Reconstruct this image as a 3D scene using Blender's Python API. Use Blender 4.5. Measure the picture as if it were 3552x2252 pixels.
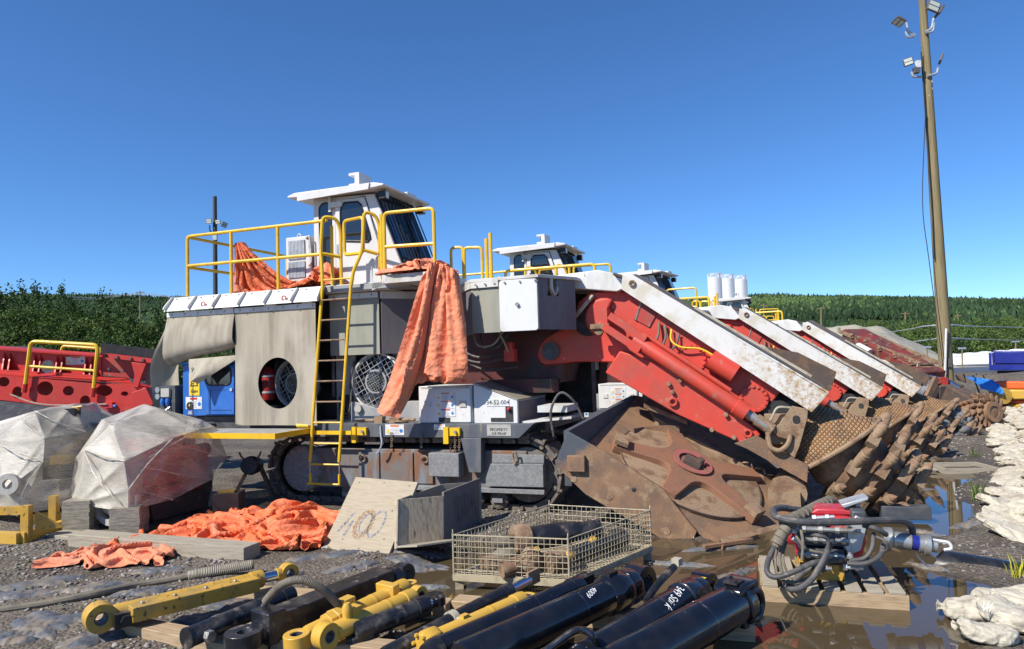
import bpy, bmesh, math, random
import numpy as np
from mathutils import Vector, Matrix, Quaternion
random.seed(7); np.random.seed(7)
for o in list(bpy.data.objects): bpy.data.objects.remove(o)
SC = bpy.context.scene; COL = SC.collection
R_ = math.radians
# ------------------------------------------------------------------ camera
FPX, CX, CY, EYE = 2462.0, 1776.0, 1126.0, 1.9        # survey of the photograph: focal length in its pixels, centre, eye height
CAMR = (Matrix.Rotation(R_(93.1), 3, 'X') @ Matrix.Rotation(R_(-1.79), 3, 'Z'))
cam = bpy.data.cameras.new('camera'); camo = bpy.data.objects.new('camera', cam); COL.objects.link(camo)
camo.matrix_world = Matrix.Translation((0, 0, EYE)) @ CAMR.to_4x4()
cam.sensor_width = 36; cam.lens = 36 * FPX / 3552; cam.clip_start = .05; cam.clip_end = 8000
SC.camera = camo
# ------------------------------------------------------------------ sky, sun, exposure
SUN_EL, SUN_AZ = 44, 53            # azimuth measured from behind the camera towards its left
sd = Vector((-math.sin(R_(SUN_AZ)) * math.cos(R_(SUN_EL)), -math.cos(R_(SUN_AZ)) * math.cos(R_(SUN_EL)), math.sin(R_(SUN_EL))))
W = bpy.data.worlds.new('World'); SC.world = W; W.use_nodes = True
nt = W.node_tree; nt.nodes.clear()
wo = nt.nodes.new('ShaderNodeOutputWorld'); bg = nt.nodes.new('ShaderNodeBackground'); sk = nt.nodes.new('ShaderNodeTexSky')
sk.sky_type = 'NISHITA'; sk.sun_disc = False; sk.sun_elevation = R_(SUN_EL); sk.sun_rotation = math.atan2(sd.x, sd.y)
sk.altitude = 2000; sk.air_density = 1.0; sk.dust_density = 0; sk.ozone_density = 10
bg.inputs[1].default_value = 0.126; hs_ = nt.nodes.new('ShaderNodeHueSaturation'); hs_.inputs['Saturation'].default_value = 1.06
nt.links.new(sk.outputs[0], hs_.inputs['Color']); nt.links.new(hs_.outputs[0], bg.inputs[0]); nt.links.new(bg.outputs[0], wo.inputs[0])
sl = bpy.data.lights.new('sun', 'SUN'); sl.energy = 5.0; sl.angle = R_(.53); sl.color = (1, .945, .86)
so = bpy.data.objects.new('sun', sl); COL.objects.link(so); so.rotation_euler = sd.to_track_quat('Z', 'Y').to_euler(); so.location = sd * 60
SC.view_settings.view_transform = 'Standard'; SC.view_settings.look = 'None'; SC.view_settings.exposure = .42; SC.view_settings.gamma = 1
SC.view_settings.use_curve_mapping = False
# ------------------------------------------------------------------ survey helpers
def ray(u, v): return CAMR @ Vector(((u - CX) / FPX, -(v - CY) / FPX, -1))
def at(u, v, z=0.):                      # point of the plane at height z seen at a pixel of the photograph
    d = ray(u, v); t = (z - EYE) / d.z; return Vector((0, 0, EYE)) + d * t
def aty(u, v, Y):                        # point at distance Y
    d = ray(u, v); return Vector((0, 0, EYE)) + d * (Y / d.y)
# ------------------------------------------------------------------ numpy value noise
def _h(ix, iy, s):
    n = (ix.astype(np.int64) * 374761393 + iy.astype(np.int64) * 668265263 + s * 974634777) & 0xffffffff
    n = ((n ^ (n >> 13)) * 1274126177) & 0xffffffff
    return ((n ^ (n >> 16)) & 0xffff) / 65535.0
def vn(x, y, s=0):
    x = np.asarray(x, float); y = np.asarray(y, float)
    ix = np.floor(x); iy = np.floor(y); fx = x - ix; fy = y - iy; fx = fx * fx * (3 - 2 * fx); fy = fy * fy * (3 - 2 * fy)
    a = _h(ix, iy, s); b = _h(ix + 1, iy, s); c = _h(ix, iy + 1, s); d = _h(ix + 1, iy + 1, s)
    return (a + (b - a) * fx) * (1 - fy) + (c + (d - c) * fx) * fy
def fbm(x, y, o=4, s=0):
    t = 0; a = .5
    for i in range(o): t = t + a * vn(np.asarray(x) * 2 ** i, np.asarray(y) * 2 ** i, s + i); a *= .5
    return t
def ridge(x, y, o=3, s=0):
    t = 0; a = .5
    for i in range(o): t = t + a * (1 - np.abs(2 * vn(np.asarray(x) * 2 ** i, np.asarray(y) * 2 ** i, s + i) - 1)); a *= .5
    return t
# ------------------------------------------------------------------ mesh builder
def frame(d, up=(0, 0, 1)):
    d = Vector(d).normalized(); up = Vector(up)
    if abs(d.dot(up)) > .98: up = Vector((0, 1, 0)) if abs(d.y) < .9 else Vector((1, 0, 0))
    a = up.cross(d).normalized(); b = d.cross(a); return a, b
class MB:
    def __init__(s): s.v = []; s.f = []
    def add(s, vs, fs):
        o = len(s.v); s.v += [tuple(p) for p in vs]; s.f += [tuple(i + o for i in f) for f in fs]; return s
    def box(s, x0, x1, y0, y1, z0, z1, M=None):
        vs = [Vector((x, y, z)) for x in (x0, x1) for y in (y0, y1) for z in (z0, z1)]
        if M: vs = [M @ p for p in vs]
        return s.add(vs, [(0, 1, 3, 2), (4, 6, 7, 5), (0, 4, 5, 1), (2, 3, 7, 6), (0, 2, 6, 4), (1, 5, 7, 3)])
    def bar(s, p, q, w, h, up=(0, 0, 1)):
        p = Vector(p); q = Vector(q); a, b = frame(q - p, up); vs = []
        for c in (p, q):
            for i, j in ((-1, -1), (1, -1), (1, 1), (-1, 1)): vs.append(c + a * (w / 2 * i) + b * (h / 2 * j))
        return s.add(vs, [(3, 2, 1, 0), (4, 5, 6, 7), (0, 1, 5, 4), (1, 2, 6, 5), (2, 3, 7, 6), (3, 0, 4, 7)])
    def prism(s, poly, a0, a1, pl='xz'):
        def m(p, a):
            if pl == 'xz': return (p[0], a, p[1])
            if pl == 'xy': return (p[0], p[1], a)
            return (a, p[0], p[1])
        n = len(poly); vs = [m(p, a0) for p in poly] + [m(p, a1) for p in poly]
        return s.add(vs, [tuple(range(n)), tuple(range(2 * n - 1, n - 1, -1))] + [(i, (i + 1) % n, n + (i + 1) % n, n + i) for i in range(n)])
    def tube(s, path, r, n=8, closed=False, caps=True):
        P = [Vector(p) for p in path]; m = len(P); rr = r if hasattr(r, '__len__') else [r] * m; vs = []; pa = None
        for i in range(m):
            if closed: d = P[(i + 1) % m] - P[i - 1]
            else: d = P[min(i + 1, m - 1)] - P[max(i - 1, 0)]
            if d.length < 1e-9: d = Vector((0, 0, 1))
            d.normalize()
            if pa is None: a, b = frame(d)
            else:
                a = pa - d * pa.dot(d)
                if a.length < 1e-5: a, b = frame(d)
                a.normalize(); b = d.cross(a)
            pa = a
            for k in range(n):
                t = 2 * math.pi * k / n; vs.append(P[i] + a * (math.cos(t) * rr[i]) + b * (math.sin(t) * rr[i]))
        fs = []; L = m if closed else m - 1
        for i in range(L):
            for k in range(n): fs.append((i * n + k, i * n + (k + 1) % n, ((i + 1) % m) * n + (k + 1) % n, ((i + 1) % m) * n + k))
        if caps and not closed: fs += [tuple(range(n - 1, -1, -1)), tuple(range((m - 1) * n, m * n))]
        return s.add(vs, fs)
    def lathe(s, prof, o=(0, 0, 0), d=(1, 0, 0), n=20, caps=True):
        o = Vector(o); d = Vector(d).normalized(); a, b = frame(d); vs = []
        for (t, r) in prof:
            for k in range(n):
                w = 2 * math.pi * k / n; vs.append(o + d * t + a * (math.cos(w) * r) + b * (math.sin(w) * r))
        m = len(prof); fs = [(i * n + k, i * n + (k + 1) % n, (i + 1) * n + (k + 1) % n, (i + 1) * n + k) for i in range(m - 1) for k in range(n)]
        if caps: fs += [tuple(range(n - 1, -1, -1)), tuple(range((m - 1) * n, m * n))]
        return s.add(vs, fs)
    def ring(s, c, d, R, r, n=24, m=8):
        c = Vector(c); a, b = frame(d)
        return s.tube([c + a * (R * math.cos(2 * math.pi * i / n)) + b * (R * math.sin(2 * math.pi * i / n)) for i in range(n)], r, m, True)
    def eye(s, c, d, R, r, w, n=22):        # a thick ring (cylinder with a bore), axis d, width w
        c = Vector(c); d = Vector(d).normalized(); a, b = frame(d); vs = []
        for (t, q) in ((-w / 2, R), (w / 2, R), (w / 2, r), (-w / 2, r)):
            for k in range(n):
                x = 2 * math.pi * k / n; vs.append(c + d * t + a * (q * math.cos(x)) + b * (q * math.sin(x)))
        return s.add(vs, [(i * n + k, i * n + (k + 1) % n, ((i + 1) % 4) * n + (k + 1) % n, ((i + 1) % 4) * n + k) for i in range(4) for k in range(n)])
    def grid(s, P, closed=False):           # P: array (nu, nv, 3)
        nu, nv = P.shape[:2]
        return s.add(P.reshape(-1, 3).tolist(), [(i * nv + j, (i + 1) * nv + j, (i + 1) * nv + j + 1, i * nv + j + 1) for i in range(nu - 1) for j in range(nv - 1)])
    def mesh(s, name, mat, ang=35, fix=True):
        me = bpy.data.meshes.new(name); me.from_pydata(s.v, [], s.f)
        if fix:
            bm = bmesh.new(); bm.from_mesh(me); bmesh.ops.recalc_face_normals(bm, faces=bm.faces); bm.to_mesh(me); bm.free()
        me.polygons.foreach_set('use_smooth', [True] * len(me.polygons)); me.set_sharp_from_angle(angle=R_(ang))
        if mat is not None: me.materials.append(MT[mat] if isinstance(mat, str) else mat)
        me.update(); return me
    def build(s, name, mat, parent=None, bevel=0, ang=35, fix=True, solid=0, kind=None):
        o = bpy.data.objects.new(name, s.mesh(name, mat, ang, fix)); COL.objects.link(o)
        if parent: o.parent = parent
        if solid: m = o.modifiers.new('thick', 'SOLIDIFY'); m.thickness = solid; m.offset = 0; m = o.modifiers.new('split', 'EDGE_SPLIT'); m.split_angle = R_(ang); m.use_edge_sharp = False
        if bevel:
            m = o.modifiers.new('edge', 'BEVEL'); m.width = bevel; m.segments = 2; m.limit_method = 'ANGLE'; m.angle_limit = R_(40)
        if kind: o['kind'] = kind
        return o
def tag(o, label, cat, group=None):
    o['label'] = label; o['category'] = cat
    if group: o['group'] = group
    return o
def thing(name, label, cat, loc=(0, 0, 0), rz=0, group=None, M=None):
    o = bpy.data.objects.new(name, None); COL.objects.link(o); o.empty_display_size = .2
    if M is not None: o.matrix_world = M
    else: o.location = loc; o.rotation_euler = (0, 0, rz)
    return tag(o, label, cat, group)
def inst(me, name, parent, loc=(0, 0, 0), rot=None, M=None):
    o = bpy.data.objects.new(name, me); COL.objects.link(o)
    if parent: o.parent = parent
    if M is not None: o.matrix_local = M
    else:
        o.location = loc
        if rot is not None: o.rotation_euler = rot
    return o
def axM(p, x, up=(0, 0, 1)):                # matrix whose local X runs along x, local Z near up
    x = Vector(x).normalized(); y = Vector(up).cross(x).normalized(); z = x.cross(y)
    m = Matrix((x, y, z)).transposed().to_4x4(); m.translation = Vector(p); return m
def arc(c, r, a0, a1, n, ax='xz', y=0):
    o = []
    for i in range(n + 1):
        t = R_(a0 + (a1 - a0) * i / n); p = (c[0] + r * math.cos(t), c[1] + r * math.sin(t))
        o.append((p[0], y, p[1]) if ax == 'xz' else p)
    return o
def rrect(x0, x1, z0, z1, r, n=5):
    o = []
    for cx, cz, a in ((x1 - r, z1 - r, 0), (x0 + r, z1 - r, 90), (x0 + r, z0 + r, 180), (x1 - r, z0 + r, 270)):
        o += arc((cx, cz), r, a, a + 90, n, 'xy')
    return o
def rpath(pts, r, n=4, closed=False):       # polyline with rounded corners
    P = [Vector(p) for p in pts]; out = []; m = len(P)
    for i in range(m):
        if not closed and i in (0, m - 1): out.append(P[i]); continue
        a = P[i - 1] - P[i]; b = P[(i + 1) % m] - P[i]; q = min(r, a.length * .45, b.length * .45)
        A = P[i] + a.normalized() * q; B = P[i] + b.normalized() * q
        for k in range(n + 1):
            t = k / n; out.append(A * (1 - t) ** 2 + P[i] * 2 * t * (1 - t) + B * t * t)
    return out
def spline(pts, n=6):                        # Catmull-Rom through the points
    P = [Vector(p) for p in pts]; P = [P[0] * 2 - P[1]] + P + [P[-1] * 2 - P[-2]]; o = []
    for i in range(1, len(P) - 2):
        for k in range(n):
            t = k / n; a, b, c, d = P[i - 1:i + 3]
            o.append(.5 * ((2 * b) + (c - a) * t + (2 * a - 5 * b + 4 * c - d) * t * t + (3 * b - a - 3 * c + d) * t ** 3))
    o.append(P[-2]); return o
def text(s, size, mat, parent, M, name='lettering', ext=.0008):
    c = bpy.data.curves.new(name, 'FONT'); c.body = s; c.size = size; c.extrude = ext; c.align_x = 'CENTER'; c.align_y = 'CENTER'; c.resolution_u = 3
    t = bpy.data.objects.new(name, c); COL.objects.link(t); bpy.context.view_layer.update()
    me = bpy.data.meshes.new_from_object(t); bpy.data.objects.remove(t); me.materials.clear(); me.materials.append(MT[mat])
    return inst(me, name, parent, M=M)
def copy_tree(o, parent=None, skip=()):
    c = o.copy(); COL.objects.link(c)
    if parent: c.parent = parent
    for ch in list(o.children):
        if ch.name.split('.')[0] not in skip: copy_tree(ch, c, skip)
    return c
# ------------------------------------------------------------------ materials
MT = {}
def pm(name, col, rough=.6, metal=0, c2=None, s2=3, lo=.45, hi=.65, st=(1, 1, 1), c3=None, s3=14, lo3=.55, hi3=.62, st3=None, bump=0, bs=40, co='P', spec=.5, coat=0, rv=.12, bst=None, alpha=None, trans=0, d2=8):
    m = bpy.data.materials.new(name); m.use_nodes = True; t = m.node_tree; N = t.nodes; b = N['Principled BSDF']; L = t.links.new
    b.inputs['Roughness'].default_value = rough; b.inputs['Metallic'].default_value = metal; b.inputs['Specular IOR Level'].default_value = spec
    b.inputs['Coat Weight'].default_value = coat; b.inputs['Coat Roughness'].default_value = .15
    if co == 'P': src = N.new('ShaderNodeNewGeometry').outputs['Position']
    else: src = N.new('ShaderNodeTexCoord').outputs['Object']
    def noise(sc, stv, det=8, ro=.6):
        mp = N.new('ShaderNodeMapping'); mp.inputs['Scale'].default_value = stv; L(src, mp.inputs[0])
        n = N.new('ShaderNodeTexNoise'); n.inputs['Scale'].default_value = sc; n.inputs['Detail'].default_value = det; n.inputs['Roughness'].default_value = ro
        L(mp.outputs[0], n.inputs[0]); return n.outputs[0]
    def ramp(x, a, c):
        r = N.new('ShaderNodeMapRange'); r.inputs[1].default_value = a; r.inputs[2].default_value = c; r.interpolation_type = 'SMOOTHSTEP'; L(x, r.inputs[0]); return r.outputs[0]
    def mix(f, A, B):
        x = N.new('ShaderNodeMix'); x.data_type = 'RGBA'; L(f, x.inputs[0])
        for v, i in ((A, 6), (B, 7)):
            if isinstance(v, tuple): x.inputs[i].default_value = (*v, 1)
            else: L(v, x.inputs[i])
        return x.outputs[2]
    c = col
    if c2: c = mix(ramp(noise(s2, st, d2), lo, hi), c, c2)
    if c3: c = mix(ramp(noise(s3, st3 or st), lo3, hi3), c, c3)
    if isinstance(c, tuple): b.inputs['Base Color'].default_value = (*c, 1)
    else: L(c, b.inputs['Base Color'])
    if rv:
        r = N.new('ShaderNodeMapRange'); r.inputs[1].default_value = .3; r.inputs[2].default_value = .7; r.inputs[3].default_value = max(.02, rough - rv); r.inputs[4].default_value = min(1, rough + rv)
        L(noise(9, (1, 1, 1), 4), r.inputs[0]); L(r.outputs[0], b.inputs['Roughness'])
    if bump:
        bp = N.new('ShaderNodeBump'); bp.inputs['Strength'].default_value = bump; bp.inputs['Distance'].default_value = .02
        L(noise(bs, bst or (1, 1, 1), 6), bp.inputs['Height']); L(bp.outputs[0], b.inputs['Normal'])
    if alpha is not None: b.inputs['Alpha'].default_value = alpha
    if trans: b.inputs['Transmission Weight'].default_value = trans
    MT[name] = m; return m
V8 = (1, 1, .12)
pm('white', (.63, .63, .61), .5, c2=(.47, .45, .40), s2=2.5, lo=.5, hi=.75, st=(1, 1, .5), c3=(.30, .20, .11), s3=11, lo3=.66, hi3=.72, st3=(1, 1, .4), bump=.05, bs=30)
pm('whitesteel', (.58, .57, .54), .5, c2=(.43, .39, .32), s2=3, lo=.45, hi=.7, st=(1, 1, .3), c3=(.22, .10, .045), s3=16, lo3=.63, hi3=.70, bump=.06)
pm('cab', (.60, .59, .58), .45, c2=(.53, .51, .48), s2=2, lo=.45, hi=.75, st=(1, 1, .3), bump=.03)
pm('grey', (.26, .265, .27), .55, c2=(.36, .35, .32), s2=4, lo=.4, hi=.75, bump=.08)
pm('shadedred', (.085, .014, .011), .55, c2=(.03, .02, .018), s2=4, lo=.4, hi=.65, bump=.1); pm('red', (.56, .052, .030), .5, c2=(.40, .070, .045), s2=2.2, lo=.4, hi=.7, c3=(.36, .22, .16), s3=9, lo3=.58, hi3=.80, bump=.07)  # swing frame red: dirty and dark, the front body's shade put into its colour
pm('reddull', (.40, .035, .025), .55, c2=(.30, .07, .05), s2=3, c3=(.25, .16, .11), s3=9, lo3=.55, hi3=.75, bump=.08)
pm('redmach', (.50, .028, .018), .5, c2=(.40, .03, .02), s2=1.5, lo=.4, hi=.7, c3=(.30, .13, .09), s3=8, lo3=.6, hi3=.8, bump=.04)
pm('yellow', (.72, .45, .012), .42, c2=(.62, .37, .02), s2=4, c3=(.16, .10, .04), s3=26, lo3=.66, hi3=.70, bump=.04)
pm('catyel', (.50, .29, .04), .45, c2=(.36, .23, .06), s2=5, c3=(.05, .04, .03), s3=22, lo3=.58, hi3=.68, bump=.08, co='O')
pm('catclean', (.56, .33, .045), .38, c2=(.54, .33, .06), s2=4, c3=(.25, .18, .08), s3=20, lo3=.68, hi3=.74, bump=.04, co='O')
pm('rubber', (.37, .33, .255), .85, c2=(.25, .22, .17), s2=6, lo=.38, hi=.68, st=(1, 1, .09), c3=(.42, .385, .31), s3=2.2, lo3=.45, hi3=.75, st3=(1, 1, .5), bump=.15, bs=30, bst=(1, 1, .15), spec=.25)
pm('rubber2', (.30, .30, .245), .8, c2=(.24, .24, .195), s2=4, lo=.4, hi=.7, st=(1, 1, .2), c3=(.30, .26, .20), s3=3, lo3=.55, hi3=.8, bump=.06, spec=.3)
pm('rubberdark', (.15, .135, .145), .7, c2=(.20, .18, .175), s2=3, st=(1, 1, .2), c3=(.27, .23, .18), s3=6, lo3=.6, hi3=.8, bump=.06, spec=.3)
pm('dark', (.018, .018, .02), .7, c2=(.05, .045, .04), s2=5, c3=(.10, .08, .06), s3=14, lo3=.62, hi3=.8, bump=.1)
pm('darksteel', (.055, .06, .07), .5, c2=(.09, .09, .09), s2=5, c3=(.16, .13, .10), s3=8, lo3=.58, hi3=.78, st3=(1, 1, .3), bump=.08)
pm('beam', (.075, .085, .10), .5, c2=(.13, .13, .13), s2=6, lo=.4, hi=.7, st=(1, 1, .3), c3=(.22, .19, .15), s3=10, lo3=.6, hi3=.75, st3=(1, 1, .2), bump=.06)
pm('trackrust', (.15, .14, .13), .75, c2=(.19, .09, .045), s2=4, lo=.45, hi=.6, st=(1, 1, .5), c3=(.17, .19, .21), s3=7, lo3=.5, hi3=.65, st3=(1, 1, .25), bump=.15)
pm('gritgrey', (.17, .175, .18), .8, c2=(.24, .235, .225), s2=24, lo=.4, hi=.65, c3=(.24, .16, .10), s3=8, lo3=.62, hi3=.8, bump=.3, bs=60)
pm('trackshoe', (.115, .10, .085), .85, c2=(.20, .17, .135), s2=9, c3=(.16, .085, .05), s3=16, lo3=.55, hi3=.7, bump=.3, bs=30)
pm('rust', (.25, .135, .07), .8, c2=(.155, .095, .062), s2=3.4, lo=.42, hi=.60, c3=(.27, .175, .10), s3=70, lo3=.46, hi3=.72, bump=.35, bs=60)
pm('rustlight', (.29, .195, .115), .8, c2=(.17, .095, .052), s2=6, lo=.44, hi=.62, c3=(.16, .12, .095), s3=60, lo3=.50, hi3=.72, bump=.4, bs=60)
pm('rust_and_shade', (.075, .055, .045), .8, c2=(.13, .075, .045), s2=6, c3=(.20, .14, .09), s3=14, lo3=.58, hi3=.75, bump=.25)  # dark rust; also the painted shade inside the wooden tray
pm('tarp', (.74, .155, .05), .6, c2=(.66, .20, .10), s2=4, lo=.4, hi=.75, c3=(.50, .26, .17), s3=9, lo3=.58, hi3=.8, bump=.5, bs=22, spec=.4)
pm('tarpdull', (.74, .24, .125), .75, c2=(.64, .26, .155), s2=5, lo=.4, hi=.75, c3=(.42, .25, .17), s3=12, lo3=.55, hi3=.78, bump=.5, bs=24, spec=.3)
pm('bluecab', (.018, .115, .42), .4, c2=(.03, .14, .45), s2=3, c3=(.16, .20, .26), s3=14, lo3=.66, hi3=.78, bump=.03)
pm('black', (.006, .007, .011), .2, c2=(.012, .012, .014), s2=5, c3=(.20, .17, .13), s3=12, lo3=.665, hi3=.73, st=(1, 1, 1), co='O', bump=.03, spec=.6, coat=.3)
pm('blackdirty', (.012, .013, .017), .36, c2=(.06, .055, .05), s2=7, lo=.48, hi=.72, c3=(.17, .14, .105), s3=9, lo3=.58, hi3=.74, co='O', bump=.08)
pm('chrome', (.62, .64, .68), .1, 1, rv=.04, c2=(.45, .44, .42), s2=8)
pm('rodgrey', (.30, .29, .28), .35, .3, c2=(.24, .17, .13), s2=9, lo=.45, hi=.65); pm('steel', (.42, .42, .40), .38, .7, c2=(.32, .29, .24), s2=10, bump=.05)
pm('galv', (.50, .52, .54), .45, .5, c2=(.42, .43, .44), s2=8)
pm('hose', (.055, .055, .058), .6, c2=(.12, .11, .10), s2=8, lo=.4, hi=.7, c3=(.24, .21, .17), s3=14, lo3=.55, hi3=.75, bump=.15, bs=80)
pm('hosetan', (.17, .145, .105), .75, c2=(.11, .095, .075), s2=10, c3=(.26, .22, .16), s3=20, lo3=.55, hi3=.75, bump=.2)
pm('hosebeige', (.40, .36, .28), .7, c2=(.28, .25, .19), s2=9, bump=.1)
pm('wood', (.42, .31, .19), .8, c2=(.29, .20, .12), s2=6, lo=.4, hi=.7, st=(1, 12, 12), c3=(.20, .15, .10), s3=5, lo3=.58, hi3=.72, st3=(.6, 6, 6), co='O', bump=.15, bs=18, bst=(1, 14, 14), spec=.2)
pm('woodgrey', (.36, .32, .25), .85, c2=(.26, .225, .17), s2=6, lo=.4, hi=.7, st=(1, 12, 12), c3=(.16, .125, .09), s3=4, lo3=.6, hi3=.74, st3=(.6, 7, 7), co='O', bump=.18, bs=18, bst=(1, 14, 14), spec=.2)
pm('ply', (.37, .31, .225), .75, c2=(.30, .25, .18), s2=5, lo=.4, hi=.7, st=(1, 9, 9), c3=(.30, .24, .165), s3=3, lo3=.55, hi3=.75, st3=(.8, 5, 5), co='O', bump=.08, bs=22, bst=(1, 9, 9), spec=.2)
pm('plank_layers', (.34, .31, .25), .9, c2=(.22, .195, .15), s2=14, lo=.4, hi=.62, st=(.6, .6, 4), bump=.3, bs=24, bst=(.5, .5, 4), spec=.1)
pm('glass', (.012, .016, .02), .04, spec=.9, rv=0)
pm('glassblue', (.03, .06, .10), .05, spec=.9, rv=0)
pm('plasticblack', (.012, .012, .013), .45)
pm('decalwhite', (.66, .67, .68), .4, c2=(.55, .54, .50), s2=12)
pm('ink', (.02, .025, .03), .5, rv=0); pm('inkblue', (.12, .14, .20), .8, c2=(.34, .29, .21), s2=34, lo=.42, hi=.58); pm('signorange', (.62, .20, .06), .5, rv=0); pm('signred', (.55, .03, .03), .5, rv=0)
pm('extred', (.30, .02, .02), .4); pm('signyellow', (.75, .50, .02), .5, rv=0); pm('signblue', (.02, .17, .45), .5, rv=0); pm('signgrey', (.42, .42, .42), .5, rv=0); pm('chalk', (.80, .80, .78), .8, rv=0)
pm('pinkred', (.48, .03, .045), .42, c2=(.38, .04, .05), s2=5, c3=(.42, .26, .19), s3=9, lo3=.52, hi3=.7, bump=.04)
pm('sandbag', (.50, .46, .37), .9, c2=(.41, .37, .29), s2=7, lo=.4, hi=.7, c3=(.28, .235, .175), s3=6, lo3=.58, hi3=.76, bump=.8, bs=22, spec=.1)
pm('geotex', (.075, .083, .10), .6, c2=(.15, .152, .155), s2=5, lo=.42, hi=.68, c3=(.19, .155, .115), s3=7, lo3=.46, hi3=.62, bump=.5, bs=18)
pm('pvcblack', (.012, .013, .016), .35, c2=(.03, .03, .03), s2=8, c3=(.16, .13, .10), s3=10, lo3=.68, hi3=.78)
pm('pole', (.25, .20, .11), .85, c2=(.175, .14, .075), s2=10, lo=.4, hi=.68, st=(2, 2, .12), c3=(.07, .05, .03), s3=6, lo3=.70, hi3=.74, bump=.3, bs=20, bst=(2, 2, .1), spec=.1)
pm('poledark', (.085, .08, .075), .9, c2=(.05, .048, .045), s2=8, st=(2, 2, .15), bump=.2)
pm('concrete', (.40, .385, .35), .85, c2=(.31, .30, .27), s2=5, c3=(.22, .19, .15), s3=12, lo3=.6, hi3=.75, bump=.15)
pm('silo', (.66, .67, .68), .5, c2=(.58, .59, .60), s2=.6, st=(1, 1, .2)); pm('tent', (.74, .74, .73), .6); pm('containerred', (.20, .03, .03), .6)
pm('bluedeep', (.012, .02, .20), .35, c2=(.02, .03, .24), s2=.8); pm('bluetarp', (.02, .16, .52), .5, c2=(.04, .22, .58), s2=3, bump=.4, bs=6)
pm('orange', (.70, .12, .02), .5, c2=(.60, .10, .02), s2=1); pm('chainrust', (.26, .19, .12), .7, c2=(.15, .10, .07), s2=20)
pm('gravelblack', (.042, .042, .047), .95, c2=(.07, .07, .075), s2=6, c3=(.11, .11, .11), s3=16, lo3=.6, hi3=.7, bump=.8, bs=9)
pm('slopetan', (.34, .31, .25), .95, c2=(.26, .25, .19), s2=.35, lo=.4, hi=.65, c3=(.20, .22, .12), s3=.8, lo3=.55, hi3=.72, bump=.6, bs=1.2)
pm('wire', (.42, .36, .24), .6, c2=(.30, .25, .17), s2=9); pm('cable', (.02, .02, .02), .6, rv=0); pm('insul', (.5, .5, .5), .4)
pm('led', (.62, .64, .55), .4); pm('bronze', (.11, .095, .085), .5)
# hard-faced steel with a welded lattice: relief only
def lattice(name):
    m = pm(name, (.33, .18, .08), .75, c2=(.21, .12, .06), s2=4, c3=(.36, .26, .14), s3=12, lo3=.5, hi3=.72, co='O'); t = m.node_tree; N = t.nodes; L = t.links.new
    tc = N.new('ShaderNodeTexCoord'); mx = None
    for rot in (45, -45):
        mp = N.new('ShaderNodeMapping'); mp.inputs['Rotation'].default_value = (0, R_(rot), 0); L(tc.outputs['Object'], mp.inputs[0])
        w = N.new('ShaderNodeTexWave'); w.inputs['Scale'].default_value = 8.5; w.inputs['Distortion'].default_value = .6; w.inputs['Detail Scale'].default_value = 3; L(mp.outputs[0], w.inputs[0])
        p = N.new('ShaderNodeMath'); p.operation = 'POWER'; p.inputs[1].default_value = 5; L(w.outputs['Fac'], p.inputs[0])
        if mx is None: mx = p
        else:
            q = N.new('ShaderNodeMath'); q.operation = 'MAXIMUM'; L(mx.outputs[0], q.inputs[0]); L(p.outputs[0], q.inputs[1]); mx = q
    b = N.new('ShaderNodeBump'); b.inputs['Strength'].default_value = .9; b.inputs['Distance'].default_value = .03; L(mx.outputs[0], b.inputs['Height'])
    L(b.outputs[0], N['Principled BSDF'].inputs['Normal'])
def creased(name):                          # stiff sheeting: flat facets between creases, relief only
    m = MT[name]; t = m.node_tree; N = t.nodes; L = t.links.new; g = N.new('ShaderNodeNewGeometry'); n = N.new('ShaderNodeTexNoise'); n.inputs['Scale'].default_value = 5; L(g.outputs['Position'], n.inputs[0])
    ad = N.new('ShaderNodeVectorMath'); ad.operation = 'MULTIPLY_ADD'; ad.inputs[1].default_value = (.25, .25, .25); L(n.outputs['Color'], ad.inputs[0]); L(g.outputs['Position'], ad.inputs[2]); hs = None
    for sc in (9., 24.):
        v = N.new('ShaderNodeTexVoronoi'); v.inputs['Scale'].default_value = sc; L(ad.outputs[0], v.inputs[0])
        b = N.new('ShaderNodeBump'); b.inputs['Strength'].default_value = .38; b.inputs['Distance'].default_value = .35 / sc; L(v.outputs['Distance'], b.inputs['Height'])
        if hs: L(hs.outputs[0], b.inputs['Normal'])
        hs = b
    L(hs.outputs[0], N['Principled BSDF'].inputs['Normal'])
creased('tarp'); creased('tarpdull'); creased('sandbag')
lattice('lattice')
def checker(name, col, c2):                 # tread plate / expanded metal: relief only
    m = pm(name, col, .6, c2=c2, s2=4, c3=(.26, .21, .14), s3=7, lo3=.5, hi3=.75, co='O'); t = m.node_tree; N = t.nodes; L = t.links.new
    tc = N.new('ShaderNodeTexCoord'); mp = N.new('ShaderNodeMapping'); mp.inputs['Rotation'].default_value = (0, 0, R_(45)); mp.inputs['Scale'].default_value = (34, 34, 34)
    L(tc.outputs['Object'], mp.inputs[0]); v = N.new('ShaderNodeTexChecker'); v.inputs['Scale'].default_value = 1; L(mp.outputs[0], v.inputs[0])
    b = N.new('ShaderNodeBump'); b.inputs['Strength'].default_value = .8; b.inputs['Distance'].default_value = .02; L(v.outputs['Fac'], b.inputs['Height']); L(b.outputs[0], N['Principled BSDF'].inputs['Normal'])
checker('tread', (.30, .27, .21), (.22, .18, .12)); checker('grate', (.16, .12, .08), (.10, .07, .045)); checker('gratemetal', (.34, .34, .33), (.28, .27, .25))
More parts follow.
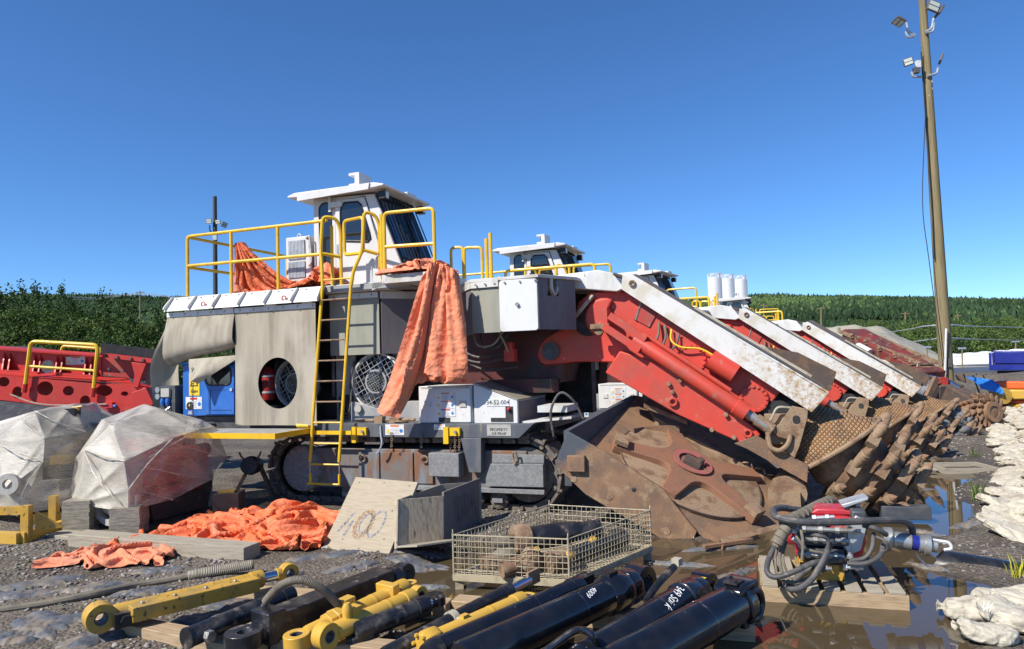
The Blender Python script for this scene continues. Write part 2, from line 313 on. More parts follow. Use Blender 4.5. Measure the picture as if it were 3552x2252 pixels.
def rustedwhite(name):                      # white cover, the paint worn off towards its lower end
    m = pm(name, (.62, .61, .58), .55, c2=(.52, .48, .39), s2=3, co='O', bump=.08); t = m.node_tree; N = t.nodes; L = t.links.new; b = N['Principled BSDF']
    tc = N.new('ShaderNodeTexCoord'); sx = N.new('ShaderNodeSeparateXYZ'); L(tc.outputs['Object'], sx.inputs[0])
    gr = N.new('ShaderNodeMapRange'); gr.inputs[1].default_value = 4.1; gr.inputs[2].default_value = 6.3; gr.inputs[3].default_value = -.16; gr.inputs[4].default_value = .17; L(sx.outputs[0], gr.inputs[0])
    n = N.new('ShaderNodeTexNoise'); n.inputs['Scale'].default_value = 15; n.inputs['Detail'].default_value = 12; n.inputs['Roughness'].default_value = .75; L(tc.outputs['Object'], n.inputs[0])
    ad = N.new('ShaderNodeMath'); L(gr.outputs[0], ad.inputs[0]); L(n.outputs[0], ad.inputs[1])
    rp = N.new('ShaderNodeMapRange'); rp.inputs[1].default_value = .55; rp.inputs[2].default_value = .72; L(ad.outputs[0], rp.inputs[0])
    n2 = N.new('ShaderNodeTexNoise'); n2.inputs['Scale'].default_value = 26; L(tc.outputs['Object'], n2.inputs[0])
    rc = N.new('ShaderNodeMix'); rc.data_type = 'RGBA'; rc.inputs[6].default_value = (.20, .11, .045, 1); rc.inputs[7].default_value = (.46, .30, .13, 1); L(n2.outputs[0], rc.inputs[0])
    mx = N.new('ShaderNodeMix'); mx.data_type = 'RGBA'; L(rp.outputs[0], mx.inputs[0]); old = b.inputs['Base Color'].links[0].from_socket; L(old, mx.inputs[6]); L(rc.outputs[2], mx.inputs[7]); L(mx.outputs[2], b.inputs['Base Color'])
rustedwhite('coverwhite')
def wrapmat(name, seed, a0, a1, x0, x1):            # layers of stretch film: streaks of more and less film
    m = bpy.data.materials.new(name); m.use_nodes = True; t = m.node_tree; N = t.nodes; L = t.links.new; b = N['Principled BSDF']
    b.inputs['Base Color'].default_value = (.62, .57, .48, 1); b.inputs['Roughness'].default_value = .2; b.inputs['Specular IOR Level'].default_value = .6
    g = N.new('ShaderNodeTexCoord'); mp = N.new('ShaderNodeMapping'); mp.inputs['Scale'].default_value = (3.2, 3.2, 30); mp.inputs['Rotation'].default_value = (.12, -.16, 0); mp.inputs['Location'].default_value = (seed, 0, 0); L(g.outputs['Object'], mp.inputs[0])
    n = N.new('ShaderNodeTexNoise'); n.inputs['Scale'].default_value = 3.2; n.inputs['Detail'].default_value = 12; n.inputs['Roughness'].default_value = .75; n.inputs['Distortion'].default_value = .8; L(mp.outputs[0], n.inputs[0])
    n3 = N.new('ShaderNodeTexNoise'); n3.inputs['Scale'].default_value = 2.2; L(g.outputs['Object'], n3.inputs[0])
    ad = N.new('ShaderNodeMath'); ad.operation = 'MULTIPLY_ADD'; ad.inputs[1].default_value = .8; L(n3.outputs[0], ad.inputs[0]); L(n.outputs[0], ad.inputs[2])
    rp = N.new('ShaderNodeMapRange'); rp.inputs[1].default_value = .68; rp.inputs[2].default_value = 1.12; rp.inputs[3].default_value = a0; rp.inputs[4].default_value = a1; L(ad.outputs[0], rp.inputs[0])
    sx = N.new('ShaderNodeSeparateXYZ'); L(g.outputs['Object'], sx.inputs[0]); gx = N.new('ShaderNodeMapRange'); gx.inputs[1].default_value = x0; gx.inputs[2].default_value = x1; gx.inputs[3].default_value = .42; gx.inputs[4].default_value = 0; L(sx.outputs[0], gx.inputs[0])      # more turns of film round the left end
    sm = N.new('ShaderNodeMath'); sm.use_clamp = True; L(rp.outputs[0], sm.inputs[0]); L(gx.outputs[0], sm.inputs[1]); L(sm.outputs[0], b.inputs['Alpha'])
    bp = N.new('ShaderNodeBump'); bp.inputs['Strength'].default_value = .5; bp.inputs['Distance'].default_value = .02; L(n.outputs[0], bp.inputs['Height']); L(bp.outputs[0], b.inputs['Normal'])
    MT[name] = m
pm('oldred', (.20, .028, .022), .6, c2=(.10, .03, .025), s2=2.5, lo=.4, hi=.6, c3=(.20, .12, .07), s3=5, lo3=.5, hi3=.65, bump=.2); pm('filmband', (.50, .46, .38), .3, c2=(.4, .36, .29), s2=9, bump=.3); wrapmat('film', 0, .14, .66, -4.85, -4.35); wrapmat('film2', 3, .16, .70, -6.5, -5.9)
# ================================================================== the setting
def fastmesh(name, V, F, mat, cols=None, smooth=False):
    V = np.asarray(V, np.float32); F = np.asarray(F, np.int32); k = F.shape[1]; me = bpy.data.meshes.new(name)
    me.vertices.add(len(V)); me.vertices.foreach_set('co', V.ravel()); me.loops.add(F.size); me.loops.foreach_set('vertex_index', F.ravel())
    me.polygons.add(len(F)); me.polygons.foreach_set('loop_start', np.arange(0, F.size, k, dtype=np.int32))
    if smooth: me.polygons.foreach_set('use_smooth', np.ones(len(F), bool))
    me.update(calc_edges=True); me.validate()
    if cols is not None:
        a = me.color_attributes.new('Col', 'FLOAT_COLOR', 'POINT'); c = np.ones((len(V), 4), np.float32); c[:, :3] = cols; a.data.foreach_set('color', c.ravel())
    me.materials.append(MT[mat] if isinstance(mat, str) else mat); return me
def put(name, me, kind=None, parent=None):
    o = bpy.data.objects.new(name, me); COL.objects.link(o)
    if kind: o['kind'] = kind
    if parent: o.parent = parent
    return o
def attrmat(name, rough=.8, spec=.15, nz=None, trans=0.):
    m = bpy.data.materials.new(name); m.use_nodes = True; N = m.node_tree.nodes; L = m.node_tree.links.new; b = N['Principled BSDF']
    a = N.new('ShaderNodeAttribute'); a.attribute_name = 'Col'; L(a.outputs['Color'], b.inputs['Base Color']); b.inputs['Roughness'].default_value = rough; b.inputs['Specular IOR Level'].default_value = spec
    if trans:
        t = N.new('ShaderNodeBsdfTranslucent'); L(a.outputs['Color'], t.inputs[0]); x = N.new('ShaderNodeMixShader'); x.inputs[0].default_value = trans
        L(b.outputs[0], x.inputs[1]); L(t.outputs[0], x.inputs[2]); L(x.outputs[0], N['Material Output'].inputs[0])
    MT[name] = m
attrmat('leaf', .65, .25, trans=.25); attrmat('forest', .9, .05)
# puddle outline surveyed on the ground plane
PUD = [(1400, 2015), (1500, 1945), (1600, 1895), (2000, 1835), (2250, 1885), (2480, 1892), (2700, 1830), (2850, 1760), (2985, 1650), (3120, 1600), (3280, 1605), (3350, 1650), (3290, 1700), (3335, 1760), (3300, 1830), (3190, 1880), (3200, 1960), (3300, 2010), (3470, 2100), (3400, 2160), (3330, 2210), (3300, 2330), (3200, 2700), (1900, 2700), (1560, 2240), (1440, 2120)]
PUDW = np.array([[*at(u, v)[:2]] for u, v in PUD])
def sdist(x, y):
    shp = np.shape(x); x = np.ravel(x); y = np.ravel(y); n = len(PUDW); best = np.full(x.shape, 1e9); ins = np.zeros(x.shape, bool)
    for i in range(n):
        ax, ay = PUDW[i]; bx, by = PUDW[(i + 1) % n]; dx, dy = bx - ax, by - ay; t = np.clip(((x - ax) * dx + (y - ay) * dy) / (dx * dx + dy * dy), 0, 1)
        best = np.minimum(best, np.hypot(x - ax - t * dx, y - ay - t * dy)); c = (ay > y) != (by > y); ins ^= c & (x < (bx - ax) * (y - ay) / (by - ay + 1e-12) + ax)
    return np.where(ins, -best, best).reshape(shp)
def hgt(x, y):
    x = np.asarray(x, float); y = np.asarray(y, float)
    sd_ = np.where((np.abs(x) < 16) & (y < 24), sdist(np.clip(x, -16, 16), np.clip(y, 0, 24)), 4.) + .55 * (fbm(x * 1.3, y * 1.3, 4, 5) - .5)
    near = .035 + .07 * (fbm(x * .9, y * .9, 4, 11) - .35) + .03 * (fbm(x * 6, y * 6, 3, 21) - .5)
    k = np.clip((sd_ + .12) / .45, 0, 1); k = k * k * (3 - 2 * k)
    bed = -.030 + .10 * (fbm(x * 2.1 + 3, y * 2.1, 4, 91) - .52)
    near = np.maximum(near, .012); h = bed + (near - bed) * k
    far = np.clip((np.hypot(x, y) - 25) / 60, 0, 1)
    return h * (1 - far) + far * (-.3 + .6 * fbm(x * .02, y * .02, 3, 31))
def axis(a, b, st, far, g=1.13):
    c = list(np.arange(a, b, st)); s = st; q = c[-1]
    while q < far[1]: s *= g; q += s; c.append(q)
    s = st; q = c[0]; l = []
    while q > far[0]: s *= g; q -= s; l.append(q)
    return np.array(l[::-1] + c)
xs = axis(-7.5, 9, .05, (-3500, 3500)); ys = axis(4.2, 14, .05, (-60, 4000))
X, Y = np.meshgrid(xs, ys, indexing='ij'); Z = hgt(X, Y); nx, ny = X.shape
I = np.arange(nx * ny).reshape(nx, ny)
def groundmat():
    m = pm('ground', (.118, .100, .080), .9, c2=(.076, .063, .050), s2=1.4, lo=.38, hi=.66, c3=(.19, .165, .13), s3=26, lo3=.5, hi3=.66, spec=.2); t = m.node_tree; N = t.nodes; L = t.links.new; b = N['Principled BSDF']
    g = N.new('ShaderNodeNewGeometry'); sx = N.new('ShaderNodeSeparateXYZ'); L(g.outputs['Position'], sx.inputs[0])
    w = N.new('ShaderNodeMapRange'); w.inputs[1].default_value = .004; w.inputs[2].default_value = .045; w.inputs[3].default_value = 1; w.inputs[4].default_value = 0; L(sx.outputs[2], w.inputs[0])   # wet mud at the water's edge
    old = b.inputs['Base Color'].links[0].from_socket
    vo = N.new('ShaderNodeTexVoronoi'); vo.inputs['Scale'].default_value = 34; L(g.outputs['Position'], vo.inputs[0])
    sp = N.new('ShaderNodeMix'); sp.data_type = 'RGBA'; sp.blend_type = 'OVERLAY'; sp.inputs[0].default_value = .35; L(old, sp.inputs[6]); hs = N.new('ShaderNodeHueSaturation'); hs.inputs['Saturation'].default_value = .12; L(vo.outputs['Color'], hs.inputs['Color']); L(hs.outputs[0], sp.inputs[7])
    mx = N.new('ShaderNodeMix'); mx.data_type = 'RGBA'; mx.inputs[7].default_value = (.055, .042, .03, 1); L(sp.outputs[2], mx.inputs[6]); q = N.new('ShaderNodeMath'); q.operation = 'MULTIPLY'; q.inputs[1].default_value = .8; L(w.outputs[0], q.inputs[0]); L(q.outputs[0], mx.inputs[0]); L(mx.outputs[2], b.inputs['Base Color'])
    rr = N.new('ShaderNodeMapRange'); rr.inputs[3].default_value = .9; rr.inputs[4].default_value = .35; L(w.outputs[0], rr.inputs[0]); L(rr.outputs[0], b.inputs['Roughness'])
    bp = N.new('ShaderNodeBump'); bp.inputs['Strength'].default_value = .8; bp.inputs['Distance'].default_value = .02; bp.invert = True; L(vo.outputs['Distance'], bp.inputs['Height']); L(bp.outputs[0], b.inputs['Normal'])
groundmat()
put('ground', fastmesh('ground', np.stack([X, Y, Z], -1).reshape(-1, 3), np.stack([I[:-1, :-1], I[1:, :-1], I[1:, 1:], I[:-1, 1:]], -1).reshape(-1, 4), 'ground', smooth=True), 'structure')
m = bpy.data.materials.new('water'); m.use_nodes = True; MT['water'] = m; b = m.node_tree.nodes['Principled BSDF']
b.inputs['Base Color'].default_value = (.075, .055, .030, 1); b.inputs['Roughness'].default_value = .015; b.inputs['IOR'].default_value = 1.5
n = m.node_tree.nodes.new('ShaderNodeTexNoise'); n.inputs['Scale'].default_value = 1.2; gg = m.node_tree.nodes.new('ShaderNodeNewGeometry'); m.node_tree.links.new(gg.outputs['Position'], n.inputs[0])
bp = m.node_tree.nodes.new('ShaderNodeBump'); bp.inputs['Strength'].default_value = .02; bp.inputs['Distance'].default_value = .05; m.node_tree.links.new(n.outputs[0], bp.inputs['Height']); m.node_tree.links.new(bp.outputs[0], b.inputs['Normal'])
wb = MB(); wb.box(-2.5, 9.5, 2.2, 15.5, -.045, .0); wb.build('puddle_water', 'water', kind='structure')
# pebbles: nobody could count them
ico_v = np.array([(0, 0, 1), (.894, 0, .447), (.276, .851, .447), (-.724, .526, .447), (-.724, -.526, .447), (.276, -.851, .447), (.724, .526, -.447), (-.276, .851, -.447), (-.894, 0, -.447), (-.276, -.851, -.447), (.724, -.526, -.447), (0, 0, -1)])
ico_f = np.array([(0, 1, 2), (0, 2, 3), (0, 3, 4), (0, 4, 5), (0, 5, 1), (1, 6, 2), (2, 7, 3), (3, 8, 4), (4, 9, 5), (5, 10, 1), (2, 6, 7), (3, 7, 8), (4, 8, 9), (5, 9, 10), (1, 10, 6), (6, 11, 7), (7, 11, 8), (8, 11, 9), (9, 11, 10), (10, 11, 6)])
def blobs(C, S, cols, seed=0, jit=.25):
    rg = np.random.RandomState(seed); n = len(C); V = ico_v[None] * (1 + jit * (rg.rand(n, 12, 1) - .5) * 2); a = rg.rand(n) * 6.28; ca, sa = np.cos(a), np.sin(a)
    x = V[..., 0] * S[:, :1]; y = V[..., 1] * S[:, 1:2]; z = V[..., 2] * S[:, 2:3]
    P = np.stack([x * ca[:, None] - y * sa[:, None], x * sa[:, None] + y * ca[:, None], z], -1) + C[:, None]
    return P.reshape(-1, 3), (ico_f[None] + 12 * np.arange(n)[:, None, None]).reshape(-1, 3), np.repeat(cols, 12, 0)
rg = np.random.RandomState(3)
cx_ = np.concatenate([rg.uniform(-7, 3, 26000), rg.uniform(3, 9.5, 14000)]); cy_ = np.concatenate([rg.uniform(4.2, 9.5, 26000), rg.uniform(4.4, 15, 14000)])
cz = hgt(cx_, cy_); dens = fbm(cx_ * 1.7, cy_ * 1.7, 3, 77); k = (cz > .006) & (dens > .40); cx_, cy_, cz = cx_[k], cy_[k], cz[k]
sz = .005 + .019 * rg.rand(len(cx_)) ** 3.5; S = np.stack([sz * 1.3, sz, sz * .7], -1); g_ = rg.uniform(.07, .34, (len(cx_), 1)); cc = np.clip(g_ * np.array([1.05, .95, .82]) + rg.normal(0, .012, (len(cx_), 3)), .03, .6)
V, F_, cc = blobs(np.stack([cx_, cy_, cz + sz * .15], -1), S, cc, 5); attrmat('stone', .8, .3); put('gravel', fastmesh('gravel', V, F_, 'stone', cc), 'stuff')
# ---------------- hills behind
def hillz(x, y):
    A = np.interp(x, [-1300, -900, -570, -70, 356, 665, 1000, 2000], [122, 114, 107, 80, 80, 66, 62, 60]) + 16 * (fbm(x * .005 + 9, y * .002, 3, 41) - .5); k = np.clip((y - 330) / 620, 0, 1) ** .9
    return A * k * (.93 + .14 * fbm(x * .006, y * .006, 3, 43)) - 1.5
hx = np.linspace(-2400, 2400, 161); hy = np.linspace(300, 1900, 81); HX, HY = np.meshgrid(hx, hy, indexing='ij'); I = np.arange(HX.size).reshape(HX.shape)
pm('hillgreen', (.040, .065, .018), .95, c2=(.065, .085, .028), s2=.02, lo=.4, hi=.6, c3=(.11, .09, .06), s3=.009, lo3=.66, hi3=.70, bump=.0, spec=.05)
put('hills', fastmesh('hills', np.stack([HX, HY, hillz(HX, HY)], -1).reshape(-1, 3), np.stack([I[:-1, :-1], I[1:, :-1], I[1:, 1:], I[:-1, 1:]], -1).reshape(-1, 4), 'hillgreen', smooth=True), 'structure')
oct_v = np.array([(1, 0, 0), (0, 1, 0), (-1, 0, 0), (0, -1, 0), (0, 0, 1), (0, 0, -.6)]); oct_f = np.array([(0, 1, 4), (1, 2, 4), (2, 3, 4), (3, 0, 4), (1, 0, 5), (2, 1, 5), (3, 2, 5), (0, 3, 5)])
rg = np.random.RandomState(8); n = 75000
ty = 345 + 760 * rg.rand(n) ** .75; tx = ty * rg.uniform(-.78, .80, n); tz = hillz(tx, ty); gap = fbm(tx * .010, ty * .010, 4, 51); k = gap > .30; tx, ty, tz = tx[k], ty[k], tz[k]; n = len(tx)
con = (fbm(tx * .004, ty * .006, 4, 61) + rg.normal(0, .09, n)) > .50; h = rg.uniform(2.2, 5.4, n) * np.where(con, 1.2, 1.0) * (.7 + .6 * rg.rand(n)); w_ = np.where(con, .26, .50) * h
P = oct_v[None] * (1 + .3 * (rg.rand(n, 6, 1) - .5)); a_ = rg.rand(n) * 6.28; ca, sa = np.cos(a_)[:, None], np.sin(a_)[:, None]; X_ = P[..., 0] * w_[:, None]; Y_ = P[..., 1] * w_[:, None]
V = np.stack([X_ * ca - Y_ * sa + tx[:, None], X_ * sa + Y_ * ca + ty[:, None], P[..., 2] * h[:, None] * .62 + (tz + h * .38)[:, None]], -1).reshape(-1, 3); patchy = (.55 + .9 * fbm(tx * .012, ty * .012, 3, 65))[:, None]
base = np.where(con[:, None], np.array([[.034, .062, .030]]), np.array([[.076, .118, .042]])) * rg.uniform(.55, 1.35, (n, 1)) * patchy
put('hill_forest', fastmesh('hill_forest', V, (oct_f[None] + 6 * np.arange(n)[:, None, None]).reshape(-1, 3), 'forest', np.repeat(base, 6, 0)), 'stuff')
def leafmass(C, Rr, per, leaf, cols, seed, shell=.55):
    rg = np.random.RandomState(seed); n = len(C); N_ = n * per; d = rg.normal(size=(N_, 3)); d /= np.linalg.norm(d, axis=1)[:, None]; d *= (shell + (1 - shell) * rg.rand(N_, 1))
    P = np.repeat(C, per, 0) + d * np.repeat(Rr, per, 0); a = rg.normal(size=(N_, 3)); a /= np.linalg.norm(a, axis=1)[:, None]; b_ = np.cross(a, rg.normal(size=(N_, 3))); b_ /= np.linalg.norm(b_, axis=1)[:, None] + 1e-9
    L_ = leaf * (.6 + .8 * rg.rand(N_, 1)); V = np.stack([P - a * L_, P + b_ * L_ * .55, P + a * L_, P - b_ * L_ * .55], 1).reshape(-1, 3)
    c = np.repeat(cols, per, 0) * rg.uniform(.65, 1.35, (N_, 1)); return V, np.arange(N_ * 4).reshape(-1, 4), np.repeat(c, 4, 0)
# bank covered in bushes on the left, behind the red steelwork
def bankz(x, y):
    top = np.interp(x, [-60, -34, -25.6, -21.5, -19, -16, -10, 0], [6.0, 5.7, 5.2, 4.3, 3.0, 2.0, 1.0, .2]); k = np.clip((y - 27) / 12, 0, 1); return top * (k * k * (3 - 2 * k)) * np.clip((75 - y) / 25, 0, 1) + .35 * (fbm(x * .4, y * .4, 3, 71) - .5) - .3
bx = np.linspace(-75, 10, 86); by = np.linspace(25, 80, 56); BX, BY = np.meshgrid(bx, by, indexing='ij'); I = np.arange(BX.size).reshape(BX.shape)
pm('bankgrass', (.045, .062, .02), .95, c2=(.085, .085, .04), s2=.6, c3=(.14, .12, .08), s3=.3, lo3=.62, hi3=.75, spec=.05, bump=.6, bs=4)
put('bank', fastmesh('bank', np.stack([BX, BY, bankz(BX, BY)], -1).reshape(-1, 3), np.stack([I[:-1, :-1], I[1:, :-1], I[1:, 1:], I[:-1, 1:]], -1).reshape(-1, 4), 'bankgrass', smooth=True), 'structure')
rg = np.random.RandomState(12); n = 2300; y_ = 27.5 + 17 * rg.rand(n); x_ = y_ * rg.uniform(-.86, -.20, n); k = rg.rand(n) > .12; x_, y_ = x_[k], y_[k]; n = len(x_)
r_ = rg.uniform(.25, .62, n) * np.interp(y_, [27, 38], [.7, 1.1]); C = np.stack([x_, y_, bankz(x_, y_) + r_ * .55], -1); RR = np.stack([r_, r_, r_ * 1.05], -1)
bc = np.where(rg.rand(n, 1) > .35, np.array([[.080, .125, .026]]), np.array([[.050, .092, .020]])) * rg.uniform(.7, 1.25, (n, 1)); olive = (x_ > -12)[:, None] & (rg.rand(n, 1) > .4); bc = np.where(olive, np.array([[.12, .125, .035]]), bc)
V, F_, cc = leafmass(C, RR, 130, .07, bc, 13); 
n2 = 70; y2 = rg.uniform(38, 43, n2); x2 = y2 * rg.uniform(-.82, -.48, n2); sp = np.stack([x2, y2, bankz(x2, y2) + rg.uniform(.8, 1.9, n2)], -1)
V2, F2, c2_ = leafmass(sp, np.tile([[.28, .28, .8]], (n2, 1)), 90, .08, np.tile([[.05, .085, .02]], (n2, 1)), 14, .1)
put('bank_bushes', fastmesh('bank_bushes', np.concatenate([V, V2]), np.concatenate([F_, F2 + len(V)]), 'leaf', np.concatenate([cc, c2_])), 'stuff')
# belt of trees on the right, in front of the hills
rg = np.random.RandomState(22); n = 900; y_ = rg.uniform(150, 330, n); x_ = y_ * rg.uniform(.36, .80, n); k = (x_ - .36 * y_) > rg.rand(n) * 25; x_, y_ = x_[k], y_[k]; n = len(x_)
def beltz(x, y): return np.interp(y, [140, 330], [-1, 11]) * np.clip((x - .38 * y) / 30, .25, 1)
h = rg.uniform(2.2, 5.8, n) * (.6 + .8 * fbm(x_ * .03, y_ * .03, 3, 5)); C = np.stack([x_, y_, beltz(x_, y_) + h * .55], -1); RR = np.stack([h * .36, h * .36, h * .62], -1)
bc = np.where(rg.rand(n, 1) > .3, np.array([[.10, .15, .036]]), np.array([[.05, .09, .028]])) * rg.uniform(.7, 1.25, (n, 1))
V, F_, cc = leafmass(C, RR, 240, .27, bc, 23, .35); put('tree_belt', fastmesh('tree_belt', V, F_, 'leaf', cc), 'stuff')
qx = np.linspace(40, 330, 40); qy = np.linspace(120, 360, 40); QX, QY = np.meshgrid(qx, qy, indexing='ij'); I = np.arange(QX.size).reshape(QX.shape)
put('lower_slope', fastmesh('lower_slope', np.stack([QX, QY, beltz(QX, QY) - .4 + 2 * (fbm(QX * .05, QY * .05, 3, 3) - .5) - np.clip((150 - QY) / 10, 0, 3)], -1).reshape(-1, 3), np.stack([I[:-1, :-1], I[1:, :-1], I[1:, 1:], I[:-1, 1:]], -1).reshape(-1, 4), 'bankgrass', smooth=True), 'structure')
# heap of black crushed stone on the left, tan covered mound on the right
def heap(name, c, rx, ry, h, mat, seed, rough=.12, flat=.0):
    a = np.linspace(-1.1, 1.1, 70); A, B = np.meshgrid(a, a, indexing='ij'); r = np.sqrt(A * A + B * B); z = h * np.clip(1 - np.maximum(r - flat, 0) / (1 - flat), -.05, 1) ** 1.15 if False else h * (np.clip(1 - np.maximum(r - flat, 0) / (1 - flat), 0, 1)) - .15
    z = z + h * rough * (fbm(A * 4, B * 4, 4, seed) - .5) * (r < 1.02); I = np.arange(A.size).reshape(A.shape)
    return put(name, fastmesh(name, np.stack([c[0] + A * rx, c[1] + B * ry, z], -1).reshape(-1, 3), np.stack([I[:-1, :-1], I[1:, :-1], I[1:, 1:], I[:-1, 1:]], -1).reshape(-1, 4), mat, smooth=True))
tag(heap('stone_heap', (-19.5, 25, 0), 11, 5.5, 3.15, 'gravelblack', 3, .10, .25), 'long heap of black crushed stone behind the red steel frame', 'gravel heap')
tag(heap('covered_mound', (39, 88, 0), 13, 14, 4.9, 'slopetan', 6, .30, .5), 'tan mound covered with weathered sheeting behind the parked machines', 'mound')
tag(heap('gravel_berm', (17.5, 29, 0), 12, 4.5, 1.0, 'ground', 8, .35, .5), 'low brown gravel berm below the deep blue machine', 'berm')
# ================================================================== the roadheaders
def sign(par, x0, x1, z0, z1, y, head='signorange', M=None):
    """a warning notice: plate, coloured header, yellow triangle, blue disc, lines of print"""
    w, h = x1 - x0, z1 - z0; p = MB().box(x0, x1, y - .004, y, z0, z1).build('warning_sign', 'decalwhite', par)
    if M: p.matrix_local = M
    y2 = y - .007
    MB().box(x0 + .28 * w, x1 - .28 * w, y2, y - .004, z1 - .22 * h, z1 - .05 * h).build('header', head, p)
    MB().prism([(x0 + .05 * w, z0 + .2 * h), (x0 + .25 * w, z0 + .2 * h), (x0 + .15 * w, z0 + .62 * h)], y2, y - .004).build('triangle', 'signyellow', p)
    MB().lathe([(0, .17 * min(h, w)), (.003, .17 * min(h, w))], (x1 - .15 * w, y - .007, z0 + .4 * h), (0, 1, 0), 14).build('disc', 'signblue', p)
    q = MB()
    for i in range(4): q.box(x0 + .3 * w, x1 - (.3 + .06 * (i % 2)) * w, y2, y - .004, z0 + (.12 + .15 * i) * h, z0 + (.17 + .15 * i) * h)
    q.build('print_lines', 'signgrey', p); return p
def bolts(pts, r, d, L_, name, mat, par):
    m = MB()
    for p in pts: m.lathe([(0, r), (L_ * .8, r), (L_, r * .8)], p, d, 6)
    o = m.build(name, mat, par); o['kind'] = 'stuff'; return o
def strip(path, h0, h1, t=.02):               # vertical sheet standing on a plan polyline
    m = MB(); P = [Vector((x, y, 0)) for x, y in path]
    for a, b in zip(P[:-1], P[1:]):
        n = (b - a).cross(Vector((0, 0, 1))).normalized() * t; vs = []
        for q in (a, b, b - n, a - n): vs += [(q.x, q.y, h0), (q.x, q.y, h1)]
        m.add(vs, [(0, 2, 3, 1), (2, 4, 5, 3), (4, 6, 7, 5), (6, 0, 1, 7), (1, 3, 5, 7), (6, 4, 2, 0)])
    return m
AX = Vector((.829, 0, -.559)); BX_ = Vector((.559, 0, .829)); CY_ = Vector((0, 1, 0)); HC = Vector((6.55, 1.2, .56))
def pick_meshes():
    b = MB(); b.lathe([(-.10, .05), (0, .06), (.03, .06), (.035, .066), (.06, .066), (.065, .058), (.085, .058), (.09, .062), (.11, .056)], (0, 0, 0), (1, 0, 0), 12)
    h = b.mesh('tool_holder', 'rustlight'); t = MB().lathe([(.10, .044), (.14, .042), (.20, .012), (.215, .004)], (0, 0, 0), (1, 0, 0), 10).mesh('pick', 'rust'); return h, t
HOLD, TIP = pick_meshes()
def fan(par, c, r, name='fan'):
    y = c[1]; f = MB(); f.eye((c[0], y + .03, c[2]), (0, 1, 0), r, r * .94, .09, 32); p = f.build(name, 'whitesteel', par)
    MB().lathe([(0, r * .93), (.02, r * .93)], (c[0], y + .16, c[2]), (0, 1, 0), 28).build('back_plate', 'dark', p)
    g = MB()
    for i in range(-5, 6):
        o = i * r * .17; L_ = math.sqrt(max(r * r * .86 - o * o, 0))
        for a in (R_(28), R_(118)):
            d = Vector((math.cos(a), 0, math.sin(a))); n = Vector((-math.sin(a), 0, math.cos(a))); w = .008 if i % 3 == 0 else .0035
            q = Vector((c[0], y - (.012 if a < 1 else .02), c[2])) + n * o; g.bar(q - d * L_, q + d * L_, w, w)
    g.build('grille', 'galv', p)
    MB().eye((c[0], y - .03, c[2]), (0, 1, 0), r * .43, r * .36, .012, 24).build('hub_ring', 'grey', p)
    pl = MB()
    for i in range(-4, 5):
        o = i * r * .09; L_ = math.sqrt(max((r * .35) ** 2 - o * o, 0)); 
        for a in (R_(28), R_(118)):
            d = Vector((math.cos(a), 0, math.sin(a))); n = Vector((-math.sin(a), 0, math.cos(a))); q = Vector((c[0], y - .032, c[2])) + n * o; pl.bar(q - d * L_, q + d * L_, .012, .006)
    pl.build('hub_mesh', 'steel', p); bl = MB()
    for i in range(8):
        a = i * math.pi / 4; d = Vector((math.cos(a), 0, math.sin(a))); bl.bar(Vector((c[0], y + .07, c[2])) + d * r * .3, Vector((c[0], y + .09, c[2])) + d * r * .9, .09, .01, (0, 1, .5))
    bl.build('blades', 'darksteel', p); return p
def curtain_hole(x0, x1, z0, z1, c, rx, rz, y):
    n = 48; vs = []; fs = []
    for i in range(n):
        t = 2 * math.pi * i / n; d = (math.cos(t), math.sin(t)); k = 1e9
        if abs(d[0]) > 1e-6: k = min(k, ((x1 if d[0] > 0 else x0) - c[0]) / d[0])
        if abs(d[1]) > 1e-6: k = min(k, ((z1 if d[1] > 0 else z0) - c[1]) / d[1])
        e = 1 / math.sqrt((d[0] / rx) ** 2 + (d[1] / rz) ** 2)
        for s_ in (0, .5, 1):
            q = e + (k - e) * s_; x, z = c[0] + d[0] * q, c[1] + d[1] * q; vs.append((x, y + .02 * math.sin(x * 5) * (1 - (z - z0) / (z1 - z0)), z))
    cs = [(x0, z0), (x1, z0), (x1, z1), (x0, z1)]
    for i in range(n):
        j = (i + 1) % n
        for s_ in (0, 1): fs.append((i * 3 + s_, j * 3 + s_, j * 3 + s_ + 1, i * 3 + s_ + 1))
    for cxn, czn in cs:      # fill the corners
        a = math.atan2(czn - c[1], cxn - c[0]) % (2 * math.pi); i = int(a / (2 * math.pi) * n) % n; j = (i + 1) % n
        vs.append((cxn, y, czn)); fs.append((i * 3 + 2, j * 3 + 2, len(vs) - 1))
    return MB().add(vs, fs)
